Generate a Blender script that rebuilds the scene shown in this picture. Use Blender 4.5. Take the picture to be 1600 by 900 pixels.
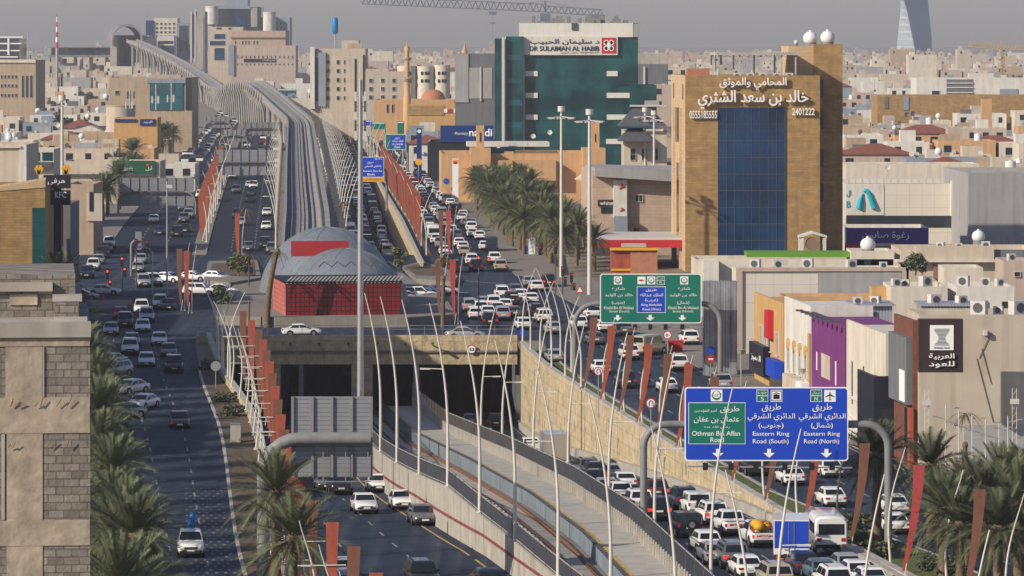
import bpy, bmesh, math, random
from mathutils import Vector, Matrix
R=math.radians
sc=bpy.context.scene
for o in list(bpy.data.objects): bpy.data.objects.remove(o)
# ---------------------------------------------------------------- camera, sky, sun, exposure
F=7111.0; YH=60.0; HC=34.0
cam_d=bpy.data.cameras.new('camera'); cam=bpy.data.objects.new('camera',cam_d); sc.collection.objects.link(cam)
cam.location=(0,0,HC); cam.rotation_euler=(R(90),0,0)
cam_d.sensor_width=36; cam_d.lens=F/1600*36; cam_d.shift_y=-(450-YH)/1600
cam_d.clip_start=1; cam_d.clip_end=60000
sc.camera=cam
SUN_EL=28.0; SUN_AZ=236.0
w=bpy.data.worlds.new('World'); sc.world=w; w.use_nodes=True
nt=w.node_tree; nt.nodes.clear()
sky=nt.nodes.new('ShaderNodeTexSky'); sky.sky_type='NISHITA'; sky.sun_disc=False
sky.sun_elevation=R(SUN_EL); sky.sun_rotation=R(SUN_AZ); sky.air_density=1.0; sky.dust_density=1.0; sky.ozone_density=1.0
bg=nt.nodes.new('ShaderNodeBackground'); wo=nt.nodes.new('ShaderNodeOutputWorld')
bg.inputs[1].default_value=0.086
tint=nt.nodes.new('ShaderNodeVectorMath'); tint.operation='MULTIPLY'; tint.inputs[1].default_value=(1.08,1.055,1.27)   # dusty violet-grey air
nt.links.new(sky.outputs[0],tint.inputs[0]); nt.links.new(tint.outputs[0],bg.inputs[0]); nt.links.new(bg.outputs[0],wo.inputs[0])
sd=bpy.data.lights.new('sun','SUN'); sd.energy=5.0; sd.angle=R(0.5); sd.color=(1.0,0.90,0.74)
sun=bpy.data.objects.new('sun',sd); sc.collection.objects.link(sun)
ts=Vector((math.sin(R(SUN_AZ))*math.cos(R(SUN_EL)),math.cos(R(SUN_AZ))*math.cos(R(SUN_EL)),math.sin(R(SUN_EL))))
sun.rotation_euler=ts.to_track_quat('Z','Y').to_euler(); sun.location=ts*200+Vector((0,300,0))
vs=sc.view_settings; sc.display_settings.display_device='sRGB'
vs.view_transform='Standard'; vs.look='None'; vs.gamma=1; vs.use_curve_mapping=False; vs.exposure=0.0
cy=sc.cycles
cy.use_denoising=True
cy.max_bounces=6; cy.diffuse_bounces=2; cy.glossy_bounces=3; cy.transmission_bounces=2; cy.transparent_max_bounces=6; cy.volume_bounces=0
HAZE=0.00009
# ---------------------------------------------------------------- helpers
def interp(tab):
    n=len(tab)
    m=[]
    for i in range(n):
        a=max(0,i-1); b=min(n-1,i+1)
        m.append((tab[b][1]-tab[a][1])/(tab[b][0]-tab[a][0]))
    def f(d):
        if d<=tab[0][0]: return tab[0][1]+m[0]*(d-tab[0][0])
        if d>=tab[-1][0]: return tab[-1][1]+m[-1]*(d-tab[-1][0])
        for i in range(n-1):
            if d<=tab[i+1][0]:
                h=tab[i+1][0]-tab[i][0]; t=(d-tab[i][0])/h
                return ((2*t**3-3*t*t+1)*tab[i][1]+(t**3-2*t*t+t)*h*m[i]+(-2*t**3+3*t*t)*tab[i+1][1]+(t**3-t*t)*h*m[i+1])
    return f
def lin(tab):
    def f(d):
        if d<=tab[0][0]: return tab[0][1]
        for a,b in zip(tab,tab[1:]):
            if d<=b[0]: return a[1]+(b[1]-a[1])*(d-a[0])/(b[0]-a[0])
        return tab[-1][1]
    return f
gz=lin([(0,-2.2),(330,-2.2),(592,0),(780,2.2),(1580,3),(4000,9),(9000,16)])
zt=lin([(0,-2.6),(250,-2.6),(288,-2.1),(315,-1.75),(350,-2.5),(400,-4.6),(470,-8.2),(520,-9.5),(900,-9.5)])
def P(px,py,d): return Vector(((px-800)*d/F,d,HC-(py-YH)*d/F))
def XD(px,d): return (px-800)*d/F
def ZD(py,d): return HC-(py-YH)*d/F
def G(px,py,zf=gz):
    lo,hi=120.0,9000.0
    for _ in range(60):
        m=(lo+hi)/2
        if ZD(py,m)>zf(m): lo=m
        else: hi=m
    return Vector((XD(px,lo),lo,zf(lo)))
COL=sc.collection
def wloc(o):
    v=Vector((0,0,0))
    while o is not None: v+=o.location; o=o.parent
    return v
def setp(o,label=None,cat=None,group=None,kind=None):
    if label: o['label']=label
    if cat: o['category']=cat
    if group: o['group']=group
    if kind: o['kind']=kind
    return o
def thing(name,label,cat,loc,group=None,rz=0):
    o=bpy.data.objects.new(name,None); COL.objects.link(o); o.location=loc; o.rotation_euler=(0,0,rz)
    o.empty_display_size=0.5
    return setp(o,label,cat,group)
class MB:
    def __init__(s): s.v=[]; s.f=[]; s.m=[]; s.T=None; s.sm=False; s.smf=[]
    def add(s,vs,fs,mi=0):
        n=len(s.v)
        if s.T is not None: vs=[s.T@Vector(v) for v in vs]
        s.v+= [tuple(v) for v in vs]
        for f in fs: s.f.append([i+n for i in f]); s.m.append(mi); s.smf.append(s.sm)
        return s
    def box(s,x0,x1,y0,y1,z0,z1,mi=0):
        if x0>x1: x0,x1=x1,x0
        if y0>y1: y0,y1=y1,y0
        if z0>z1: z0,z1=z1,z0
        return s.add([(x0,y0,z0),(x1,y0,z0),(x1,y1,z0),(x0,y1,z0),(x0,y0,z1),(x1,y0,z1),(x1,y1,z1),(x0,y1,z1)],
              [(0,3,2,1),(4,5,6,7),(0,1,5,4),(1,2,6,5),(2,3,7,6),(3,0,4,7)],mi)
    def quad(s,a,b,c,d,mi=0): return s.add([a,b,c,d],[(0,1,2,3)],mi)
    def bar(s,a,b,t=0.1,t2=None,mi=0,up=(0,0,1)):
        a=Vector(a); b=Vector(b); d=(b-a).normalized(); up=Vector(up)
        if abs(d.dot(up))>0.98: up=Vector((0,1,0))
        x=d.cross(up).normalized()*t/2; y=x.cross(d).normalized()*(t2 or t)/2
        return s.add([a-x-y,a+x-y,a+x+y,a-x+y,b-x-y,b+x-y,b+x+y,b-x+y],[(0,3,2,1),(4,5,6,7),(0,1,5,4),(1,2,6,5),(2,3,7,6),(3,0,4,7)],mi)
    def tube(s,pts,rs,n=8,mi=0,cap=True):
        pts=[Vector(p) for p in pts]
        if not hasattr(rs,'__len__'): rs=[rs]*len(pts)
        rings=[]; prev=None
        for i,p in enumerate(pts):
            t=(pts[min(i+1,len(pts)-1)]-pts[max(i-1,0)]).normalized()
            if prev is None:
                u=Vector((1,0,0)) if abs(t.x)<0.9 else Vector((0,1,0))
            else: u=prev
            u=(u-t*u.dot(t)).normalized(); prev=u; v=t.cross(u)
            rings.append([p+(u*math.cos(2*math.pi*k/n)+v*math.sin(2*math.pi*k/n))*rs[i] for k in range(n)])
        vs=[q for r in rings for q in r]; fs=[]
        for i in range(len(pts)-1):
            for k in range(n): fs.append((i*n+k,i*n+(k+1)%n,(i+1)*n+(k+1)%n,(i+1)*n+k))
        o=s.sm; s.sm=True; s.add(vs,fs,mi); s.sm=o
        if cap:
            s.add(rings[0],[tuple(range(n-1,-1,-1))],mi); s.add(rings[-1],[tuple(range(n))],mi)
        return s
    def cyl(s,x,y,z0,z1,r,r2=None,n=16,mi=0): return s.tube([(x,y,z0),(x,y,z1)],[r,r if r2 is None else r2],n,mi)
    def sph(s,c,rx,ry=None,rz=None,nu=14,nv=8,mi=0,v0=-90,v1=90):
        ry=rx if ry is None else ry; rz=rx if rz is None else rz
        vs=[];fs=[]
        for j in range(nv+1):
            b=R(v0+(v1-v0)*j/nv)
            for i in range(nu):
                a=2*math.pi*i/nu
                vs.append((c[0]+rx*math.cos(a)*math.cos(b),c[1]+ry*math.sin(a)*math.cos(b),c[2]+rz*math.sin(b)))
        for j in range(nv):
            for i in range(nu): fs.append((j*nu+i,j*nu+(i+1)%nu,(j+1)*nu+(i+1)%nu,(j+1)*nu+i))
        o=s.sm; s.sm=True; s.add(vs,fs,mi); s.sm=o
        return s
    def prism(s,poly,z0,z1,mi=0):           # poly = xy outline (counter-clockwise), extruded in z
        n=len(poly)
        vs=[(p[0],p[1],z0) for p in poly]+[(p[0],p[1],z1) for p in poly]
        fs=[tuple(range(n-1,-1,-1)),tuple(range(n,2*n))]+[(i,(i+1)%n,n+(i+1)%n,n+i) for i in range(n)]
        return s.add(vs,fs,mi)
    def prism_xz(s,poly,y0,y1,mi=0):        # poly = xz outline, extruded in y
        n=len(poly)
        vs=[(p[0],y0,p[1]) for p in poly]+[(p[0],y1,p[1]) for p in poly]
        fs=[tuple(range(n)),tuple(range(2*n-1,n-1,-1))]+[(i,n+i,n+(i+1)%n,(i+1)%n) for i in range(n)]
        return s.add(vs,fs,mi)
    def mesh(s,name,mats,off=Vector((0,0,0))):
        me=bpy.data.meshes.new(name)
        me.from_pydata([(v[0]-off[0],v[1]-off[1],v[2]-off[2]) for v in s.v],[],s.f)
        for m in mats: me.materials.append(m)
        me.polygons.foreach_set('material_index',s.m)
        me.polygons.foreach_set('use_smooth',s.smf)
        me.update()
        return me
    def build(s,name,mats,parent=None,label=None,cat=None,group=None,kind=None,origin=None):
        if not isinstance(mats,(list,tuple)): mats=[mats]
        mats=[MAT[m] if isinstance(m,str) else m for m in mats]
        if parent is not None: off=wloc(parent)
        elif origin is not None: off=Vector(origin)
        else:
            off=Vector(((min(v[0] for v in s.v)+max(v[0] for v in s.v))/2,(min(v[1] for v in s.v)+max(v[1] for v in s.v))/2,min(v[2] for v in s.v)))
        me=s.mesh(name,mats,off)
        o=bpy.data.objects.new(name,me); COL.objects.link(o)
        if parent is not None: o.parent=parent
        else: o.location=off
        return setp(o,label,cat,group,kind)
KIDS={}
def kids(o):
    return list(o.children)
def snapshot(root):
    return [(c,[g for g in c.children]) for c in root.children]
def dup(root,snap,loc,rz=0,scale=1.0,label=None,group=None):
    r=root.copy(); COL.objects.link(r); r.location=loc; r.rotation_euler=(0,0,rz); r.scale=(scale,)*3
    if label: r['label']=label
    if group: r['group']=group
    for c,gs in snap:
        cc=c.copy(); COL.objects.link(cc); cc.parent=r
        for g in gs:
            gg=g.copy(); COL.objects.link(gg); gg.parent=cc
    return r
# ---------------------------------------------------------------- materials
MAT={}
def mat(name,rgb,rough=0.8,metal=0.0,var=0.12,scale=1.5,bump=0.0,bscale=8.0,spec=0.3,stain=0.0,kind=None,emit=None,alpha=None,coat=0.0):
    m=bpy.data.materials.new(name); m.use_nodes=True; N=m.node_tree.nodes; L=m.node_tree.links
    b=N['Principled BSDF']; b.inputs['Roughness'].default_value=rough; b.inputs['Metallic'].default_value=metal
    b.inputs['Specular IOR Level'].default_value=spec
    if coat: b.inputs['Coat Weight'].default_value=coat; b.inputs['Coat Roughness'].default_value=0.06
    c=(rgb[0],rgb[1],rgb[2],1)
    b.inputs['Base Color'].default_value=c
    tc=N.new('ShaderNodeTexCoord')
    src=None
    if var>0 or kind:
        nz=N.new('ShaderNodeTexNoise'); nz.inputs['Scale'].default_value=scale; nz.inputs['Detail'].default_value=5; nz.inputs['Roughness'].default_value=0.6
        L.new(tc.outputs['Object'],nz.inputs['Vector'])
        mr=N.new('ShaderNodeMapRange'); mr.inputs[1].default_value=0.3; mr.inputs[2].default_value=0.7
        mr.inputs[3].default_value=1-var; mr.inputs[4].default_value=1+var
        L.new(nz.outputs['Fac'],mr.inputs[0])
        base=N.new('ShaderNodeRGB'); base.outputs[0].default_value=c; src=base.outputs[0]
        if kind: src=kind(N,L,tc,src,c)
        vm=N.new('ShaderNodeVectorMath'); vm.operation='SCALE'
        L.new(src,vm.inputs[0]); L.new(mr.outputs[0],vm.inputs['Scale']); src=vm.outputs[0]
        if stain>0:
            mp=N.new('ShaderNodeMapping'); mp.inputs['Scale'].default_value=(0.9,0.9,0.07); L.new(tc.outputs['Object'],mp.inputs[0])
            n2=N.new('ShaderNodeTexNoise'); n2.inputs['Scale'].default_value=1.3; n2.inputs['Detail'].default_value=6; L.new(mp.outputs[0],n2.inputs['Vector'])
            m2=N.new('ShaderNodeMapRange'); m2.inputs[1].default_value=0.45; m2.inputs[2].default_value=0.75; m2.inputs[3].default_value=1; m2.inputs[4].default_value=1-stain
            L.new(n2.outputs['Fac'],m2.inputs[0])
            v2=N.new('ShaderNodeVectorMath'); v2.operation='SCALE'; L.new(src,v2.inputs[0]); L.new(m2.outputs[0],v2.inputs['Scale']); src=v2.outputs[0]
        L.new(src,b.inputs['Base Color'])
    if bump>0:
        n3=N.new('ShaderNodeTexNoise'); n3.inputs['Scale'].default_value=bscale; n3.inputs['Detail'].default_value=4; L.new(tc.outputs['Object'],n3.inputs['Vector'])
        bp=N.new('ShaderNodeBump'); bp.inputs['Strength'].default_value=bump; bp.inputs['Distance'].default_value=0.12
        L.new(n3.outputs['Fac'],bp.inputs['Height']); L.new(bp.outputs[0],b.inputs['Normal'])
    if emit:
        b.inputs['Emission Color'].default_value=(emit[0],emit[1],emit[2],1); b.inputs['Emission Strength'].default_value=emit[3]
    MAT[name]=m; return m
def k_grid(sx,sz,wl=0.04,dark=0.55,use='XZ',light=None):
    # joints of panels, blocks or glazing on a facade, in object coordinates
    def f(N,L,tc,src,c):
        sep=N.new('ShaderNodeSeparateXYZ'); L.new(tc.outputs['Object'],sep.inputs[0])
        add=N.new('ShaderNodeMath'); add.operation='ADD'; L.new(sep.outputs[0],add.inputs[0]); L.new(sep.outputs[1],add.inputs[1])
        outs=[]
        for o,s in ((add.outputs[0],sx),(sep.outputs[2],sz)):
            if not s: continue
            d=N.new('ShaderNodeMath'); d.operation='DIVIDE'; d.inputs[1].default_value=s; L.new(o,d.inputs[0])
            fr=N.new('ShaderNodeMath'); fr.operation='FRACT'; L.new(d.outputs[0],fr.inputs[0])
            lt=N.new('ShaderNodeMath'); lt.operation='LESS_THAN'; lt.inputs[1].default_value=wl/s; L.new(fr.outputs[0],lt.inputs[0]); outs.append(lt.outputs[0])
        o=outs[0]
        if len(outs)>1:
            mx=N.new('ShaderNodeMath'); mx.operation='MAXIMUM'; L.new(outs[0],mx.inputs[0]); L.new(outs[1],mx.inputs[1]); o=mx.outputs[0]
        mix=N.new('ShaderNodeMix'); mix.data_type='RGBA'; L.new(o,mix.inputs[0]); L.new(src,mix.inputs[6])
        cc=light or (c[0]*dark,c[1]*dark,c[2]*dark); mix.inputs[7].default_value=(cc[0],cc[1],cc[2],1)
        return mix.outputs[2]
    return f
def k_chain(f,h):
    def q(N,L,tc,src,c): return h(N,L,tc,f(N,L,tc,src,c),c)
    return q
def k_brick(bw,bh,mort=0.02,c2=0.75,mcol=None):
    def f(N,L,tc,src,c):
        sep=N.new('ShaderNodeSeparateXYZ'); L.new(tc.outputs['Object'],sep.inputs[0])
        add=N.new('ShaderNodeMath'); add.operation='ADD'; L.new(sep.outputs[0],add.inputs[0]); L.new(sep.outputs[1],add.inputs[1])
        cb=N.new('ShaderNodeCombineXYZ'); L.new(add.outputs[0],cb.inputs[0]); L.new(sep.outputs[2],cb.inputs[1])
        br=N.new('ShaderNodeTexBrick'); br.inputs['Scale'].default_value=1.0; br.inputs['Brick Width'].default_value=bw; br.inputs['Row Height'].default_value=bh
        br.inputs['Mortar Size'].default_value=mort; br.inputs['Mortar Smooth'].default_value=0.1; br.inputs['Bias'].default_value=0.0
        L.new(cb.outputs[0],br.inputs['Vector'])
        br.inputs['Color1'].default_value=c; br.inputs['Color2'].default_value=(c[0]*c2,c[1]*c2,c[2]*c2,1)
        mc=mcol or (c[0]*.6,c[1]*.6,c[2]*.6); br.inputs['Mortar'].default_value=(mc[0],mc[1],mc[2],1)
        return br.outputs['Color']
    return f
def k_rough_noise(sc2,c2):                # second colour in large blotches
    def f(N,L,tc,src,c):
        nz=N.new('ShaderNodeTexNoise'); nz.inputs['Scale'].default_value=sc2; nz.inputs['Detail'].default_value=4; L.new(tc.outputs['Object'],nz.inputs['Vector'])
        cr=N.new('ShaderNodeMapRange'); cr.inputs[1].default_value=.42; cr.inputs[2].default_value=.6; L.new(nz.outputs['Fac'],cr.inputs[0])
        mix=N.new('ShaderNodeMix'); mix.data_type='RGBA'; L.new(cr.outputs[0],mix.inputs[0]); L.new(src,mix.inputs[6]); mix.inputs[7].default_value=(*c2,1)
        return mix.outputs[2]
    return f
def k_tracks(c2,c3):                      # worn wheel tracks and patches running along the road
    f0=k_rough_noise(.06,c2)
    def f(N,L,tc,src,c):
        s0=f0(N,L,tc,src,c); mp=N.new('ShaderNodeMapping'); mp.inputs['Scale'].default_value=(1.1,.012,1); L.new(tc.outputs['Object'],mp.inputs[0])
        nz=N.new('ShaderNodeTexNoise'); nz.inputs['Scale'].default_value=1.0; nz.inputs['Detail'].default_value=4; L.new(mp.outputs[0],nz.inputs['Vector'])
        cr=N.new('ShaderNodeMapRange'); cr.inputs[1].default_value=.45; cr.inputs[2].default_value=.68; L.new(nz.outputs['Fac'],cr.inputs[0])
        mix=N.new('ShaderNodeMix'); mix.data_type='RGBA'; L.new(cr.outputs[0],mix.inputs[0]); L.new(s0,mix.inputs[6]); mix.inputs[7].default_value=(*c3,1)
        return mix.outputs[2]
    return f
mat('asphalt',(0.018,0.028,0.052),0.75,var=.3,scale=.35,spec=.22,kind=k_tracks((.027,.037,.060),(.050,.060,.080)))
mat('asphalt_far',(0.019,0.026,0.042),0.8,var=.25,scale=.2,spec=.2)
mat('sand',(0.25,0.20,0.15),0.95,var=.25,scale=.05,kind=k_rough_noise(.02,(.22,.19,.15)))
mat('pavement',(0.22,0.20,0.175),0.9,var=.15,scale=.8,kind=k_grid(2.0,0,.06,.7))
mat('kerb',(0.42,0.40,0.36),0.85,var=.15,scale=1)
mat('soil',(0.115,0.085,0.06),0.95,var=.35,scale=2,bump=.5,bscale=3)
mat('grass',(0.10,0.12,0.04),0.95,var=.45,scale=3,bump=.6,bscale=6)
mat('white_line',(0.27,0.27,0.27),0.8,var=.5,scale=2)
mat('yellow_line',(0.50,0.34,0.10),0.8,var=.3,scale=2)
mat('concrete',(0.40,0.37,0.32),0.9,var=.15,scale=.7,stain=.3)
mat('viaduct',(0.30,0.29,0.275),0.9,var=.15,scale=.4,stain=.35)
mat('concrete_light',(0.43,0.40,0.35),0.9,var=.12,scale=.7,stain=.2)
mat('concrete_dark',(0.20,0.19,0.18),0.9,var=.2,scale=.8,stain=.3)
mat('stone_wall',(0.52,0.42,0.27),0.95,var=.22,scale=1.2,bump=.7,bscale=1.6,stain=.25,kind=k_brick(2.4,1.2,.03,.88))
mat('stone_rock',(0.50,0.40,0.24),0.95,var=.25,scale=1.5,bump=1.0,bscale=2.2,stain=.2,kind=k_brick(3.2,1.5,.03,.9))
mat('stripe_red',(0.20,0.055,0.06),0.85,var=.25,scale=1)
mat('rust',(0.16,0.075,0.045),0.9,var=.25,scale=2)
mat('ballast',(0.19,0.175,0.155),0.95,var=.3,scale=4)
mat('steel',(0.42,0.43,0.44),0.45,metal=.7,var=.12,scale=1)
mat('steel_dark',(0.10,0.10,0.11),0.5,metal=.3,var=.15)
mat('steel_paint',(0.22,0.22,0.215),0.5,var=.12,scale=1,stain=.2)
mat('lamp_white',(0.60,0.57,0.50),0.4,var=.06,scale=1)
mat('fin_orange',(0.36,0.085,0.048),0.7,var=.2,scale=.9,stain=.3)
mat('fin_brown',(0.20,0.085,0.055),0.7,var=.2,scale=.9,stain=.3)
mat('fin_red',(0.40,0.06,0.055),0.65,var=.12,scale=.6)
mat('blue_panel',(0.21,0.25,0.285),0.6,var=.15,scale=.6,stain=.3,kind=k_grid(2.4,0,.05,.6))
mat('mesh_grey',(0.36,0.34,0.31),0.6,var=.1)
mat('black',(0.012,0.012,0.013),0.6,var=0)
mat('tyre',(0.014,0.014,0.015),0.85,var=0)
mat('rim',(0.45,0.45,0.46),0.35,metal=.8,var=0)
mat('car_glass',(0.012,0.016,0.02),0.06,var=0,spec=.7)
mat('chrome',(0.5,0.5,0.5),0.2,metal=1,var=0)
mat('headlight',(0.75,0.75,0.72),0.15,var=0,spec=.8)
mat('headlight_on',(0.9,0.9,0.85),0.15,var=0,emit=(1,.95,.85,4))
mat('taillight',(0.42,0.02,0.02),0.25,var=0,spec=.6)
mat('taillight_on',(0.6,0.02,0.02),0.25,var=0,emit=(1,.05,.03,.8))
mat('plate',(0.75,0.75,0.72),0.5,var=0)
mat('bumper',(0.03,0.03,0.032),0.6,var=0)
for n,c in dict(white=(.78,.78,.76),silver=(.42,.43,.44),grey=(.16,.165,.17),black=(.014,.015,.018),red=(.36,.02,.02),maroon=(.085,.03,.03),
     blue=(.02,.05,.16),teal=(.12,.2,.23),beige=(.42,.36,.28),gold=(.30,.26,.19),darkblue=(.018,.028,.06),green=(.25,.42,.27),orange=(.6,.2,.03)).items():
    mat('paint_'+n,c,0.35,metal=.3 if n in('silver','grey','teal','gold') else 0,var=.03,scale=.8,spec=.5,coat=.6)
mat('glass_green',(0.012,0.082,0.085),0.15,var=.3,scale=.10,spec=.5,kind=k_chain(k_rough_noise(.16,(.004,.036,.042)),k_grid(1.6,1.7,.06,.45)),bump=.2,bscale=.4)  # darker blotches are reflections painted into the glass colour
mat('glass_blue',(0.006,0.035,0.10),0.08,var=.5,scale=.14,spec=.5,kind=k_chain(k_rough_noise(.33,(.010,.045,.105)),k_grid(1.75,3.4,.06,1,light=(.035,.06,.10))),bump=.35,bscale=.6)  # lighter blue blotches painted in for uneven reflections
mat('glass_dark',(0.02,0.028,0.036),0.08,var=.25,scale=.5,spec=.8)
mat('glass_teal',(0.012,0.10,0.13),0.12,var=.4,scale=.2,spec=.8,kind=k_grid(2.2,2.2,.1,.5))
mat('frame_light',(0.55,0.53,0.5),0.5,var=.05)
mat('panel_white',(0.66,0.64,0.58),0.6,var=.06,scale=.3,kind=k_grid(1.75,0,.07,.78))
mat('panel_grid',(0.62,0.57,0.49),0.7,var=.05,scale=.3,kind=k_grid(2.0,2.0,.06,.72))
mat('stone_tan',(0.40,0.25,0.105),0.85,var=.2,scale=.8,kind=k_brick(1.6,.33,.016,.78),stain=.15)
mat('stone_tan_plain',(0.56,0.40,0.24),0.85,var=.1,scale=.8,kind=k_brick(1.8,.5,.014,.9))
mat('sandstone_pink',(0.48,0.36,0.27),0.85,var=.1,scale=.5,kind=k_brick(1.6,.5,.014,.9))
for n,c in dict(beige=(.50,.43,.34),cream=(.62,.56,.46),tan=(.42,.325,.23),pink=(.48,.38,.31),grey=(.34,.335,.33),offwhite=(.64,.61,.55),ochre=(.52,.32,.13),
     brown=(.24,.16,.11),dgrey=(.15,.155,.165),orange=(.56,.34,.17),sandy=(.54,.46,.36),bluegrey=(.25,.29,.34)).items():
    mat('wall_'+n,c,0.9,var=.09,scale=.35,stain=.22)
mat('roof_flat',(0.38,0.35,0.30),0.95,var=.25,scale=.25)
mat('roof_tile',(0.26,0.095,0.065),0.85,var=.2,scale=1.2,kind=k_grid(.5,0,.15,.6))
mat('roof_slate',(0.10,0.10,0.115),0.7,var=.2,scale=1,kind=k_grid(.6,0,.15,.55))
mat('tank_white',(0.74,0.74,0.72),0.45,var=.07,scale=1,stain=.12)
mat('block_grey',(0.28,0.25,0.215),0.95,var=.22,scale=1.6,bump=.3,bscale=6,kind=k_brick(.44,.22,.02,.6,(.13,.11,.09)))
mat('plaster_raw',(0.40,0.335,0.255),0.95,var=.3,scale=1.3,bump=.25,bscale=4,stain=.28)
mat('corrugated',(0.52,0.53,0.55),0.45,metal=.4,var=.1,scale=.5,stain=.3,kind=k_grid(.30,0,.12,.62))
mat('zinc',(0.40,0.42,0.44),0.5,metal=.5,var=.3,scale=.6,stain=.5,kind=k_grid(.55,0,.1,.6))
mat('sign_back',(0.27,0.28,0.29),0.5,metal=.3,var=.07,scale=.6,kind=k_grid(0,.28,.05,.6))
mat('sign_green',(0.004,0.16,0.11),0.55,var=.05,scale=.3)
mat('sign_blue',(0.008,0.055,0.47),0.55,var=.05,scale=.3)
mat('sign_navy',(0.006,0.03,0.16),0.5,var=.05,scale=.3)
mat('sign_white',(0.82,0.82,0.80),0.5,var=.03)
mat('sign_yellow',(0.72,0.36,0.02),0.55,var=.05)
mat('sign_red',(0.50,0.02,0.035),0.5,var=.05)
mat('sign_purple',(0.10,0.035,0.26),0.6,var=.06,scale=.3)
mat('sign_plum',(0.17,0.035,0.16),0.6,var=.08,scale=.5)
mat('sign_brown',(0.042,0.024,0.026),0.5,var=.1)
mat('sign_black',(0.018,0.02,0.03),0.45,var=.1)
mat('sign_cyan',(0.0,0.36,0.46),0.5,var=.03)
mat('letter_dark',(0.06,0.065,0.08),0.5,var=0)
mat('letter_grey',(0.55,0.56,0.58),0.35,metal=.3,var=0)
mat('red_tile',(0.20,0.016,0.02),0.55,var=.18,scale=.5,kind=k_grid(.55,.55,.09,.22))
mat('red_tile_side',(0.50,0.14,0.12),0.6,var=.2,scale=.5,kind=k_grid(1.1,.55,.09,.5))  # paler, pinkish copy of red_tile: sunlight on the side put into its colour
mat('red_plain',(0.42,0.03,0.035),0.6,var=.08)
mat('dome_skin',(0.17,0.195,0.225),0.5,var=.10,scale=.25,spec=.3)
mat('leaf',(0.125,0.145,0.075),0.75,var=.35,scale=.9)
mat('leaf_dark',(0.09,0.10,0.055),0.8,var=.35,scale=.9)
mat('leaf_dry',(0.22,0.16,0.085),0.9,var=.3,scale=1)
mat('trunk',(0.17,0.115,0.07),0.95,var=.35,scale=3,bump=.8,bscale=7)
mat('terracotta',(0.42,0.18,0.10),0.8,var=.12)
mat('tent',(0.62,0.56,0.46),0.8,var=.05)
mat('awning_red',(0.48,0.025,0.03),0.5,var=.05)
mat('lime',(0.13,0.30,0.02),0.5,var=.05)
mat('crane_yellow',(0.42,0.30,0.14),0.6,var=.1)
mat('crane_grey',(0.16,0.18,0.22),0.6,var=.1)
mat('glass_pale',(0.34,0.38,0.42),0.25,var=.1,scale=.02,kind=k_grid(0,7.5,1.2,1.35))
mat('glass_pale_shade',(0.24,0.30,0.37),0.25,var=.1,scale=.02)  # darker copy of glass_pale, shade of the turned side put into its colour
mat('balloon_blue',(0.0,0.20,0.50),0.4,var=.03)
mat('traffic_red',(0.8,0.03,0.02),0.4,var=0,emit=(1,.04,.02,3))
mat('brick_red',(0.19,0.075,0.05),0.9,var=.2,scale=1,kind=k_brick(.3,.12,.015,.8))
PUSED={}
# ---------------------------------------------------------------- arabic shaping and lettering
_AR={'ا':0xFE8D,'أ':0xFE83,'آ':0xFE81,'إ':0xFE87,'ب':0xFE8F,'ة':0xFE93,'ت':0xFE95,'ث':0xFE99,'ج':0xFE9D,'ح':0xFEA1,'خ':0xFEA5,'د':0xFEA9,'ذ':0xFEAB,'ر':0xFEAD,'ز':0xFEAF,
 'س':0xFEB1,'ش':0xFEB5,'ص':0xFEB9,'ض':0xFEBD,'ط':0xFEC1,'ظ':0xFEC5,'ع':0xFEC9,'غ':0xFECD,'ف':0xFED1,'ق':0xFED5,'ك':0xFED9,'ل':0xFEDD,'م':0xFEE1,'ن':0xFEE5,'ه':0xFEE9,'و':0xFEED,'ى':0xFEEF,'ي':0xFEF1,'ئ':0xFE89,'ؤ':0xFE85}
_NJ=set('اأآإدذرزوةىؤ')
def shape_ar(s):
    out=[]; i=0
    toks=[]
    while i<len(s):
        if s[i]=='ل' and i+1<len(s) and s[i+1]=='ا': toks.append('LA'); i+=2
        else: toks.append(s[i]); i+=1
    isl=lambda t:t=='LA' or t in _AR
    for k,t in enumerate(toks):
        if not isl(t):
            out.append({'(':')',')':'('}.get(t,t)); continue
        pj=k>0 and isl(toks[k-1]) and toks[k-1]!='LA' and toks[k-1] not in _NJ
        nj=k+1<len(toks) and isl(toks[k+1]) and t!='LA' and t not in _NJ
        if t=='LA': out.append(chr(0xFEFC if pj else 0xFEFB)); continue
        b=_AR[t]
        if t in _NJ: out.append(chr(b+(1 if pj else 0)))
        else: out.append(chr(b+(3 if pj and nj else 1 if pj else 2 if nj else 0)))
    return ''.join(reversed(out))
def is_ar(s): return any(c in _AR for c in s)
_tc=bpy.data.curves.new('lettering_curve','FONT'); _to=bpy.data.objects.new('lettering_curve',_tc); COL.objects.link(_to)
def text_geo(body,extr=0.0,bold=0.0,sp=1.0):
    _tc.body=shape_ar(body) if is_ar(body) else body
    _tc.resolution_u=3; _tc.extrude=extr; _tc.offset=bold; _tc.space_character=sp
    dg=bpy.context.evaluated_depsgraph_get(); dg.update()
    me=bpy.data.meshes.new_from_object(_to.evaluated_get(dg))
    vs=[tuple(v.co) for v in me.vertices]; fs=[tuple(p.vertices) for p in me.polygons]
    bpy.data.meshes.remove(me); return vs,fs
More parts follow.
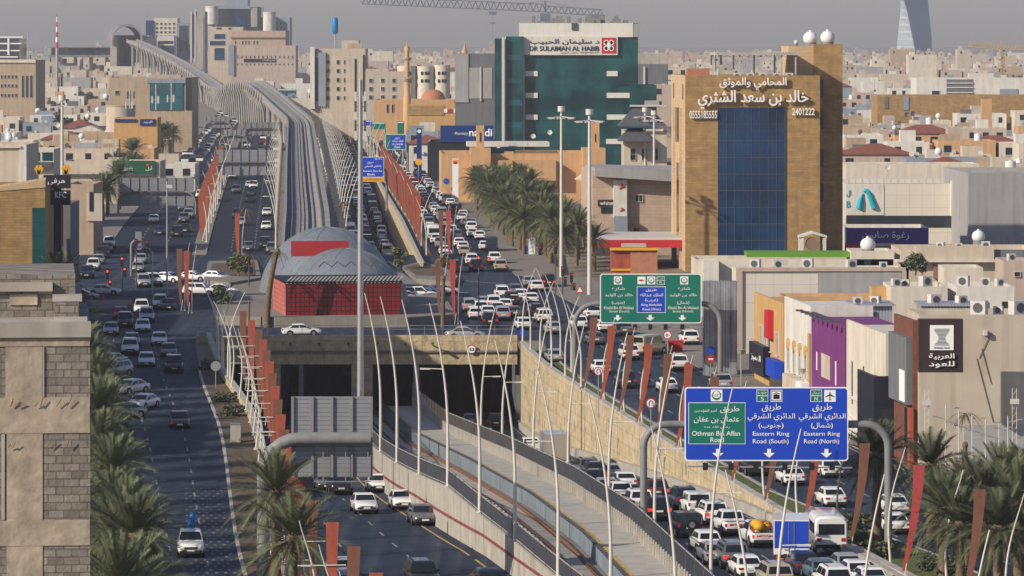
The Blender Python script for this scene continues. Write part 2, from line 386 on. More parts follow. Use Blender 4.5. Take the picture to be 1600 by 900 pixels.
def letters(mb,body,x0,x1,z0,z1,y,extr=0.02,bold=0.0,mi=0,xdir=(1,0,0)):
    """flat lettering facing -Y (or along xdir) filling the box x0..x1, z0..z1 at depth y"""
    vs,fs=text_geo(body,extr/ max(1e-3,1.0),bold)
    if not vs: return
    ax=min(v[0] for v in vs); bx=max(v[0] for v in vs); ay=min(v[1] for v in vs); by=max(v[1] for v in vs)
    sx=(x1-x0)/(bx-ax); sy=(z1-z0)/(by-ay)
    mb.add([(x0+(v[0]-ax)*sx,y-v[2]*1.0-extr,z0+(v[1]-ay)*sy) for v in vs],fs,mi)
# ================================================================ plan lines: x as a function of the distance d
L1=interp([(100,3),(200,-15),(261,-20.3),(369,-31.8),(411,-36.5),(536,-52),(620,-60)])
L2=interp([(100,4),(200,-6.5),(306,-17.8),(411,-26.2),(470,-32),(536,-37.5),(620,-44)])
L3=interp([(100,9),(200,-3),(252,-9.6),(286,-13.9),(418,-23.7),(470,-29.7),(520,-34.5),(560,-38)])
M1=interp([(150,27),(200,19),(250,10),(304,0),(335,-5.2),(366,-9.4),(400,-12.6),(450,-15.8),(520,-18.3),(560,-20)])
NL=interp([(150,25),(200,20),(272,12.9),(304,9.7),(400,0),(520,-11),(560,-15)])
RW=interp([(150,50),(250,33),(327,21.6),(343,19.3),(402,11.9),(456,5.4),(474,3.4),(505,1.0),(520,0.6),(560,0)])
SK=interp([(150,68),(250,51),(340,38),(402,29),(478,20.2),(531,14.2),(600,6),(650,0.5),(735,-5.0),(832,-9.4)])
FL=lambda d:-49.5-(d-727)*.0525          # far: line of fins between left service road and left main road
XL=lambda d:-67-(d-793)*.05
VL=lambda d:-37.5-(d-729)*.0486
VR=lambda d:-26-(d-729)*.0486
RF=lambda d:-13.3-(d-660)*.0486
SF=lambda d:-(d-650)*.05
ztf=lin([(640,-9.5),(700,-7.0),(790,-4.0),(950,-0.8),(1050,2.35),(1580,3.05),(4000,9.05)])   # floor of the far right main road
def steps(a,b,n=12.0):
    k=max(1,int(math.ceil((b-a)/n))); return [a+(b-a)*i/k for i in range(k+1)]
def strip(mb,la,lb,d0,d1,zf,n=12.0,dz=0.0,mi=0):
    ds=steps(d0,d1,n); vs=[];fs=[]
    for d in ds:
        z=zf(d)+dz; vs+=[(la(d),d,z),(lb(d),d,z)]
    for i in range(len(ds)-1): fs.append((2*i,2*i+1,2*i+3,2*i+2))
    mb.add(vs,fs,mi)
def sweepl(mb,line,sec,d0,d1,n=8.0,mi=0,zf=None):
    """closed section [(offset,z)] swept along a plan line; z relative to zf(d)"""
    ds=steps(d0,d1,n); k=len(sec); vs=[]; fs=[]
    for d in ds:
        b=zf(d) if zf else 0
        for o,z in sec:
            zz=z(d) if callable(z) else b+z
            vs.append((line(d)+o,d,zz))
    for i in range(len(ds)-1):
        for j in range(k): fs.append((i*k+j,i*k+(j+1)%k,(i+1)*k+(j+1)%k,(i+1)*k+j))
    fs.append(tuple(range(k-1,-1,-1))); fs.append(tuple(range((len(ds)-1)*k,len(ds)*k)))
    mb.add(vs,fs,mi)
C=lambda x:(lambda d:x)
# ---------------------------------------------------------------- ground, roads
g=MB()
strip(g,C(-4000),L3,60,520,gz,10); strip(g,RW,C(4000),60,520,gz,10)
strip(g,C(-4000),C(4000),520,690,gz,20)
strip(g,C(-4000),VR,690,1060,gz,20); strip(g,RF,C(4000),690,1060,gz,20)
strip(g,C(-4000),C(4000),1060,1580,gz,60); strip(g,C(-4000),C(4000),1580,9000,gz,300)
g.build('ground','sand',kind='structure')
g=MB(); strip(g,L3,RW,60,520,zt,8); strip(g,L3,C(0),520,640,zt,8); strip(g,C(0),RW,520,640,zt,8)
g.build('underpass_road','asphalt',kind='structure')
g=MB(); strip(g,VR,RF,640,1060,ztf,15); strip(g,VR,RF,1060,3000,ztf,60,.06); g.build('main_road','asphalt_far',kind='structure')
g=MB(); strip(g,L1,L2,60,521,gz,8,.03); g.build('service_road','asphalt',kind='structure')
g=MB(); strip(g,lambda d:RW(d)+3.0,SK,60,521,gz,8,.03); g.build('service_road','asphalt',kind='structure')
g=MB(); strip(g,C(-85),lambda d:max(SK(d),8),521,690,gz,8,.03); g.build('intersection_road','asphalt',kind='structure')
g=MB(); strip(g,XL,lambda d:FL(d)-1,690,3000,gz,30,.04); g.build('service_road','asphalt_far',kind='structure')
g=MB(); strip(g,lambda d:FL(d)+1.2,VL,690,3000,gz,30,.04); g.build('main_road','asphalt_far',kind='structure')
g=MB(); strip(g,lambda d:RF(d)+2.6,SF,690,3000,gz,30,.04); g.build('service_road','asphalt_far',kind='structure')
# pavements and verges: raised slabs
def slab(name,la,lb,d0,d1,m,h=.14,zf=gz,n=10):
    g=MB(); ds=steps(d0,d1,n); vs=[];fs=[]
    for d in ds:
        z=zf(d); vs+=[(la(d),d,z-.05),(la(d),d,z+h),(lb(d),d,z+h),(lb(d),d,z-.05)]
    for i in range(len(ds)-1):
        for j in range(3): fs.append((4*i+j,4*i+j+1,4*i+5+j,4*i+4+j))
    fs.append((0,1,2,3)); k=4*(len(ds)-1); fs.append((k+3,k+2,k+1,k)); g.add(vs,fs)
    return g.build(name,m,kind='structure')
off=lambda l,o:(lambda d:l(d)+o)
slab('pavement',off(L1,-7),L1,60,560,'pavement'); slab('pavement',SK,off(SK,9),60,640,'pavement')
slab('pavement',SF,off(SF,7),640,2600,'pavement',n=30); slab('pavement',off(XL,-6),XL,720,2600,'pavement',n=30)
slab('verge',L2,off(L3,-.35),60,480,'soil',.16); slab('kerb',off(L2,-.25),L2,60,480,'kerb',.17)
vw=lin([(250,7.5),(318,6.6),(360,3.2),(420,2.8)])
slab('verge',off(RW,.4),lambda d:RW(d)+vw(d),60,500,'grass',.16); slab('kerb',lambda d:RW(d)+vw(d),lambda d:RW(d)+vw(d)+.25,60,500,'kerb',.18)
slab('median',off(FL,-1),off(FL,1.2),700,2400,'pavement',.2,n=30); slab('median',off(RF,.1),off(RF,2.6),690,2400,'soil',.2,n=30)
slab('median',VL,VR,1065,3000,'pavement',.2,n=40); slab('median',VL,VR,640,1065,'pavement',.2,n=20)
def island(name,pxs,m,h=.2):
    pts=[G(x,y) for x,y in pxs]; z=max(p.z for p in pts); zl=min(p.z for p in pts)
    a=sum((pts[i].x*pts[(i+1)%len(pts)].y-pts[(i+1)%len(pts)].x*pts[i].y) for i in range(len(pts)))
    if a<0: pts.reverse()
    g=MB(); g.prism([(p.x,p.y) for p in pts],zl-.1,z+h)
    return g.build(name,m,kind='structure')
island('traffic_island',[(338,508),(430,512),(636,512),(712,506),(700,482),(655,452),(628,428),(430,424),(375,440),(342,478)],'pavement',.12)
island('planting_bed',[(636,500),(690,500),(712,492),(690,484),(640,486)],'grass',.32)
island('planting_bed',[(348,503),(425,503),(425,488),(362,488)],'soil',.5)
island('traffic_island',[(628,420),(660,410),(706,428),(716,440),(704,450),(650,444)],'pavement',.2)
island('planting_bed',[(634,421),(660,414),(690,426),(700,440),(650,438)],'soil',.34)
island('traffic_island',[(318,447),(326,410),(402,408),(408,442),(360,452)],'pavement',.18)
island('planting_bed',[(326,440),(332,416),(396,412),(398,438)],'soil',.34)
island('traffic_island',[(118,492),(212,478),(236,470),(120,470)],'pavement',.15)
# lane markings
ln=MB()
def dashes(line,d0,d1,zf,dz,on=3.0,gap=6.0,wd=.14,mb=ln):
    d=d0
    while d<d1:
        e=d+on
        mb.add([(line(d)-wd/2,d,zf(d)+dz),(line(d)+wd/2,d,zf(d)+dz),(line(e)+wd/2,e,zf(e)+dz),(line(e)-wd/2,e,zf(e)+dz)],[(0,1,2,3)])
        d+=on+gap
mixl=lambda a,b,t,oa=0,ob=0:(lambda d:(a(d)+oa)*(1-t)+(b(d)+ob)*t)
for t in (.34,.67): dashes(mixl(L3,M1,t,.5,-1.2),240,520,zt,.012)
for t in (.33,.66): dashes(mixl(L1,L2,t),240,520,gz,.045)
for t in (.3,.6): dashes(mixl(NL,RW,t,1,-1),240,520,zt,.012)
for t in (.25,.5,.75): dashes(mixl(RW,SK,t,3,0),240,520,gz,.045)
for t in (.34,.67): dashes(mixl(FL,VL,t,1.2,0),700,1700,gz,.06,wd=.2)
for t in (.34,.67): dashes(mixl(XL,FL,t,0,-1),700,1700,gz,.06,wd=.2)
for t in (.34,.67): dashes(mixl(VR,RF,t),690,1040,ztf,.02,wd=.2)
for t in (.33,.66): dashes(mixl(RF,SF,t,2.6,0),690,1200,gz,.06,wd=.2)
ln.build('lane_marking','white_line',kind='structure')
ln=MB()
for l,zf,dz in ((off(M1,-1.1),zt,.014),): 
    strip(ln,l,off(l,.16),240,520,zf,6,dz)
ln.build('edge_line','yellow_line',kind='structure')
ln=MB(); strip(ln,off(L3,.7),off(L3,.86),240,520,zt,6,.014); strip(ln,off(RW,-1),off(RW,-.85),240,520,zt,6,.014)
strip(ln,lambda d:RW(d)+vw(d)+.5,lambda d:RW(d)+vw(d)+.65,240,500,gz,6,.05); strip(ln,off(SK,-.6),off(SK,-.45),240,520,gz,6,.05)

# stop lines, crossings and stippled hatching
for (x0,y0,x1,y1) in ((205,436,318,441),(690,436,800,446),(655,509,712,506)):
    a=G(x0,y0);b=G(x1,y1); ln.add([(a.x,a.y,a.z+.05),(b.x,b.y,b.z+.05),(b.x,b.y+.9,b.z+.05),(a.x,a.y+.9,a.z+.05)],[(0,1,2,3)])
for i in range(34):
    d=300+i*1.9
    for j in range(5):
        x=L2(d)-.9-j*.62-(i%2)*.31; ln.add([(x,d,gz(d)+.05),(x+.2,d,gz(d)+.05),(x+.2,d+.45,gz(d)+.05),(x,d+.45,gz(d)+.05)],[(0,1,2,3)])
ln.build('edge_line','white_line',kind='structure')
# ---------------------------------------------------------------- retaining walls
def wall_thing(name,label,line,d0,d1,zb,zt_,th,m,stripe=None,cap=None):
    mid=(d0+d1)/2
    r=thing(name,label,'wall',(line(mid),mid,zb(mid)))
    g=MB(); sweepl(g,line,[(0,zb),(th,zb),(th,zt_),(0,zt_)],d0,d1,6); g.build('wall_face',m,r)
    if cap:
        g=MB(); sweepl(g,line,[(-.12,zt_),(th+.12,zt_),(th+.12,lambda d:zt_(d)+.18),(-.12,lambda d:zt_(d)+.18)],d0,d1,6); g.build('coping',cap,r)
    if stripe:
        g=MB(); sweepl(g,line,[(-.012,lambda d:zb(d)+stripe[0]),(.02,lambda d:zb(d)+stripe[0]),(.02,lambda d:zb(d)+stripe[1]),(-.012,lambda d:zb(d)+stripe[1])],d0,d1,6)
        g.build('painted_stripe','stripe_red',r)
    return r
wall_thing('retaining_wall','stone retaining wall beneath the left row of orange fins, beside the sunken left carriageway',off(L3,-.35),200,520,lambda d:min(zt(d),gz(d))-.1,lambda d:gz(d)+.85,.35,'stone_wall',cap='concrete_light')
MT=lin([(215,-2.6),(240,-1.8),(288,-0.2),(304,.5),(332,1.3),(392,-1.2),(522,-6.2)])
wall_thing('retaining_wall','pale concrete wall with a dark red painted stripe, left of the metro tracks',M1,215,522,lambda d:zt(d)-.05,MT,.4,'concrete',stripe=(1.25,1.48))
wall_thing('retaining_wall','low concrete wall under the mesh fence between the metro walkway and the queue of cars',off(NL,-.3),215,522,lambda d:zt(d)-.05,lambda d:zt(d)+1.9+max(0,(d-480)/40)*2,.3,'concrete_light')
wall_thing('retaining_wall','tall sunlit sandstone retaining wall beside the queue of cars, running up to the tunnel mouth',RW,215,505,lambda d:min(zt(d),gz(d))-.1,lambda d:gz(d)+.95,.4,'stone_wall',cap='concrete_light')
wall_thing('retaining_wall','beige retaining wall below the continuous rust red fins, beyond the grey domes',off(RF,-.1),655,1060,lambda d:ztf(d)-.1,lambda d:gz(d)+.9,.4,'stone_wall',cap='concrete_light')
rwt=[o for o in bpy.data.objects if o.get('label','').startswith('tall sunlit sandstone')][0]
rq=random.Random(4)
for i in range(88):
    d=rq.uniform(300,500); zb_=zt(d)+.9; ztp=gz(d)+.4
    if ztp-zb_<1.2: continue
    z=rq.uniform(zb_,ztp-1.1); h_=rq.uniform(.7,1.5); g=MB(); g.box(RW(d)-.03-.012,RW(d)+.02,d,d+.09,z,min(z+h_,ztp)); g.build('weep_slot','concrete_dark',rwt)
wall_thing('kerb_barrier','low concrete barrier along the foot of the tall sandstone wall',off(RW,-.6),230,500,lambda d:zt(d),lambda d:zt(d)+.8,.5,'concrete')
# portal over the underpass
pr=thing('underpass_portal','rough stone tunnel portal with three dark openings under the street','tunnel portal',(-17,519,-9.5))
g=MB(); g.box(-36,.6,518.6,519.6,-3.15,-.55); g.build('lintel','stone_rock',pr)
g=MB(); g.box(-36,.6,518.75,519.5,-.545,.15); g.build('parapet','stone_rock',pr)
g=MB(); g.box(-36,.6,518.3,518.6,-1.75,-1.55); g.build('ledge','concrete_dark',pr)
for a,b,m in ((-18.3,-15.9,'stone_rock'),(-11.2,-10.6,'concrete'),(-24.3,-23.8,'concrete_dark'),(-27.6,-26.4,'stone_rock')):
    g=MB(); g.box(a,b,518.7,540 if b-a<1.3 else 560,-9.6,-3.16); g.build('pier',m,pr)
for x in (-28.5,-25.2,-21.9,-18.6,-15.3,-12.1,-9):
    g=MB(); g.bar((x,518.6,-1.0),(x,517.3,-.7),.12); g.box(x-.16,x+.16,516.7,517.4,-.75,-.55); g.build('floodlight','steel_dark',pr)
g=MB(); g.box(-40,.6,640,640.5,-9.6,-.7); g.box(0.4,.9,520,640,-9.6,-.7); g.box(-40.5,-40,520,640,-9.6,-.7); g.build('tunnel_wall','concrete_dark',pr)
# ---------------------------------------------------------------- metro: track bed, rails, walkway, fences
g=MB(); strip(g,off(M1,.4),off(NL,-3.7),215,600,zt,6,.45); g.build('track_bed','ballast',kind='structure')
g=MB(); strip(g,off(NL,-6.2),off(NL,-4.2),215,600,zt,6,.47); g.build('track_slab','concrete',kind='structure')
g=MB(); strip(g,off(NL,-9.1),off(NL,-7.2),215,330,zt,6,.47); g.build('track_slab','concrete_dark',kind='structure')
for c,lab in ((-5.2,'rust brown metro track beside the walkway with the yellow line'),(-8.2,'darker metro track beside the wall with the red stripe')):
    r=thing('metro_track',lab,'railway track',(NL(330)+c,330,zt(330)))
    for s in (-.72,.72):
        d1=520 if c>-6 else 380
        g=MB(); sweepl(g,off(NL,c+s),[(-.16,.46),(.16,.46),(.05,.68),(-.05,.68)],215,d1,6,zf=zt); g.build('rail','rust',r)
r=thing('cable_trough','pair of white pipes on brackets between the two metro tracks','cable trough',(NL(330)-6.7,330,zt(330)))
for o in (-6.5,-7.0):
    g=MB(); g.tube([(NL(d)+o,d,zt(d)+.75) for d in steps(215,520,8)],.13,6); g.build('pipe','lamp_white',r)
g=MB()
for d in steps(215,480,2.6): g.box(NL(d)-7.15,NL(d)-6.35,d,d+.18,zt(d)+.46,zt(d)+.92)
g.build('bracket','steel_dark',r,kind='stuff')
wk=thing('metro_walkway','raised concrete walkway with a yellow edge line beside the metro tracks','walkway',(NL(330)-2,330,zt(330)))
g=MB(); sweepl(g,NL,[(-3.6,0.0),(-.32,0.0),(-.32,1.5),(-3.6,1.5)],215,520,6,zf=zt); g.build('deck','concrete_light',wk)
g=MB(); strip(g,off(NL,-3.35),off(NL,-3.0),215,520,zt,6,1.515); g.build('edge_stripe','yellow_line',wk)
g=MB(); sweepl(g,NL,[(-3.75,.5),(-3.62,.5),(-3.62,1.6),(-3.75,1.6)],215,520,6,zf=zt); g.build('side_panel','blue_panel',wk)
g=MB()
for d in steps(215,520,.9): g.box(NL(d)-3.82,NL(d)-3.56,d,d+.5,zt(d)+1.61,zt(d)+1.71)
g.build('cable_clip','steel_dark',wk,kind='stuff')
g=MB()
for i,d in enumerate(steps(232,520,1.25)):
    q=g if i>=95 else MB(); q.box(NL(d)-.44,NL(d)-.32,d,d+.2,zt(d)+1.5,zt(d)+2.5)
    if i<95: q.build('rib','concrete_light',wk)
g.build('rib','concrete_light',wk,kind='stuff')
def fence(name,label,line,d0,d1,zb,h,mbar,mpost,pitch=.17,post=4.0,bw=.085,lean=.0):
    mid=(d0+d1)/2; r=thing(name,label,'fence',(line(mid),mid,zb(mid)))
    g=MB()
    d=d0
    while d<d1:
        z=zb(d); x=line(d); 
        g.add([(x-.02,d,z),(x+.02,d+bw,z),(x+.02+lean,d+bw+pitch*.8,z+h),(x-.02+lean,d+pitch*.8,z+h)],[(0,1,2,3)]); d+=pitch
    sweepl(g,line,[(-.03,h-.06),(.03,h-.06),(.03,h),(-.03,h)],d0,d1,6,zf=zb); sweepl(g,line,[(-.03,.1),(.03,.1),(.03,.16),(-.03,.16)],d0,d1,6,zf=zb)
    g.build('mesh_panel',mbar,r)
    n=0; d=d0
    while d<d1 and n<98:
        g=MB(); x=line(d); g.box(x-.05,x+.05,d-.05,d+.05,zb(d)-.03,zb(d)+h+.06); g.build('post',mpost,r); d+=post; n+=1
    return r
fence('mesh_fence','grey mesh fence on top of the wall with the dark red stripe',off(M1,.2),225,500,MT,1.25,'mesh_grey','steel_dark')
fence('mesh_fence','grey mesh fence between the metro walkway and the jammed cars',off(NL,-.15),225,510,lambda d:zt(d)+1.9,1.7,'mesh_grey','steel_dark',pitch=.16)
fence('railing','thin grey railing along the street on top of the tunnel portal',None or C(0),0,0.1,C(0),1,'steel','steel') if False else None
rl=thing('railing','thin grey railing behind the parapet of the tunnel portal','railing',(-17,521,gz(521)))
g=MB(); g.bar((-36,520.5,1.15),(.5,520.5,1.15),.05); g.bar((-36,520.5,.75),(.5,520.5,.75),.04); g.build('rail','steel',rl)
g=MB()
for i in range(19): g.bar((-36+i*2,520.5,-.5),(-36+i*2,520.5,1.15),.05)
g.build('post','steel',rl,kind='stuff')
# ---------------------------------------------------------------- elevated metro viaduct
VP=[(605,-27.2,3.2),(640,-28.9,5.2),(700,-31.6,6.6),(800,-36.5,7.6),(950,-43.8,9.2),(1100,-51,10.4),(1240,-58.2,11.4),(1330,-66,13.0),(1450,-77.5,16.0),(1580,-89.5,17.8),(1700,-101.6,16.5),(1830,-114.5,13.4),(1960,-126.8,12.4),(2150,-148,16.5),(2400,-177,21.7),(2700,-218,29.6),(2860,-239,32.4)]
vx=interp([(a,b) for a,b,c in VP]); vz=interp([(a,c) for a,b,c in VP])
va=thing('metro_viaduct','long pale elevated metro viaduct that rises behind the domes and curves away to the left','viaduct',(vx(800),800,gz(800)))
def vs_(name,sec,m,a=605,b=2860,n=14):
    g=MB(); sweepl(g,vx,sec,a,b,n,zf=vz); return g.build(name,m,va)
vs_('deck',[(-3.3,-.6),(-2.0,-2.2),(2.0,-2.2),(3.3,-.6),(3.3,0),(-3.3,0)],'viaduct')
vs_('parapet',[(-3.45,-.9),(-3.05,-.9),(-3.05,1.15),(-3.45,1.15)],'viaduct')
vs_('parapet',[(2.95,-.9),(3.45,-.9),(3.45,1.15),(2.7,1.15)],'viaduct')
vs_('track_bed',[(-2.5,.01),(-.8,.01),(-.8,.2),(-2.5,.2)],'concrete_dark')
vs_('track_bed',[(.75,.01),(2.5,.01),(2.5,.18),(.75,.18)],'concrete')
for o in (-.55,.05): vs_('cable_cover',[(o-.2,.02),(o+.2,.02),(o+.2,.55),(o-.2,.55)],'viaduct')
for o in (-2.2,-1.05,1.05,2.2): vs_('rail',[(o-.1,.2),(o+.1,.2),(o+.1,.38),(o-.1,.38)],'steel')
d=650
while d<2850:
    g=MB(); x=vx(d); g.tube([(x,d,gz(d)),(x,d,vz(d)-4),(x,d,vz(d)-2.1)],[.9,.9,2.0],12); g.build('pier','viaduct',va); d+=38 if d<1500 else 60
# curved ribbed cladding where the viaduct bends
for (a,b,n) in ((1420,2000,10),(2060,2700,15)):
    for d in steps(a,b,n*2):
        for s in (-1,1):
            g=MB(); g.tube([(vx(d)+s*3.5,d,vz(d)+1.2),(vx(d)+s*4.0,d,vz(d)-1.0),(vx(d)+s*3.0,d,vz(d)-4),(vx(d)+s*2.4,d,gz(d))],.42,5); g.build('cladding_rib','viaduct',va)
# station hall at the end of the viaduct
st=thing('station_hall','arched metro station hall at the far end of the viaduct','station',(vx(2880),2880,gz(2880)))
g=MB(); x0=vx(2880); 
N=14; vs=[];fs=[]
for j,dd in enumerate((2860,2960)):
    for i in range(N+1):
        a=math.pi*i/N; 
        vs.append((x0-10*math.cos(a)-(dd-2860)*.12,dd,30+13*math.sin(a)**.8 if 0<i<N else 30)); vs.append((x0-9*math.cos(a)-(dd-2860)*.12,dd,30+11.6*math.sin(a)**.8 if 0<i<N else 30))
K=2*(N+1)
for i in range(N):
    fs+=[(2*i,2*i+2,K+2*i+2,K+2*i),(2*i+1,K+2*i+1,K+2*i+3,2*i+3),(2*i,2*i+1,2*i+3,2*i+2)]
g.add(vs,fs); g.build('arched_roof','steel_paint',st)
g=MB(); g.box(x0-11,x0-7,2862,2955,gz(2880),36); g.box(x0+8,x0+11,2862,2955,gz(2880),34); g.box(x0-7,x0+8,2930,2955,gz(2880),36); g.build('side_wall','concrete',st)
g=MB(); g.box(x0-50,x0-12,2880,2910,23.5,28); g.build('glazed_wing','glass_dark',st)
g=MB(); g.box(x0-52,x0-11,2878,2912,22,23.5); g.box(x0-52,x0-11,2878,2912,28.1,28.6); g.build('wing_slab','concrete_dark',st)
for i in range(4):
    g=MB(); xx=x0-46+i*10; g.box(xx-1,xx+1,2893,2896,gz(2880),22); g.build('column','concrete',st)
# ---------------------------------------------------------------- station entrance with domes
ang=math.atan(.157)
se=thing('station_entrance','grey twin domed metro station entrance with a red tiled front block','station',(-27.05,545,gz(545)),rz=ang)
def loc(mb): return mb
W_=13.9
z0=0.0; top=5.0
g=MB(); g.box(.02,W_-.02,.02,15,.0,1.0); g.build('plinth','concrete_dark',None).name='plinth'
def attach(o,p):
    o.parent=p; return o
pl=bpy.data.objects['plinth']; 
def se_build(g,name,m):
    g.T=None
    me=g.mesh(name,[MAT[x] for x in (m if isinstance(m,(list,tuple)) else [m])]); o=bpy.data.objects.new(name,me); COL.objects.link(o); o.parent=se; return o
bpy.data.objects.remove(pl)
g=MB(); g.box(.02,W_-.02,.02,15,.0,1.0); se_build(g,'plinth','concrete_dark')
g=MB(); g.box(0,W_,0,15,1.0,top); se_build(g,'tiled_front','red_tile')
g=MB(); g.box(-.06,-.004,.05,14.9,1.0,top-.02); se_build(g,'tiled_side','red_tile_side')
g=MB(); g.box(-.1,W_+.1,-.1,15.2,top+.005,top+.25); se_build(g,'roof','black')
g=MB()
n=30
for i in range(n):
    x=i*W_/n; g.add([(x,-.05,top+.26),(x+.2,-.05,top+.26),(x+1.4,5,top+.62),(x+1.2,5,top+.62)],[(0,1,2,3)]); g.add([(x,-.12,top+.02),(x+.2,-.12,top+.02),(x+.2,-.05,top+.26),(x,-.05,top+.26)],[(0,1,2,3)])
se_build(g,'roof_slat','concrete_light')
def dome(cx,cy,rx,ry,rz,name):
    g=MB(); g.sph((cx,cy,0),rx,ry,rz,nu=64,nv=24,v0=0,v1=90); o=se_build(g,name,'dome_skin')
    r=MB()
    for k in range(0,13):
        f=-.9+k*.15
        pts=[]
        for i in range(17):
            a=math.pi*i/16; s=math.sqrt(max(0,1-f*f)); pts.append((cx+rx*s*math.cos(a)*1.003,cy+ry*f,max(0,rz*s*math.sin(a)*1.004)))
        r.tube(pts,.03,4)
    for k in range(12):
        a=2*math.pi*k/12
        r.tube([(cx+rx*math.cos(a)*math.cos(R(b))*1.003,cy+ry*math.sin(a)*math.cos(R(b))*1.003,rz*math.sin(R(b))*1.004) for b in range(0,91,9)],.025,4)
    me=r.mesh('seam',[MAT['steel_paint']]); q=bpy.data.objects.new('seam',me); COL.objects.link(q); q.parent=o
    return o
dome(10.3,26,8.0,12.5,8.0,'dome'); dome(11.0,52,8.9,17,9.6,'dome')
g=MB(); g.box(4.6,12.0,37.0,37.3,6.5,8.45); se_build(g,'red_panel','red_plain')
g=MB(); pz=2.2
# truss mark on the front dome
for i in range(6): g.bar((5.5+i*1.6,13.2+abs(i-2.5)*.25,6.3),(6.3+i*1.6,14.2+abs(i-2.5)*.25,6.9),.09); g.bar((6.3+i*1.6,14.2+abs(i-2.5)*.25,6.9),(7.1+i*1.6,13.2+abs(i-1.5)*.25,6.3),.09)
se_build(g,'truss','steel_dark')
# ================================================================ buildings
_O=['','first','second','third','fourth','fifth','sixth','seventh','eighth','ninth','tenth','eleventh','twelfth','thirteenth','fourteenth','fifteenth','sixteenth','seventeenth','eighteenth','nineteenth','twentieth','twenty-first','twenty-second']
ordn_=lambda n:_O[n]
class B:
    def __init__(s,name,label,cat,px0,px1,pyt,d,dep,wall,pyb=None,rz=0,group=None,top=True,roof='roof_flat',z0=None,ph=.7):
        s.p0=px0; s.d=d; s.dep=dep
        s.z0=(gz(d)-.3 if pyb is None else ZD(pyb,d)) if z0 is None else z0
        s.W=(px1-px0)*d/F; s.H=ZD(pyt,d)-s.z0
        s.r=thing(name,label,cat,(XD(px0,d),d,s.z0),group,R(rz))
        g=MB(); hb=s.H-(ph if top else 0); g.box(0,s.W,0,dep,0,hb); s.put(g,'wall',wall)
        if top:
            g=MB(); t=.3
            g.box(0,s.W,0,t,hb,s.H); g.box(0,s.W,dep-t,dep,hb,s.H); g.box(0,t,t,dep-t,hb,s.H); g.box(s.W-t,s.W,t,dep-t,hb,s.H); s.put(g,'parapet',wall)
            g=MB(); g.box(t,s.W-t,t,dep-t,hb+.004,hb+.05); s.put(g,'roof',roof)
    def put(s,g,name,m,parent=None):
        me=g.mesh(name,[MAT[x] for x in (m if isinstance(m,(list,tuple)) else [m])]); o=bpy.data.objects.new(name,me); COL.objects.link(o); o.parent=parent or s.r; return o
    def lx(s,px): return (px-s.p0)*s.d/F
    def lz(s,py): return ZD(py,s.d)-s.z0
    def win(s,a,b,c,e,glass='glass_dark',frame='frame_light',y=0.0,bars=(1,1),t=None):
        x0,x1,z1,z0=s.lx(a),s.lx(c),s.lz(b),s.lz(e); s.winl(x0,x1,z0,z1,glass,frame,y,bars,t)
    def winl(s,x0,x1,z0,z1,glass='glass_dark',frame='frame_light',y=0.0,bars=(1,1),t=None):
        t=t or min(.12,(x1-x0)*.08); g=MB()
        g.box(x0-t,x1+t,y-.16,y-.002,z1,z1+t); g.box(x0-t,x1+t,y-.2,y-.002,z0-t,z0); g.box(x0-t,x0,y-.16,y-.002,z0,z1); g.box(x1,x1+t,y-.16,y-.002,z0,z1)
        for i in range(1,bars[0]): x=x0+(x1-x0)*i/bars[0]; g.box(x-t*.3,x+t*.3,y-.1,y-.03,z0,z1)
        for i in range(1,bars[1]): z=z0+(z1-z0)*i/bars[1]; g.box(x0,x1,y-.1,y-.031,z-t*.3,z+t*.3)
        f=s.put(g,'window',frame); g=MB(); g.box(x0,x1,y-.028,y-.003,z0,z1); p=s.put(g,'pane',glass,f)
    def grid(s,a,b,c,e,nc,nr,wf=.5,hf=.55,glass='glass_dark',frame='frame_light'):
        for i in range(nc):
            for j in range(nr):
                w=(c-a)/nc; h=(e-b)/nr
                s.win(a+w*(i+.5-wf/2),b+h*(j+.5-hf/2),a+w*(i+.5+wf/2),b+h*(j+.5+hf/2),glass,frame)
    def box(s,name,m,a,c,b,e,y0=-.1,y1=-.004): g=MB(); g.box(s.lx(a),s.lx(c),y0,y1,s.lz(e),s.lz(b)); return s.put(g,name,m)
    def boxl(s,name,m,x0,x1,y0,y1,z0,z1): g=MB(); g.box(x0,x1,y0,y1,z0,z1); return s.put(g,name,m)
    def text(s,body,a,c,b,e,m,y=-.05,ex=.03,bold=.0,name='lettering',parent=None):
        g=MB(); letters(g,body,s.lx(a),s.lx(c),s.lz(e),s.lz(b),y,ex,bold); return s.put(g,name,m,parent)
    def lwin(s,y0,y1,z0,z1,glass='glass_dark',frame='frame_light',bars=1):
        g=MB(); t=.1
        g.box(-.15,-.002,y0-t,y1+t,z1,z1+t); g.box(-.2,-.002,y0-t,y1+t,z0-t,z0); g.box(-.15,-.002,y0-t,y0,z0,z1); g.box(-.15,-.002,y1,y1+t,z0,z1)
        f=s.put(g,'window',frame); g=MB(); g.box(-.028,-.003,y0,y1,z0,z1); s.put(g,'pane',glass,f)
    def ltext(s,body,y0,y1,z0,z1,m,x=-.05,ex=.02,bold=0):        # lettering on the left face, reading towards the camera
        g=MB(); g.T=Matrix(((0,1,0,0),(-1,0,0,0),(0,0,1,0),(0,0,0,1))); letters(g,body,-y1,-y0,z0,z1,x,ex,bold); g.T=None; return s.put(g,'lettering',m)
    def lbox(s,name,m,y0,y1,z0,z1,x0=-.12,x1=-.004): g=MB(); g.box(x0,x1,y0,y1,z0,z1); return s.put(g,name,m)
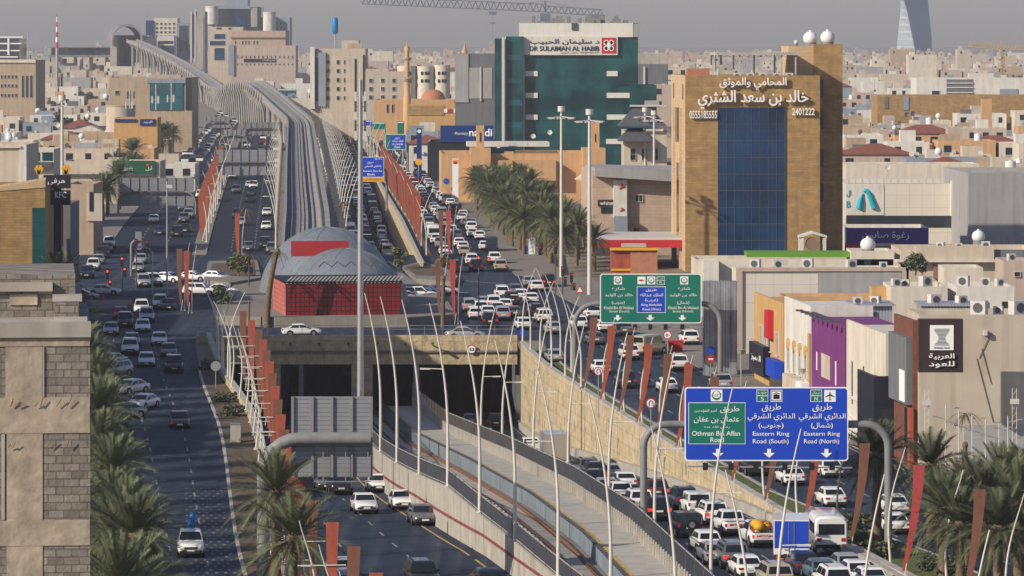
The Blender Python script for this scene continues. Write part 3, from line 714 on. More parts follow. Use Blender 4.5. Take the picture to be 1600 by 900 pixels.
# ---- unfinished block building, left foreground
u=B('concrete_building','unfinished concrete block building with raw plaster panels, left foreground','building',-60,140,528,128,9,'block_grey',z0=-2.4,top=False,rz=6)
def ux(p): return u.lx(p)
for a,c,b,e in ((8,66,543,630),(10,66,675,818),(10,66,853,1000),(-60,-8,543,1000)): u.box('plaster_panel','plaster_raw',a,c,b,e,-.022)
for b,e in ((528,542),(622,678),(814,854)): u.box('floor_slab','plaster_raw',-60,139.5,b,e,-.035)
u.box('column','concrete',66.5,68.5,543,621,-.04); u.box('column','concrete',1.5,7,679,813,-.04)
g=MB(); g.box(-.3,u.W+.02,-.14,9.2,u.H+.004,u.H+.42); u.put(g,'cornice','concrete')
g=MB(); h0=u.H+.424; g.box(0,ux(118),2.5,9,h0,u.lz(437)); u.put(g,'roof_wall','block_grey')
g=MB(); g.box(ux(14),ux(58),2.44,2.496,h0+.35,u.lz(468)); u.put(g,'plaster_panel','plaster_raw')
g=MB(); g.box(-.3,ux(82),2.3,2.496,u.lz(463),u.lz(449)); u.put(g,'roof_beam','concrete'); 
g=MB(); g.box(ux(82),ux(128),1.2,8.8,u.lz(476),u.lz(468)); g.box(ux(84),ux(136),.4,1.19,u.lz(507),u.lz(499)); u.put(g,'stair_slab','concrete_light')
g=MB(); g.box(ux(85),ux(118),1.0,2.3,u.lz(512),u.lz(477)); g.box(ux(118),ux(123),.9,2.49,h0,u.lz(477)); g.box(ux(89),ux(133),.6,2.0,h0,u.lz(508)); u.put(g,'stair_wall','block_grey')
rnd=random.Random(5)
for i in range(12):
    a=rnd.uniform(-5,120); b=rnd.choice((636,700)); g=MB(); g.bar((ux(a),-.1,u.lz(b)),(ux(a+rnd.uniform(3,9)),-.14,u.lz(b-rnd.uniform(6,14))),.018); u.put(g,'starter_bar','rust')
# ---- ochre building with glass corner and the pylon signs, left
o=B('office_building','ochre stone building with a dark glass corner, behind the unfinished block building','building',-70,70,293,560,22,'stone_tan',rz=3)
g=MB(); g.add([(o.lx(-70),-.1,o.lz(304)),(o.lx(70.5),-.1,o.lz(293)),(o.lx(70.5),-.1,o.lz(281)),(o.lx(-70),-.1,o.lz(303))],[(0,1,2,3)]); g.add([(o.lx(-70),-.1,o.lz(303)),(o.lx(70.5),-.1,o.lz(281)),(o.lx(66),9,o.lz(281)),(o.lx(-70),9,o.lz(303))],[(0,1,2,3)]); o.put(g,'sloping_roof','stone_tan_plain')
o.box('glass_corner','glass_green',50,70.2,325,434,-.12)
k=B('shop','narrow shop with a pale teal glass front, right of the ochre building','shop',75,110,318,590,12,'wall_dgrey')
k.box('glass_front','blue_panel',76,96,320,384,-.15).data.materials[0]=mat('teal_panel',(.16,.42,.38),.4,var=.08,kind=k_grid(1.2,0,.05,.8))
k=B('shop','olive and beige shop front with a dark roof edge, left of the palms','shop',103,146,288,690,16,'wall_tan')
k.box('side_face','wall_beige',136,160,302,345,-.3); k.box('door','glass_dark',140,146,300,330,-.4)
ps=thing('pylon_sign','black pylon sign with two stacked lettered boxes, beside the ochre building','sign',(XD(90,575),575,gz(575)))
d=575
g=MB(); g.box(XD(84,d),XD(96,d),d-.3,d+.3,gz(d),ZD(273,d)); g.build('column','sign_black',ps)
for a,b in ((273,294),(297,320)):
    g=MB(); g.box(XD(69,d),XD(111,d),d-1,d-.31,ZD(b,d),ZD(a,d)); f=g.build('sign_box','sign_black',ps)
    g=MB()
    if a<290: letters(g,'هرفي',XD(76,d),XD(103,d),ZD(290,d),ZD(278,d),d-1.04,.02)
    else: letters(g,'KFC',XD(87,d),XD(105,d),ZD(309,d),ZD(299,d),d-1.04,.02,.02)
    g.build('lettering','sign_white',f)
for x in (62,104):
    g=MB(); 
    for i in range(5): g.bar((XD(x,d),d-.7,ZD(272,d)),(XD(x-6+i*3,d),d-.7,ZD(262-2*(i%2)*2,d)),.55,.3)
    g.build('star_emblem','sign_yellow',ps)
# ---- shops and houses on the left of the far street
def wrow(b,y0,y1,n,wf=.4,x0=None,x1=None,glass='glass_dark'):
    pass
b=B('building','pale beige block with a white corner strip, at the left edge above the ochre building','building',-60,41,226,760,20,'wall_sandy'); b.box('corner_strip','wall_offwhite',30,41.4,226,290,-.2); b.box('ledge','wall_cream',-60,33,228,231,-.5)
b=B('shop','shop with dark green glass panels and a pale cornice, left of the white lamp mast','shop',41,84,233,800,14,'wall_cream'); b.box('glass_panel','glass_green',44,62,238,251,-.1); b.box('glass_panel','glass_green',66,82,238,251,-.1); b.box('canopy','roof_slate',41,82,253,262,-1.2)
b=B('building','tan building with a small gable and round windows, behind the green restaurant sign','building',103,232,210,1010,24,'wall_tan',group=None)
for x in (113,139,177): b.win(x,233,x+6,239,bars=(2,2))
g=MB(); g.prism_xz([(b.lx(108),b.lz(205)),(b.lx(160),b.lz(205)),(b.lx(141),b.lz(196))],.3,8); b.put(g,'gable','wall_cream')
for x in (124,154):
    g=MB(); g.T=Matrix.Translation((b.lx(x+3.5),-.1,b.lz(236)))@Matrix.Rotation(R(90),4,'X'); g.cyl(0,0,-.08,.09,.55,n=12); g.T=None; b.put(g,'round_window','glass_dark')
b=B('restaurant','low white restaurant behind the long green sign','restaurant',100,250,252,870,14,'wall_sandy'); b.box('roof_edge','steel_dark',100,240,272,275,-.6)
sg=b.box('sign_panel','sign_green',176,243,251,272,-.5,-.3); sg.data.materials[0]=mat('sign_green_dark',(.012,.09,.045),.5,var=.05)
b.text('Applebee\'s',180,208,260,268.5,'sign_white',-.52,parent=sg); b.text('أبل',228,238,259,267,'sign_white',-.52,parent=sg)
for x in (186.5,232):
    g=MB(); g.sph((b.lx(x),-.53,b.lz(258)),.35,.06,.33,nu=10,nv=6); b.put(g,'apple_emblem','sign_red',sg)
b=B('warehouse','long low building with white sign boards, above the green restaurant sign','shop',150,236,200,1060,18,'wall_ochre'); b.box('roof_edge','steel_dark',120,246,196.5,200,-.8); b.box('sign_board','sign_white',164,242,201,213,-.3)
b.text('Home Care',166,186,203,208,'letter_dark',-.32); b.text('للعناية',222,238,203,208,'letter_dark',-.32)
b=B('building','tan building with a big teal glass face, below the bend of the viaduct','building',171,300,121,1250,26,'wall_tan'); b.box('glass_face','glass_teal',234,286,131,172,-.3); b.box('dark_side','glass_dark',290,300,121,172,-.2); b.box('frame','wall_bluegrey',230,290,123,130,-.5); b.win(180,142,186,148)
b.box('roof_block','wall_pink',232,282,117,121,1,9)
b=B('storage_tank','short round beige tank with a flat top, left of the teal glass building','tank',162,207,170,1050,1,'wall_beige',top=False) if False else None
r=thing('storage_tank','short round beige tank building with a flat top, left of the teal glass building','tank',(XD(185,1050),1056,gz(1050)))
g=MB(); g.cyl(XD(185,1050),1056,gz(1050),ZD(167,1050),3.4,n=28); g.build('shell','wall_beige',r); g=MB(); g.cyl(XD(185,1050),1056,ZD(167,1050)+.004,ZD(165,1050),3.5,n=28); g.build('rim','wall_tan',r)
b=B('shop','long blue shop sign boards on an ochre wall, below the teal glass building','shop',178,246,184,1000,10,'wall_ochre'); b.box('sign_board','sign_navy',180,213,186,190.5,-.3); b.box('sign_board','sign_navy',219,242,186,196,-.3); b.text('البريد',224,238,188,193,'sign_white',-.33)
b=B('building','brown block building with rows of small windows and vertical slots, at the left edge','building',-40,56,94,1500,30,'wall_tan')
b.grid(0,116,28,124,5,1,.5,.6); b.grid(0,130,28,138,5,1,.5,.6); b.grid(0,145,28,153,5,1,.5,.6)
for x in (34,40.5,47): b.win(x,118,x+3.5,152,t=.05)
b.box('battlement','wall_cream',-40,56,93,98,-.5)
b=B('airport_building','dark glazed building with white floor bands and a flaring roof, at the left edge','building',-30,30,60,2600,40,'glass_dark')
for y in (57,67,78,88): b.box('floor_band','sign_white',-30,36-(y-57)*.25,y,y+2,-1)
for x in (12,): b.box('column','sign_white',x,x+3,60,86,-1.5)
# ---- centre-left cluster of towers
b=B('office_tower','slim pale grey tower with vertical strips, left of the white round sign tower','tower',297,320,18,2450,22,'wall_grey'); b.box('strip','frame_light',298,300,18,97,-.4); b.box('glass_strip','glass_dark',300.5,303,22,90,-.2); b.box('strip','frame_light',304,306,14,97,-.5); b.box('grey_front','concrete',306,318,26,110,-.3)
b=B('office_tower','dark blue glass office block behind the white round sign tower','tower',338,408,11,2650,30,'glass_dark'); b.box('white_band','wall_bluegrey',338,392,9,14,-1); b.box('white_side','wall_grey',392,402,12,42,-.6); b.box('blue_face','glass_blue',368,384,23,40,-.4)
def round_tower(name,label,px,r,pyt,pyb,d,m,cat='tower'):
    q=thing(name,label,cat,(XD(px,d),d,gz(d))); g=MB(); g.cyl(XD(px,d),d,ZD(pyb,d),ZD(pyt,d),r,n=24); g.build('shaft',m,q); g=MB(); g.cyl(XD(px,d),d,ZD(pyt,d)+.004,ZD(pyt,d)+.8,r*1.04,n=24); g.build('cap','frame_light',q)
    g=MB(); g.cyl(XD(px,d),d,gz(d),ZD(pyb,d)-.01,r*.6,n=16); g.build('base','wall_grey',q); return q
round_tower('round_tower','white round sign tower with a dark emblem, left of the dark blue glass block',331,3.6,12,38,2550,'wall_offwhite')
q=round_tower('round_tower','white round tower with two small openings, above the brown brick complex',421,3.6,21,48,2560,'wall_offwhite')
B('office_tower','pale grey slab tower behind the second white round tower','tower',393,453,27,2660,24,'wall_bluegrey').grid(430,32,448,66,3,4,.5,.5)
b=B('office_building','beige office building with big dark windows, below the white round sign tower','building',325,380,42,2350,25,'wall_beige')
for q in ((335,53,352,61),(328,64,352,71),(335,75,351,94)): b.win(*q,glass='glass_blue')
b.win(338,43,346,46); b.win(357,43,362,46)
b=B('office_building','brown brick complex with a cornice and slot windows, left of the cream hotel','building',361,446,48,2300,40,'sandstone_pink'); b.box('cornice','wall_brown',361,446,58,60,-.6)
for x in (367,378,383,388,396,401): b.win(x,64,x+1.8,69,t=.04)
b=B('office_building','long beige office front with a dark sign strip, left of the cream hotel','building',365,462,71,2250,24,'wall_pink')
b.grid(368,86,460,92,14,1,.25,.6); b.grid(368,98,460,103,14,1,.25,.5); b.box('sign_strip','sign_black',381,431,92,97,-.3); b.text('مجمع العيادات',407,430,93,96,'sign_white',-.32); b.box('blue_column','wall_bluegrey',357,366,70,118,-.8)
b=B('office_tower','grey blue glass tower in the haze, left of the slim pale grey tower','tower',276,300,36,2920,22,'wall_bluegrey'); b.box('glass_face','glass_dark',280,294,40,80,-.3)
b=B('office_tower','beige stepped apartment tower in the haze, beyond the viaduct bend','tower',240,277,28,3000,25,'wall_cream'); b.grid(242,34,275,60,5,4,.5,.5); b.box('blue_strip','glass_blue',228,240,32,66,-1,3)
b=B('round_building','white round office building with a blue band, beside the far viaduct','building',246,272,56,2900,20,'wall_offwhite'); b.box('glass_band','glass_dark',248,270,64,68,-.4); b.box('teal_base','glass_teal',246,272,71,84,-.4)
B('office_tower','far hazy slab tower whose top leaves the picture, above the dark blue glass block','tower',351,387,-20,4200,40,'wall_bluegrey')
h=B('hotel','cream hotel with rows of small square windows and a blue sign balloon above it','hotel',485,571,76,1400,24,'wall_beige')
for x in (510.5,526,537): 
    for y in (94,108,122,136,150): h.win(x,y,x+(4.5 if x<530 else 2),y+6,bars=(1,1),t=.06)
h.box('glass_strip','glass_dark',554,557,92,150,-.2); h.box('glass_strip','glass_dark',567,570,86,150,-.2); h.box('side_wall','wall_offwhite',485,492,73,170,-1.5); h.box('blue_wall','wall_bluegrey',492,509,82,166,-.8); h.box('dark_strip','glass_dark',492,497,90,158,-.9)
h.box('roof_block','wall_beige',533,560,63,76,3,14); h.box('roof_block','wall_tan',543,566,68,76,1,2.9)
q=thing('sign_balloon','tall bright blue cylinder sign on the roof of the cream hotel','sign',(XD(523,1405),1408,ZD(76,1405)))
g=MB(); d=1405; X=XD(523,d); g.tube([(X,1408,ZD(53,d)),(X,1408,ZD(51,d)),(X,1408,ZD(30,d)),(X,1408,ZD(27,d))],[.5,.95,.95,.5],16); g.build('cylinder','balloon_blue',q); g=MB(); g.cyl(X,1408,ZD(76,d),ZD(53,d),.25,n=8); g.build('post','steel',q); g=MB(); g.cyl(X,1408,ZD(27,d),ZD(21,d),.06,n=6); g.build('spike','steel',q)
b=B('apartment_building','tan apartment block with square windows, between the cream hotel and the minaret','building',571,632,112,1380,20,'wall_beige')
for x in (577,595.5,613):
    for y in (123,136,149): b.win(x,y,x+5,y+6,bars=(2,1),t=.06)
b.box('roof_block','wall_beige',571,607,108,112,2,12)
b=B('mosque_hall','sand coloured mosque building with arches and small columns','mosque',585,712,156,1330,25,'wall_orange')
for x in (604,612): b.win(x,163,x+3,176,t=.05)
for x in (573,): pass
g=MB(); g.sph((b.lx(676),9,b.lz(156)),3.6,3.6,3.0,nu=20,nv=8,v0=0); b.put(g,'dome','terracotta')
q=thing('minaret','slim sandstone minaret with balconies and a pointed top, by the mosque dome','minaret',(XD(636,1320),1320,gz(1320))); d=1320; X=XD(636,d)
g=MB(); g.tube([(X,d,gz(d)),(X,d,ZD(150,d)),(X,d,ZD(149,d)),(X,d,ZD(126,d))],[1.15,1.1,.85,.85],12); g.tube([(X,d,ZD(121,d)),(X,d,ZD(96,d))],[.75,.7],12); g.build('shaft','wall_orange',q)
for y in (124,92): g=MB(); g.cyl(X,d,ZD(y+3,d),ZD(y,d),1.0,1.25,n=12); g.cyl(X,d,ZD(y,d)+.003,ZD(y-2,d),1.3,n=12); g.build('balcony','wall_tan',q)
g=MB(); g.tube([(X,d,ZD(90,d)),(X,d,ZD(82,d)),(X,d,ZD(74,d)),(X,d,ZD(71,d)),(X,d,ZD(63,d))],[.65,.65,.85,.2,.04],12); g.build('spire','wall_orange',q)
b=B('shop','ochre building with textured wall panels, in front of the mosque dome','shop',636,711,163,1250,14,'wall_ochre'); b.box('wall_panel','stone_tan',637,694,165,180,-.2)
for i,(x,m) in enumerate(((694,'sign_white'),(701,'sign_red'),(709,'sign_white'))): b.box('sign_board',m,x,x+5,170,176,-.3)
for i,(a,c,t) in enumerate(((620,650,103),(650,678,104),(678,703,102))):
    r=thing('round_house',('cream round fronted house, left of three behind the minaret','cream round fronted house in the middle of three behind the mosque dome','cream round fronted house, right of three behind the mosque dome')[i],'house',(XD((a+c)/2,1500),1506,gz(1500)),'round fronted houses')
    g=MB(); d=1500; g.cyl(XD((a+c)/2,d),1506,gz(d),ZD(t,d),(c-a)/2*d/F,n=24); g.build('wall','wall_cream',r)
    for s in (-.45,.1,.5):
        for y in (112,124): g=MB(); X=XD((a+c)/2+s*11,d); g.box(X-.4,X+.4,1506-(c-a)/2*d/F-.05,1506-(c-a)/2*d/F+1.6,ZD(y+5,d),ZD(y,d)); g.build('window','glass_dark',r)
q=thing('minaret','distant minaret tip behind the dark grey block building','minaret',(XD(726,1900),1900,gz(1900))); d=1900; X=XD(726,d); g=MB(); g.tube([(X,d,gz(d)),(X,d,ZD(84,d)),(X,d,ZD(80,d)),(X,d,ZD(75,d)),(X,d,ZD(63,d))],[1,1,1.3,.5,.05],10); g.build('shaft','wall_orange',q)
b=B('office_building','plain dark grey block building with wide panel bays, left of the green glass hospital','building',711,775,84,1200,24,'wall_dgrey',rz=0); b.box('grey_side','wall_grey',711,732,84,160,-.3); 
for x in (733,752): b.box('bay_panel','wall_grey',x,x+17,106,154,-.2)
b.box('bay_frame','frame_light',750,752,104,158,-.5)
# ---- pharmacy board, dark block, sandstone restaurant
b=B('pharmacy','dark glass block carrying a long blue pharmacy sign','pharmacy',668,776,222,1000,26,'glass_dark'); sg=b.box('sign_panel','sign_navy',688,771,196,222,-.4,.2); b.text('nahdi',733,769,201,213,'sign_white',-.42,bold=.02,parent=sg); b.text('Pharmacy',711,731,206,212,'sign_white',-.42,parent=sg)
b=B('restaurant','sandstone castle style restaurant with two square towers and shadowed walls','restaurant',690,945,240,880,26,'wall_orange',rz=2)
b.box('tower','wall_orange',735,766,231,330,-3,6); b.box('tower','wall_orange',910,945,231,300,-3,5); b.box('front_block','wall_orange',778,800,250,278,-4,-.01); b.box('long_front','wall_orange',800,868,250,282,-2.5,-.02); b.box('upper_block','wall_brown',800,873,237,249,1,8); b.box('upper_block','wall_orange',788,803,237,249,.5,8)
b.box('chimney_tower','wall_orange',744,756,196,231,-2,0); b.box('chimney_tower','wall_orange',924,936,188,231,-2,0)
for x in (749,): b.box('slot','glass_dark',x,x+2.5,207,221,-2.06,-1.99)
for x in (749,): b.box('slot','glass_dark',x,x+2.5,257,267,-3.06,-2.99)
b.box('slot','glass_dark',929,931,209,222,-2.06,-1.99)
for x in (795,): b.box('window','glass_dark',786,791,267,272,-4.06,-3.99)
for x in (795,816,838,857): b.box('doorway','glass_dark',x,x+9,285,299,-.1)
b.box('white_roof','wall_offwhite',731,860,223,230,4,14); b.box('glass_front','glass_teal',767,806,232,247,2,3)
for i,(x,y,d) in enumerate(((815,280,800),(915,262,800))):
    q=thing('tent_canopy',('cream pyramid tent canopy, left of the two lamp masts','cream peaked tent canopy behind the white lamp mast')[i],'canopy',(XD(x,d),d,gz(d))); X=XD(x,d); zt0=ZD(y+18,d); zz=ZD(y,d)
    g=MB(); n=12; rings=[]
    vs=[];fs=[]
    for j in range(6):
        t=j/5; rr=2.2*(1-t)**1.6+.05; z=zt0+(zz-zt0)*t
        for kq in range(4): 
            a=R(45+90*kq); vs.append((X+rr*1.2*math.cos(a),d+rr*1.2*math.sin(a),z))
    for j in range(5):
        for kq in range(4): fs.append((j*4+kq,j*4+(kq+1)%4,j*4+4+(kq+1)%4,j*4+4+kq))
    g.add(vs,fs); g.build('canopy_cloth','tent',q); g=MB(); g.cyl(X,d,gz(d),zz,.08,n=6); g.build('mast','lamp_white',q)
b=B('restaurant','grey stone restaurant with a sweeping flat roof and red leaf emblems','restaurant',926,1075,266,690,26,'sandstone_pink',rz=3)
g=MB(); g.prism_xz([(b.lx(928),b.lz(275)),(b.lx(1080),b.lz(285)),(b.lx(1080),b.lz(266)),(b.lx(928),b.lz(262))],-2.5,20); b.put(g,'sweeping_roof','wall_grey')
b.box('white_panel','wall_offwhite',958,979,281,340,-1.2); 
for x,y,s in ((971,292,1.0),(971,328,.7)):
    g=MB()
    for i in range(7):
        a=R(-30+40*i); g.bar((b.lx(x),-1.25,b.lz(y)),(b.lx(x)+s*.5*math.cos(a),-1.25,b.lz(y)+s*.55*math.sin(a)),.22*s,.06)
    b.put(g,'leaf_emblem','sign_red')
b.box('sign_board','sign_brown',934,958,312,322,-.6); b.text('white',937,957,314,320,'sign_white',-.63); b.win(993,305,1004,315,bars=(2,1)); b.box('window','glass_dark',939,957,325,333,-.2); b.box('dark_sign','sign_black',990,998,356,364,-1)
b.box('grey_block','wall_bluegrey',958,979,337,365,-2,-1.3)
b=B('house','yellow villa with dark slate hip roofs, between the hospital and the brown office tower','house',975,1042,205,760,18,'wall_sandy')
for a,c,y0,y1,yy in ((966,1042,197,170,-1.5),(965,1020,220,200,-4)):
    g=MB(); x0,x1=b.lx(a),b.lx(c); z0,z1=b.lz(y0),b.lz(y1); q=(x1-x0)*.3
    g.add([(x0,yy,z0),(x1,yy,z0),(x1,yy+10,z0),(x0,yy+10,z0),(x0+q,yy+5,z1),(x1-q,yy+5,z1)],[(0,1,5,4),(1,2,5),(2,3,4,5),(3,0,4),(3,2,1,0)]); b.put(g,'hip_roof','roof_slate')
for x in (985,1003,1020): b.win(x,232,x+8,250,bars=(1,2))
# ---- petrol station canopy and orange kiosk
b=B('petrol_station','petrol station with a flat red canopy and an orange tiled kiosk','petrol station',925,1075,375,655,20,'awning_red',pyb=387,top=False)
g=MB(); g.box(0,b.W,.4,20.0,b.H+.004,b.H+.35); b.put(g,'canopy_top','frame_light')
for x in (6,13): 
    for y in (3,17): g=MB(); g.box(x-.2,x+.2,y-.2,y+.2,gz(655)-b.z0,0); b.put(g,'canopy_post','frame_light')
q=B('kiosk','orange tiled kiosk with a yellow cornice, under the red canopy edge','kiosk',955,1027,389,632,6,'fin_orange',top=False); q.r.parent=None
q.box('front_face','terracotta',985,1027,393,432,-.25); q.box('cornice','sign_yellow',953,1028,387,391,-.6); q.box('base_band','sign_yellow',955,985,420,423,-.15); q.box('roof_block','wall_beige',972,1010,382,387,1,4)
# ---- brown stone law office tower
t=B('office_tower','brown stone office tower with a tall blue glass front and large arabic letters','tower',1071,1282,118,650,25,'stone_tan',rz=2.5)
g=MB(); g.box(-.05,-.004,.02,24.9,0,t.H-.004); t.put(g,'side_cladding','stone_tan_plain')
t.lbox('window','glass_dark',7,17,t.lz(225),t.lz(170),-.12,-.06); t.lbox('window','glass_dark',10,15,t.lz(428),t.lz(258),-.12,-.06)
for y0 in (3,19.5): t.lbox('slot_window','glass_dark',y0,y0+1.5,t.lz(156),t.lz(132),-.1,-.06)
for y0 in (5.6,17.6): t.lbox('pilaster','stone_tan_plain',y0,y0+1.0,0,t.lz(170),-.4,-.06)
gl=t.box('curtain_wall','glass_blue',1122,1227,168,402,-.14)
g=MB()
for i in range(9): x=t.lx(1122)+(t.lx(1227)-t.lx(1122))*i/8; g.box(x-.03,x+.03,-.2,-.141,t.lz(402),t.lz(168))
for y in range(168,403,26): g.box(t.lx(1122),t.lx(1227),-.19,-.142,t.lz(y)-.04,t.lz(y)+.04)
t.put(g,'mullion_grid','steel_dark',gl)
for y in (402,): pass
t.text('المحامي والموثق',1124,1229,121,140,'sign_white',-.35,.12,.01); t.text('خالد بن سعد الشثري',1090,1263,141,170,'sign_white',-.4,.15,.012)
t.text('0555185555',1077,1120,173,185,'sign_white',-.3,.1,.01); t.text('2401222',1238,1273,169,180,'sign_white',-.3,.1,.01)
t.boxl('rear_tower','stone_tan',19.4,23.6,9,20,0,ZD(69,664)-t.z0); t.boxl('rear_tower_top','stone_tan_plain',15.8,19.39,10,20,t.H-.6,ZD(72,664)-t.z0)
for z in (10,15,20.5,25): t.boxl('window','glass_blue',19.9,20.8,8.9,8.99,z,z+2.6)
# roof pergola, plant and parapet
g=MB(); pz=t.H+2.9; g.box(4.6,16.4,1.6,12,pz,pz+.4); 
for x in (5,8,11,14,16): 
    for y in (2,12): g.bar((x,y,t.H-.6),(x,y,pz),.22)
for i in range(14): g.bar((5+i*.8,1.95,pz-.3),(5.4+i*.8,1.95,pz),.05); g.bar((5.4+i*.8,1.95,pz),(5.8+i*.8,1.95,pz-.3),.05)
t.put(g,'roof_pergola','concrete_light')
g=MB(); g.box(.3,3.5,.3,3,t.H,t.H+1.0); t.put(g,'roof_wall','terracotta')
ac=thing('air_conditioner','grey air conditioning unit on the roof of the brown office tower','air conditioner',(0,0,0))
g=MB(); g.box(-.55,.55,-.4,.4,0,1.0); g.build('casing','frame_light',ac); g=MB(); g.T=Matrix.Translation((0,-.41,.5))@Matrix.Rotation(R(90),4,'X'); g.cyl(0,0,-.02,.02,.36,n=12); g.T=None; g.build('fan_grille','steel_dark',ac)
acs=snapshot(ac); tw=t.r
def on_roof(t,x,y,z): return t.r.location+Matrix.Rotation(t.r.rotation_euler.z,3,'Z')@Vector((x,y,z))
ac.location=on_roof(t,7.5,1.2,t.H-.64); ac['group']='air conditioning units on the brown tower'; ac['label']='grey air conditioning unit on the brown tower roof, leftmost of the row under the pergola'
for i,x in enumerate((9.4,11.2,13.2,15.0)):
    dup(ac,acs,on_roof(t,x,1.2,t.H-.64),0,1.0,'grey air conditioning unit on the brown tower roof, %s from the left under the pergola'%('second','third','fourth','fifth')[i],'air conditioning units on the brown tower')
# ---- green glass hospital
h=B('hospital','green glass hospital with white panels and a red emblem on its top sign','hospital',812,997,36,1100,34,'glass_green')
h.box('white_parapet','panel_white',811,989,36,58,-.5); h.box('parapet_side','wall_grey',989,998,37,58,-.4)
sg=h.box('sign_panel','wall_offwhite',818,965,57,86,-.9,-.4)
h.text('د سليمان الحبيب',828,936,61,70,'letter_dark',-.95,.05,.01,parent=sg); h.text('DR SULAIMAN AL HABIB',827,936,72,79.5,'letter_dark',-.95,.05,.015,parent=sg); h.text('Al Suwaidi Hospital  مستشفى السويدي',876,936,81,84,'letter_dark',-.95,.03,parent=sg)
h.box('emblem','sign_red',940,962,59,83,-1.05,-.91)
g=MB()
X,Z=h.lx(951),h.lz(71)
for a in (45,135,225,315): 
    c,s=math.cos(R(a)),math.sin(R(a)); g.T=Matrix.Translation((X+c*.85,-1.07,Z+s*.95))@Matrix.Rotation(R(45),4,'Y'); g.box(-.38,.38,-.02,.02,-.62,.62); g.box(-.62,.62,-.02,.02,-.38,.38)
g.T=Matrix.Translation((X,-1.08,Z)); g.box(-.35,.35,-.02,.02,-.75,.75); g.T=None
h.put(g,'flower_mark','sign_white')
for y in (111,145,179): 
    h.box('white_panel','panel_white',821,840,y,y+8,-.3); h.box('white_panel','panel_white',948,965 if y<120 else 984 if y<150 else 990,y,y+8,-.3)
h.box('white_panel','panel_white',947,992,217,225,-.3); h.box('corner_strip','frame_light',814,820,60,250,-.35)
h.box('dark_window_band','glass_dark',965,984,131,132.5,-.3)
b=B('hospital_wing','low green glass wing with a grey roof, right of the hospital','hospital wing',984,1026,133,1095,20,'glass_green'); b.box('roof_edge','frame_light',984,1040,164,166.5,-1); b.box('skylight','wall_grey',1007,1030,157,165,-.8)
b=B('hospital_wing','narrow green glass slab with pale vertical edges, left of the hospital','hospital wing',773,788,60,1097,22,'glass_green'); b.box('edge_strip','frame_light',784,788.3,58,225,-.3)
b=B('hospital_wing','dark green glass slab between the narrow slab and the hospital front','hospital wing',788,818,57,1098,22,'glass_green'); b.box('edge_strip','frame_light',788.5,790.5,57,225,-.3)
for y in (95,130,165,200): b.box('pale_glazing','glass_teal',793,816,y-9,y,-.05)
rr=random.Random(3)
for i in range(26): 
    g=MB(); x=rr.uniform(2,26); y=rr.uniform(2,12); s=rr.uniform(.3,1.2); g.box(x,x+s*1.5,y,y+s,h.H-.64,h.H+rr.uniform(.3,1.8)); h.put(g,'roof_plant','steel_paint')
h.box('duct_shaft','steel_dark',893,902,36,47,-.8,-.5)
b=B('office_building','half finished grey concrete building with columns, behind the hospital wing','building',997,1044,84,1300,20,'concrete'); b.box('dark_storey','wall_dgrey',997,1044,100,160,-.3); b.box('column','frame_light',1005,1008,104,135,-.8)
# ---- right side: clinic with A emblem, purple sign, grey wall
c=B('clinic','cream panelled clinic with a turquoise letter emblem','clinic',1322,1520,287,720,24,'panel_grid',rz=0); c.box('roof_rail','frame_light',1322,1475,278,279.5,-.1,.1)
for i in range(14): x=1326+i*11; g=MB(); g.box(c.lx(x)-.04,c.lx(x)+.04,-.05,.05,c.H,c.lz(278)); c.put(g,'rail_post','steel')
c.box('window_band','glass_dark',1322,1519,337,355,-.15); c.box('corner_pillar','wall_offwhite',1485,1512,282,337,-1.2); c.box('plain_panel','wall_offwhite',1322,1381,288,336,-.1)
# emblem: two slanting drops with an arch
g=MB()
g.tube([(c.lx(1342),-.25,c.lz(326)),(c.lx(1344),-.25,c.lz(314)),(c.lx(1348),-.25,c.lz(302))],[.5,.42,.06],10)
g.tube([(c.lx(1349),-.25,c.lz(299)),(c.lx(1353),-.25,c.lz(296.5)),(c.lx(1358),-.25,c.lz(303)),(c.lx(1362),-.25,c.lz(314)),(c.lx(1366),-.25,c.lz(325))],[.12,.3,.38,.42,.5],10)
o_=c.put(g,'emblem','sign_cyan'); c.text('B',1322.5,1328.5,314,324,'sign_cyan',-.15); c.text('ال',1322.5,1329,297,308,'sign_cyan',-.15)
b=B('shop','shop under a long purple sign with white arabic letters, below the clinic','shop',1322,1451,356,690,14,'wall_offwhite'); sg=b.box('sign_panel','sign_purple',1322,1450,356,381,-.4,-.01); b.text('رغوة صابون',1347,1420,361,375,'sign_white',-.43,.03,.01,parent=sg)
b.box('red_awning','awning_red',1320,1344,380,394,-1.2); b.box('white_awning','wall_offwhite',1366,1397,380,384,-1)
b=B('warehouse','plain grey concrete hall with a blank wall, right of the clinic','warehouse',1513,1760,270,700,30,'wall_grey',rz=2); b.box('wall_panel','wall_grey',1500,1760,368,400,-1.5)
b=B('building','cream long parapet building behind the clinic','building',1322,1530,256,770,12,'wall_cream')
b=B('shed','beige rooftop block with a wide overhang and a shaded porch, far right','building',1407,1620,390,560,14,'wall_sandy'); b.box('overhang','wall_cream',1400,1620,405,409,-1.2); b.box('upper_block','wall_sandy',1430,1552,384,405,-.9); b.box('porch','wall_dgrey',1552,1598,390,404,-.3); b.box('post','wall_brown',1458,1464,410,435,-.6,-.1)  # porch is a flat dark panel, its shade put into the colour
b=B('house','square cream stair block with a dark doorway, under the white dome tank','house',1330,1396,392,560,8,'wall_cream'); b.box('doorway','glass_dark',1350,1361,406,418,-.05)
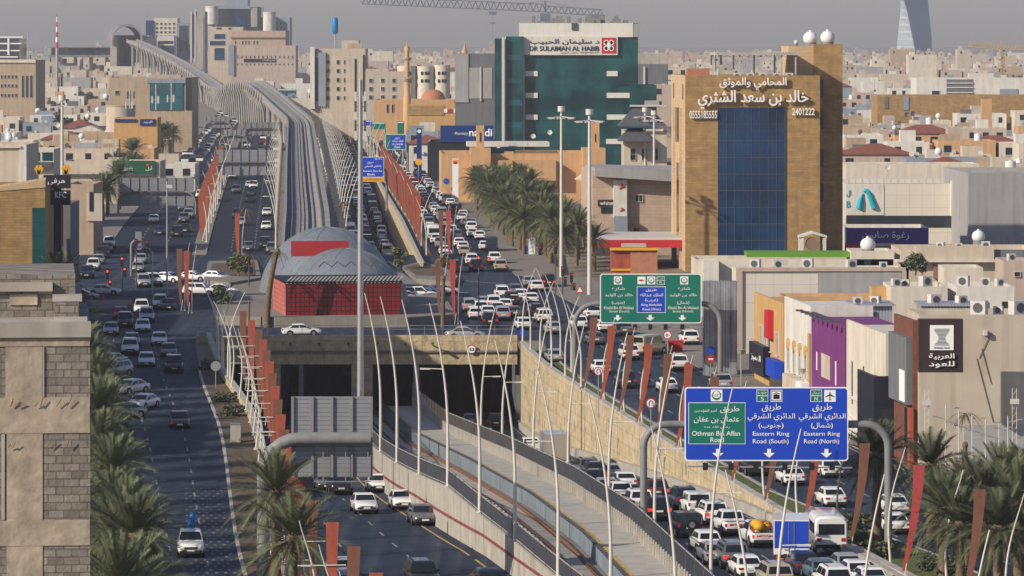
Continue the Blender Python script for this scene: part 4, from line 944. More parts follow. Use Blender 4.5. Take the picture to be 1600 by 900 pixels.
m_=B('mall','long panelled grey building with a pinkish frame and a green roof strip','shopping centre',1152,1416,420,500,7,'panel_grid',rz=2); m_.box('frame_top','wall_pink',1150,1416,418,424,-.25); m_.box('frame_side','wall_pink',1150,1160,424,590,-.25); m_.box('frame_end','wall_pink',1410,1417,424,520,-.25); m_.box('grey_panel','wall_grey',1278,1409,425,478,-.1); m_.box('dark_base','terracotta',1160,1200,565,590,-.2)
b=B('building','low cream block with a curved white corner, left of the long panelled building','building',1085,1420,405,560,10,'wall_cream'); b.box('white_corner','wall_offwhite',1098,1122,407,450,-2,-.01); b.box('lime_strip','lime',1168,1330,396,403,2,8)
vh=thing('ventilation_housing','small pale green gabled housing with a round drum, on the roof below the brown tower','ventilation housing',(XD(1270,585),585,ZD(397,585)))
d=585; x0,x1=XD(1249,d),XD(1291,d); za,zb_,zc=ZD(397,d),ZD(372,d),ZD(365,d)
g=MB(); g.box(x0,x0+.55,d,d+2,za,zb_); g.build('side_wall','wall_offwhite',vh); g=MB(); g.box(x1-.4,x1,d,d+2,za,zb_); g.build('side_wall','wall_offwhite',vh)
g=MB(); g.prism_xz([(x0-.1,zb_+.004),((x0+x1)/2,zc),(x1+.1,zb_+.004),(x1+.1,zb_+.3),((x0+x1)/2,zc+.3),(x0-.1,zb_+.3)],d-.1,d+2.1); g.build('gable','wall_offwhite',vh)
g=MB(); g.T=Matrix.Translation(((x0+x1)/2,d+1,za+1.25))@Matrix.Rotation(R(90),4,'X'); g.cyl(0,0,-.8,.8,.85,n=18); g.T=None; g.build('drum','wall_brown',vh); g=MB(); g.box(x0,x1,d+.1,d+2,za-.9,za-.004); g.build('base','concrete_light',vh)
z_=B('metal_hoarding','tall stained zinc sheet hoarding beside the right pavement','hoarding',1100,1152,440,472,2,'zinc',rz=2,top=False)
# ---- roadside shops on the right, fronts turned to the road
FX=lambda d:33.3-(d-376)*.0913
def shop(name,label,d0,d1,pyt,wall,dep=6,off_=0,cat='shop'):
    s=B.__new__(B); s.d=d0; s.p0=800; s.dep=d1-d0; s.z0=gz(d0)-.2; s.W=dep; s.H=ZD(pyt,d0)-s.z0
    s.r=thing(name,label,cat,(FX(d0)+off_,d0,s.z0),None,R(5.2)); L=d1-d0
    g=MB(); g.box(0,dep,0,L,0,s.H-.5); s.put(g,'wall',wall); g=MB(); g.box(0,.25,0,L,s.H-.5,s.H); g.box(.25,dep,0,.25,s.H-.5,s.H); s.put(g,'parapet',wall); s.L=L; return s
s=shop('shop','yellow shop building with a red vertical sign, first in the row by the zinc hoarding',448,468,474,'wall_ochre')
s.lbox('red_sign','sign_red',6.5,9,5.4,8.2,-.6); s.lbox('blue_sign','sign_blue',-.2,6,1.9,3.6,-.9); s.lbox('dark_sign','sign_black',9,19,1.4,4.4,-.7); s.ltext('المميز',10.5,17,2.6,3.4,'sign_white',-.74)
for y in (3,8,11,14): s.lwin(y,y+1.2,4.0,6.2)
s.lbox('shop_glass','glass_dark',.5,8,.1,1.85,-.1)
s=shop('shop','white shop building with four narrow arched windows, between the yellow and the purple shop',431,447.5,478,'wall_offwhite')
for i in range(4):
    s.lwin(2+i*3.6,3.0+i*3.6,3.2,5.6); g=MB(); g.T=Matrix.Translation((-.12,2.5+i*3.6,5.7))@Matrix.Rotation(R(90),4,'Y'); g.cyl(0,0,-.1,.1,.6,n=12); g.T=None; s.put(g,'arch','wall_ochre')
s.lbox('corner_quoin','wall_ochre',-.02,1.0,2,7.6,-.15); s.lbox('picture_board','wall_sandy',4,12,.6,3.0,-.9); s.lbox('white_board','sign_white',0,3.6,.4,2.9,-.9); s.lbox('shop_glass','glass_dark',.5,15,.05,.9,-.1)
s=shop('shop','purple shop front with coloured panels along its foot, third in the roadside row',411,430.5,507,'sign_plum')
s.lbox('peeled_patch','wall_beige',8.5,13.5,4.2,6.4,-.06); s.lbox('strip_light','sign_white',16,16.4,4.6,6.3,-.06); s.lbox('strip_light','sign_white',5,5.4,4.0,6.2,-.06)
for i,mm in enumerate(('sign_white','sign_green','wall_pink','wall_dgrey')): s.lbox('coloured_panel',mm,.3+i*4,3.9+i*4,.3,2.7,-.12)
for i,tx in enumerate(('ورد','عطور','ورد جوري')): s.ltext(tx,.9+i*4,3.2+i*4,1.0,1.8,'letter_dark' if i!=1 else 'sign_white',-.16)
g=MB()
for i in range(7): g.bar((.2,1+i*2.7,s.H),(-1.4,1+i*2.7,s.H+.25),.07); g.box(-1.8,-1.2,.7+i*2.7,1.5+i*2.7,s.H+.18,s.H+.32)
s.put(g,'lamp_arm','steel_dark')
s=shop('shop','cream panelled shop front with worn dark letter marks, right of the purple shop',390,410.5,522,'wall_cream')
for y,z0,z1 in ((17,3.2,7),(11,3.4,7),(7,2.6,4),(3,2.4,3.6)): s.lbox('dark_mark','steel_dark',y,y+.5,z0,z1,-.05)
s.lbox('ledge','wall_offwhite',0,20,3.7,3.9,-.2); s.lbox('white_shutter','panel_white',0,20,0,2.0,-.3)
s=shop('shop','low black glass shop front, between the cream and the brick shop',386.5,395,588,'sign_black',dep=5,off_=-1.6); s.boxl('dark_glass','glass_dark',.2,4.8,-.06,-.003,.3,4.5); g=MB(); letters(g,'معرض العود',1.0,3.9,3.0,3.7,-.1,.02); s.put(g,'lettering','wall_dgrey')
s=shop('shop','brick shop with a dark glass door and a green edge, beside the black letter sign','shop',376.4,386,) if False else shop('shop','dark brick shop front with an orange pilaster, under the black perfume shop sign',377,386,500,'brick_red')
s.lbox('grey_panel','wall_dgrey',.3,8.8,5.6,11.2,-.5); s.lbox('white_patch','sign_white',1.0,3.4,5.8,8.4,-.56); s.lbox('dark_door','glass_dark',.8,3.4,.2,5.2,-.1); s.lbox('orange_pilaster','fin_orange',-.3,.6,.1,5.4,-.35)
q=B('shop_sign','black box sign with a striped vase emblem on the beige corner wall','sign',1436,1505,499,370,1.2,'sign_brown',pyb=582,top=False)
em=q.box('emblem_panel','sign_white',1453,1490,508,547,-.08)
g=MB(); 
for i in range(13):
    t_=i/12; wd=(.62-.34*math.sin(math.pi*min(1,t_*1.15))) ; z=q.lz(539)+(q.lz(514)-q.lz(539))*t_; g.box(q.lx(1471.5)-wd,q.lx(1471.5)+wd,-.1,-.082,z-.025,z+.025)
q.put(g,'vase_emblem','letter_dark',em); q.text('Arabian Oud',1459,1483,541.5,544.5,'letter_dark',-.1,.01,parent=em)
q.text('العربية',1451,1491,552,562,'sign_white',-.12,.05,.012); q.text('للعود',1451,1491,564,574.5,'sign_white',-.12,.05,.012)
b=B('shop','beige corner building with a big blank wall facing the road, at the right edge','shop',1436,1760,492,376,9,'wall_beige',rz=1); b.box('step_wall','wall_sandy',1445,1524,495,584,-.01,.0) if False else None
b.box('wall_base','wall_grey',1506,1760,664,745,-.12); b.box('ac_box','frame_light',1536,1542,516,524,-.5)
g=MB()
for a,c_ in (((1526,560),(1552,660)),((1534,545),(1549,600)),((1549,520),(1530,560))): g.bar((b.lx(a[0]),-.06,b.lz(a[1])),(b.lx(c_[0]),-.06,b.lz(c_[1])),.04)
b.put(g,'loose_cable','steel_dark')
s2=B('shed','white corrugated metal shed with a barred window, above the purple shop roof','shed',1316,1394,478,452,7,'corrugated',top=False); s2.win(1349,488,1368,506,bars=(3,1),frame='steel_dark'); g=MB(); g.box(-.3,s2.W+.3,-.5,7,s2.H,s2.H+.15); s2.put(g,'roof_sheet','corrugated')
s2=B('shed','long white corrugated shed behind the black box sign','shed',1441,1530,478,425,6,'corrugated',top=False); s2.win(1478,489,1498,498,bars=(3,1),frame='steel_dark'); g=MB(); g.box(-.3,s2.W+.3,-.5,6,s2.H,s2.H+.15); s2.put(g,'roof_sheet','corrugated')
b=B('house','cream house with dark window openings, behind the corrugated sheds','house',1392,1480,448,470,10,'wall_cream')
b=B('house','pale house with three dark openings, right of the cream house','house',1495,1585,448,470,10,'wall_offwhite')
for x in (1509,1529,1566): b.win(x,472,x+13,482,frame='wall_brown')
b=B('house','small orange house with a stair block, behind the yellow shop','house',1222,1395,463,475,6,'wall_orange'); b.box('stair_block','wall_ochre',1363,1394,449,470,.5,4)
b=B('roof_room','cream square roof room, above the pale house with three openings','house',1475,1536,418,500,7,'wall_cream'); b.win(1516,446,1524,452)
b=B('house','pale pink house with a roof block at the right edge','house',1568,1640,408,520,9,'wall_pink'); b.win(1585,425,1594,432)
ru=random.Random(21)
for i,(px,py,d) in enumerate(sorted(((1400,447,473),(1415,447,474),(1446,447,476),(1505,447,474),(1540,447,476),(1562,447,478),(1580,407,524),(1470,389,566),(1498,389,567),(1540,389,568),(1340,476,454),(1368,476,455),(1460,476,428),(1502,476,428),(1530,491,380),(1560,491,381),(1590,491,380),(1180,419,502),(1215,419,503),(1262,419,502),(1330,419,503),(1380,419,503)))):
    dup(ac,acs,(XD(px,d),d,ZD(py,d)-.02),ru.uniform(-.5,.5),ru.uniform(.7,1.2),'grey roof air conditioning unit, %s from the left on the near right roofs'%ordn_(i+1),'air conditioning units on the near right roofs')
# ---- white frame buildings further right
b=B('building','long white building with an open grey scaffolded bay, on the far right','building',1432,1640,122,1500,22,'wall_offwhite'); b.box('open_bay','wall_dgrey',1479,1520,124,152,-.2)
for y in (129,136,144): b.box('floor_slab','wall_offwhite',1479,1520,y,y+1.5,-.5)
b.win(1456,142,1468,151); b.box('canopy','wall_bluegrey',1562,1590,139,153,-.3)
b=B('building','long ochre hall with dark panel bays, in the middle of the right hand houses','building',1371,1640,149,1280,22,'stone_tan'); b.box('dark_panel','wall_dgrey',1382,1388,151,170,-.2); b.box('blue_panel','wall_bluegrey',1411,1420,151,172,-.2)
b=B('chimney_tower','square ochre tower shaft among the right hand houses','tower',1534,1550,155,1150,2.6,'wall_orange')
# ---- twisted tower far off in the haze
tw=thing('skyscraper','huge twisted glass skyscraper fading into the haze on the right','skyscraper',(XD(1430,4600),4600,gz(4600)))
d=4600; mpp=d/F
lf=lin([(-260,1424),(-120,1414),(0,1411),(50,1406),(110,1400)]); rf=lin([(-260,1440),(-120,1448),(0,1453),(60,1459),(110,1459)]); md=lin([(-260,1428),(0,1412.5),(20,1418),(50,1424),(90,1432),(110,1434)])
ys=list(range(-250,141,10)); A=MB(); Bm=MB()
for mbx,fa,fb,ya,yb in ((A,lf,md,18,0),(Bm,md,rf,0,22)):
    vs=[];fs=[]
    for y in ys: 
        vs+=[(XD(fa(y),d),d+ya,ZD(y,d)),(XD(fb(y),d),d+yb,ZD(y,d))]
    for i in range(len(ys)-1): fs.append((2*i,2*i+2,2*i+3,2*i+1))
    # closing back
    n=len(vs); 
    for y in ys: vs+=[(XD((fa(y)+fb(y))/2,d),d+45,ZD(y,d))]
    for i in range(len(ys)-1): fs+=[(2*i+1,2*i+3,n+i+1,n+i),(2*i,n+i,n+i+1,2*i+2)]
    mbx.add(vs,fs)
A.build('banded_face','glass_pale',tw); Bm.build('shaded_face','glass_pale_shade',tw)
# ---- fields of houses
rh=random.Random(11)
WALLS=['beige','cream','sandy','pink','offwhite','tan','grey','cream','beige','offwhite','orange','cream','offwhite','bluegrey','sandy']
def house(px0,px1,pyt_or_h,d,wall,label,name='house',wins=True,style=0):
    h_=pyt_or_h; z0=gz(d)-.3; x0=XD(px0,d); W=(px1-px0)*d/F; dep=rh.uniform(9,14)
    s=B.__new__(B); s.d=d; s.p0=px0; s.z0=z0; s.W=W; s.H=h_+.3; s.dep=dep
    s.r=thing(name,label,'house',(x0,d,z0),'flat roofed houses')
    H=s.H
    g=MB(); g.box(0,W,0,dep,0,H-.8); s.put(g,'wall','wall_'+wall)
    if style==1:
        q=min(W,dep)*.45; z=H-.7; g=MB(); g.add([(-.4,-.4,z),(W+.4,-.4,z),(W+.4,dep+.4,z),(-.4,dep+.4,z),(q,dep/2,z+2),(W-q,dep/2,z+2)],[(0,1,5,4),(1,2,5),(2,3,4,5),(3,0,4),(3,2,1,0)]); s.put(g,'tiled_roof','roof_tile')
    else:
        g=MB(); t=.25; g.box(0,W,0,t,H-.8,H); g.box(0,W,dep-t,dep,H-.8,H); g.box(0,t,t,dep-t,H-.8,H); g.box(W-t,W,t,dep-t,H-.8,H); s.put(g,'parapet','wall_'+wall)
        sx=rh.uniform(.3,max(.4,W-5)); g=MB(); g.box(sx,sx+rh.uniform(2.6,4.2),rh.uniform(2,5),rh.uniform(6,8.5),H-.8,H+rh.uniform(1.4,2.6)); s.put(g,'roof_room','wall_'+rh.choice(WALLS))
        if d<1500:
            for i in range(rh.randint(2,5)):
                g=MB(); x=rh.uniform(.6,max(.7,W-1.6)); y=rh.uniform(.8,6); q=rh.uniform(.5,1.0); g.box(x,x+q,y,y+q*.7,H-.8,H+rh.uniform(.0,.7)); s.put(g,'roof_unit','frame_light')
    if style!=1 and d<1800:
        if rh.random()<.6:
            x=rh.uniform(1,max(1.2,W-2)); q=rh.uniform(.55,.95); g=MB(); y=rh.uniform(1.5,7)
            if rh.random()<.5: g.sph((x,y,H+q+.3),q,q,q,nu=12,nv=8); g.cyl(x,y,H-.8,H+.4,q*.5,n=8)
            else: g.cyl(x,y,H-.8,H+q*1.7,q,n=12); g.cyl(x,y,H+q*1.7+.004,H+q*1.95,q*.3,n=8)
            s.put(g,'roof_tank','tank_white')
        if rh.random()<.5:
            x=rh.uniform(.8,W-.8); g=MB(); g.bar((x,.6,H-.8),(x,.6,H+.5),.06); g.T=Matrix.Translation((x,.5,H+.7))@Matrix.Rotation(R(60),4,'X'); g.cyl(0,0,-.03,.03,.5,n=12); g.T=None; s.put(g,'satellite_dish',rh.choice(('frame_light','steel_dark')))
        if rh.random()<.35:
            x0_=rh.uniform(.3,W*.4); x1_=x0_+rh.uniform(2.5,W*.5); g=MB(); g.box(x0_,x1_,.3,.36,H,H+rh.uniform(.9,1.8)); s.put(g,'roof_screen',rh.choice(('corrugated','wall_bluegrey','wall_tan','wall_dgrey')))
        if rh.random()<.4:
            g=MB(); x=rh.uniform(.5,W-.5); g.bar((x,4,H-.8),(x,4,H+rh.uniform(2.5,5)),.07); g.bar((x-.5,4,H+2.2),(x+.5,4,H+2.2),.04); s.put(g,'aerial','steel_dark')
    if wins and d<1900:
        n=max(1,int(W/3.2)); zt1=H-2.5 if style!=1 else H-2.9
        for i in range(n):
            if rh.random()<.8:
                cx=W*(i+.5)/n; ww=rh.uniform(.5,.85)
                for z in (zt1,zt1-3.3):
                    if z>1 : g=MB(); g.box(cx-ww,cx+ww,-.05,-.004,z,z+1.5); wv=s.put(g,'window','glass_dark')
                    if z>1 and d<1000: g=MB(); g.box(cx-ww-.15,cx+ww+.15,-.18,-.004,z-.16,z-.004); s.put(g,'sill','frame_light',wv)
                    if z>1 and d<1200 and rh.random()<.3: g=MB(); g.box(cx+ww+.1,cx+ww+.9,-.55,-.004,z-.2,z+.4); s.put(g,'wall_air_conditioner','frame_light')
    return s
HOUSES=[]
def field(pa,pb,dlist,hr,hfar=0,tag='',skip=()):
    for d in dlist:
        px=pa-rh.uniform(0,12); k=0
        while px<pb:
            wpx=rh.uniform(8,15)*F/d
            if px+wpx>pa:
                stl=1 if rh.random()<.14 else 0; wall=rh.choice(WALLS)
                HOUSES.append((house(px,px+wpx,rh.uniform(*hr),d+rh.uniform(-6,6),wall,'x',style=stl),wall,stl,tag))
            px+=wpx+rh.uniform(.5,3.5)*F/d
field(1322,1640,[790,830,872,915,960,1010,1065,1125,1190],(5.5,10.5),tag='right of brown tower')
field(1300,1640,[1260,1335,1415,1510,1620,1750,1900,2100,2350],(6,11.5),tag='far right of brown tower')
field(-30,200,[900,945,990,1040,1100,1160,1220],(5.5,9.5),tag='left of the far street')
field(-30,225,[1330,1420,1560,1740,2000,2400],(6,9),tag='far left of the viaduct')
field(560,780,[1560,1700,1900,2150,2500],(8,13),tag='behind the mosque')
field(400,490,[1600,1800,2100],(7,11),tag='behind the viaduct crest')
field(640,780,[1060,1150],(6,8),tag='near the pharmacy')
field(1026,1060,[1200,1350,1500],(10,22),tag='between hospital wing and brown tower')
far=MB()
for d in (2500,2620,2750,2900,3050,3250,3450,3700,4000,4400,4900):
    px=-60
    while px<1660:
        wpx=rh.uniform(6,18)*F/d; x=XD(px,d); h__=rh.uniform(5.5,12)+(rh.random()<.05)*8; ci=rh.choice((0,0,1,2,3,4)); far.box(x,x+(wpx-1)*d/F,d,d+14,gz(d)-1,gz(d)+h__,ci); far.box(x+1,x+3.6,d+2,d+6,gz(d)+h__,gz(d)+h__+rh.uniform(1,3),ci); far.box(x+2,x+3.2,d-.1,d,gz(d)+h__-2.6,gz(d)+h__-1.2,5); px+=wpx+rh.uniform(0,6)
far.build('distant_houses',['wall_beige','wall_cream','wall_pink','wall_tan','wall_grey','glass_dark'],kind='stuff')
ORD=['nearest','second nearest','third nearest','fourth nearest','fifth nearest','sixth nearest','seventh nearest','eighth nearest','ninth nearest','tenth nearest']
_u=['','first','second','third','fourth','fifth','sixth','seventh','eighth','ninth','tenth','eleventh','twelfth','thirteenth','fourteenth','fifteenth','sixteenth','seventeenth','eighteenth','nineteenth']
_t={2:'twent',3:'thirt',4:'fort',5:'fift',6:'sixt',7:'sevent',8:'eight',9:'ninet'}
def ordn(n):
    if n<20: return _u[n]
    if n<100: return _t[n//10]+('ieth' if n%10==0 else 'y-'+_u[n%10])
    return 'hundred and '+ordn(n-100) if n>100 else 'hundredth'
def rank(n): return 'nearest' if n==1 else ordn(n)+' nearest'
WN=dict(bluegrey='blue grey',beige='beige',cream='cream',sandy='sand coloured',pink='pinkish',offwhite='white',tan='tan',grey='grey',orange='orange')
grp={}
for hs,wall,stl,tag in HOUSES: grp.setdefault((wall,stl,tag),[]).append(hs)
for (wall,stl,tag),L in grp.items():
    L.sort(key=lambda s:s.d)
    for i,s in enumerate(L): s.r['label']='%s %s house, %s such, %s'%(WN[wall],'red tiled' if stl else 'flat roofed',rank(i+1),tag)
# buildings beyond the left edge that shade the road
for i,(x,d,W,H,dep) in enumerate(((-66,318,18,14,24),(-74,372,18,19,26),(-81,438,19,33,54),(-96,505,22,22,36),(-60,262,18,12,34))):
    s=B.__new__(B); s.d=d; s.p0=800; s.z0=gz(d)-.2; s.W=W; s.H=H; s.r=thing('apartment_building',('low beige','mid height cream','tall beige','wide tan','plain grey')[i]+' apartment building left of the road, beyond the unfinished block building','building',(x,d,s.z0))
    g=MB(); g.box(0,W,0,dep,0,H); s.put(g,'wall',('wall_beige','wall_cream','wall_beige','wall_tan','wall_grey')[i])
    for y in range(2,int(dep)-2,4):
        for z in range(2,int(H)-2,4): g=MB(); g.box(W+.004,W+.06,y,y+1.6,z,z+1.6); s.put(g,'window','glass_dark')
# ================================================================ vehicles
def loft(g,secs,mi=0,smooth=True):
    n=len(secs[0]); vs=[p for s in secs for p in s]; fs=[]
    for i in range(len(secs)-1):
        for k in range(n): fs.append((i*n+k,i*n+(k+1)%n,(i+1)*n+(k+1)%n,(i+1)*n+k))
    o=g.sm; g.sm=smooth; g.add(vs,fs,mi); g.sm=o
    g.add(secs[0],[tuple(range(n-1,-1,-1))],mi); g.add(secs[-1],[tuple(range(n))],mi)
def bsec(y,w,zb,zt,r=.2):
    return [(-w*.9,y,zb),(w*.9,y,zb),(w,y,zb+.14),(w*1.0,y,zt-r*1.2),(w*.95,y,zt-r*.35),(w*.84,y,zt),(-w*.84,y,zt),(-w*.95,y,zt-r*.35),(-w*1.0,y,zt-r*1.2),(-w,y,zb+.14)]
def car_parts(kind):
    """list of (part name, builder, material, sub-part of)"""
    out=[]
    def P_(name,fn,m,sub=None):
        g=MB(); fn(g); out.append((name,g,m,sub))
    cfg=dict(
     sedan=dict(L=4.65,W=1.82,H=1.45,belt=.93,hood=.86,nose=.70,tail=.92,cab=(1.05,.30,-1.0,-1.75),wr=.33,wb=1.36),
     hatch=dict(L=4.1,W=1.76,H=1.52,belt=.95,hood=.92,nose=.74,tail=.95,cab=(1.0,.35,-1.35,-1.85),wr=.32,wb=1.25),
     suv=dict(L=4.75,W=1.92,H=1.78,belt=1.10,hood=1.06,nose=.88,tail=1.08,cab=(1.0,.45,-1.85,-2.22),wr=.38,wb=1.4),
     jeep=dict(L=4.3,W=1.86,H=1.84,belt=1.16,hood=1.12,nose=1.04,tail=1.16,cab=(.62,.42,-1.95,-2.05),wr=.41,wb=1.3),
     pickup=dict(L=5.3,W=1.86,H=1.80,belt=1.10,hood=1.06,nose=.92,tail=1.04,cab=(1.15,.6,-.75,-.98),wr=.38,wb=1.6),
     van=dict(L=5.1,W=1.95,H=2.2,belt=1.15,hood=1.08,nose=.85,tail=1.12,cab=(1.95,1.3,-2.42,-2.5),wr=.34,wb=1.6))[kind]
    L,W,H=cfg['L'],cfg['W'],cfg['H']; w=W/2; hl=L/2; yf,yt,yr,yb=cfg['cab']; belt=cfg['belt']; wr=cfg['wr']; wb=cfg['wb']
    zb=.24 if kind in('sedan','hatch','van') else .34
    def body(g):
        secs=[bsec(-hl,w*.80,zb+.16,cfg['tail']-.10),bsec(-hl+.10,w*.93,zb+.05,cfg['tail']-.02),bsec(-hl+.5,w*.99,zb,cfg['tail']),bsec(yb-.02 if yb-.02>-hl+.55 else -hl+.6,w,zb,max(belt,cfg['tail'])),bsec(0,w,zb,belt+.01),bsec(yf,w,zb,belt-.01),bsec(yf+(hl-yf)*.55,w*.985,zb,cfg['hood']-.03),bsec(hl-.22,w*.93,zb+.02,cfg['nose']+.05),bsec(hl-.06,w*.84,zb+.08,cfg['nose']-.02),bsec(hl,w*.70,zb+.16,cfg['nose']-.12)]
        loft(g,secs)
        wt=w*.74 if kind not in('jeep','van') else w*.86
        wm=w*.93; zr=H-.05
        cab=[[(-wm,yf+.02,belt-.03),(wm,yf+.02,belt-.03),(wm,yb,belt-.03),(-wm,yb,belt-.03)],[(-wt-.02,yt+.02,zr-.06),(wt+.02,yt+.02,zr-.06),(wt+.02,yr-.03,zr-.06),(-wt-.02,yr-.03,zr-.06)],[(-wt,yt-.06,zr),(wt,yt-.06,zr),(wt,yr+.05,zr),(-wt,yr+.05,zr)],[(-wt*.8,yt-.3,H),(wt*.8,yt-.3,H),(wt*.8,yr+.25,H-.01),(-wt*.8,yr+.25,H-.01)]]
        vs=[p for s in cab for p in s]; fs=[]
        for i in range(3):
            for k in range(4): fs.append((i*4+k,(i+1)*4+k,(i+1)*4+(k+1)%4,i*4+(k+1)%4))
        fs.append((12,15,14,13)); g.add(vs,fs)
        if kind=='pickup':
            pass
    P_('body',body,'PAINT')
    wt=w*.74 if kind not in('jeep','van') else w*.86; wm=w*.93; zr=H-.11; zl=belt+.01
    def lerp(a,b,t): return a+(b-a)*t
    def pane(g,side,u0,u1,v0=.06,v1=.94,e=.012):
        # side: 'f' front, 'b' back, 'l'/'r'
        def pt(u,v):
            z=lerp(zl,zr,v)
            if side=='f': y=lerp(yf+.02,yt+.02,v)+e; x=lerp(wm,wt+.02,v)*u; return (x,y,z+e*.6)
            if side=='b': y=lerp(yb,yr-.03,v)-e; x=lerp(wm,wt+.02,v)*u; return (x,y,z)
            s=-1 if side=='l' else 1; ya=lerp(yf+.02,yt+.02,v); yb_=lerp(yb,yr-.03,v); return (s*(lerp(wm,wt+.02,v)+e),lerp(ya,yb_,u),z)
        g.add([pt(u0,v0),pt(u1,v0),pt(u1,v1),pt(u0,v1)],[(0,1,2,3)] if side in('b','l') else [(3,2,1,0)])
    P_('windshield',lambda g:pane(g,'f',-.9,.9),'car_glass')
    P_('rear_window',lambda g:pane(g,'b',-.86,.86,.12 if kind!='van' else .3,.9),'car_glass')
    for s in 'lr':
        def sw(g,s=s):
            pane(g,s,.07,.46,.1,.9); pane(g,s,.50,.90 if kind!='pickup' else .93,.1,.9)
            if kind=='van': pass
        P_('side_window',sw,'car_glass')
    def arches(g):
        for sx in(-1,1):
            for sy in(-1,1): g.T=Matrix.Translation((sx*(w-.10),sy*wb,wr))@Matrix.Rotation(R(90),4,'Y'); g.cyl(0,0,-.115,.108,wr+.075,n=16); g.T=None
        g.box(-w*.86,w*.86,-hl*.9,hl*.9,.16,zb+.02)
    P_('wheel_arch',arches,'black')
    for sx in(-1,1):
        for sy in(-1,1):
            def wh(g,sx=sx,sy=sy): g.T=Matrix.Translation((sx*(w-.1),sy*wb,wr))@Matrix.Rotation(R(90),4,'Y'); g.cyl(0,0,-.12,.12,wr,n=16); g.T=None
            def rim(g,sx=sx,sy=sy): g.T=Matrix.Translation((sx*(w-.1),sy*wb,wr))@Matrix.Rotation(R(90),4,'Y'); g.cyl(0,0,-.126,.126,wr*.62,n=12); g.T=None
            P_('wheel',wh,'tyre'); P_('rim',rim,'rim',len(out)-1)
    zn=cfg['nose']
    for sx in(-1,1):
        P_('headlight',lambda g,sx=sx:g.add([(sx*w*.52,hl-.035,zn-.07),(sx*w*.86,hl-.2,zn-.05),(sx*w*.84,hl-.13,zn-.22),(sx*w*.54,hl-.005,zn-.2),(sx*w*.52,hl-.3,zn-.02),(sx*w*.86,hl-.4,zn-.02)],[(0,1,2,3),(0,1,5,4)]),'headlight')
        zt_=cfg['tail']-.1; hh=.15 if kind in('sedan','hatch') else .24
        P_('taillight',lambda g,sx=sx:g.box(sx*w*.58 if kind not in('pickup','jeep','van') else sx*w*.78,sx*w*.93,-hl-.012,-hl+.22,zt_-hh,zt_),'taillight')
    def grille(g):
        g.box(-w*.5,w*.5,hl-.08,hl+.012,zn-.3,zn-.12); g.box(-w*.7,w*.7,hl-.1,hl+.006,zb+.1,zb+.24)
        if kind in('suv','pickup','jeep'): g.box(-w*.82,w*.82,hl-.25,hl+.03,zb+.02,zb+.2)
    P_('grille',grille,'bumper')
    P_('rear_bumper',lambda g:g.box(-w*.82,w*.82,-hl-.03,-hl+.15,zb+.04,zb+.24),'bumper')
    P_('number_plate',lambda g:g.box(-.26,.26,-hl-.045,-hl-.0,zb+.36 if kind!='sedan' else zb+.4,zb+.5 if kind!='sedan' else zb+.54),'plate')
    P_('number_plate',lambda g:g.box(-.26,.26,hl+.014,hl+.03,zb+.14,zb+.27),'plate')
    for sx in(-1,1): P_('mirror',lambda g,sx=sx:g.box(sx*(w*.95),sx*(w*.95+.19),yf-.42,yf-.28,belt+.02,belt+.18),'bumper')
    if kind=='pickup':
        P_('cargo_bed',lambda g:(g.box(-w*.78,w*.78,-hl+.12,yb-.1,cfg['tail']+.004,cfg['tail']+.02)),'bumper')
        P_('tailgate',lambda g:(g.box(-w*.74,w*.74,-hl-.01,-hl+.1,zb+.3,cfg['tail']+.02)),'PAINT')
    if kind=='jeep': 
        P_('spare_wheel',lambda g:(setattr(g,'T',Matrix.Translation((.1,-hl-.13,1.0))@Matrix.Rotation(R(90),4,'X')),g.cyl(0,0,-.12,.12,.4,n=18),setattr(g,'T',None)),'tyre')
        P_('rim',lambda g:(setattr(g,'T',Matrix.Translation((.1,-hl-.13,1.0))@Matrix.Rotation(R(90),4,'X')),g.cyl(0,0,-.06,.135,.22,n=10),setattr(g,'T',None)),'rim',len(out)-1)
    if kind=='suv': 
        for sx in(-1,1): P_('roof_rail',lambda g,sx=sx:g.bar((sx*w*.62,yt-.25,H+.03),(sx*w*.62,yr+.3,H+.03),.05),'bumper')
    return out
PROTO={}; SIMPLE={}
HOLD=[]
def get_mesh_proto(kind):
    if kind in PROTO: return PROTO[kind]
    L=[]
    for name,g,m,sub in car_parts(kind):
        me=g.mesh(name,[MAT['paint_white'] if m=='PAINT' else MAT[m]]); L.append((name,me,m,sub))
    PROTO[kind]=L; return L
def get_simple(kind):
    if kind in SIMPLE: return SIMPLE[kind]
    tot=MB(); mats=['PAINT']
    for name,g,m,sub in car_parts(kind):
        if name in('rim','mirror','number_plate'): continue
        if m not in mats: mats.append(m)
        tot.add(g.v,g.f,mats.index(m)); k=len(g.f); tot.smf[-k:]=g.smf
    SIMPLE[kind]=tot.mesh('car',[MAT['paint_white'] if m=='PAINT' else MAT[m] for m in mats]); return SIMPLE[kind]
VEH=[]   # (root,colour,kind,road,distance)
KN=dict(sedan='sedan',hatch='hatchback',suv='SUV',jeep='off-roader with a spare wheel',pickup='pickup truck',van='van')
VN=dict(sedan='parked_car',hatch='hatchback_car',suv='suv_car',jeep='off_road_car',pickup='pickup_truck',van='van')
def vname(kind): return {'sedan':'sedan_car','hatch':'hatchback_car','suv':'suv_car','jeep':'off_road_car','pickup':'pickup_truck','van':'van'}[kind]
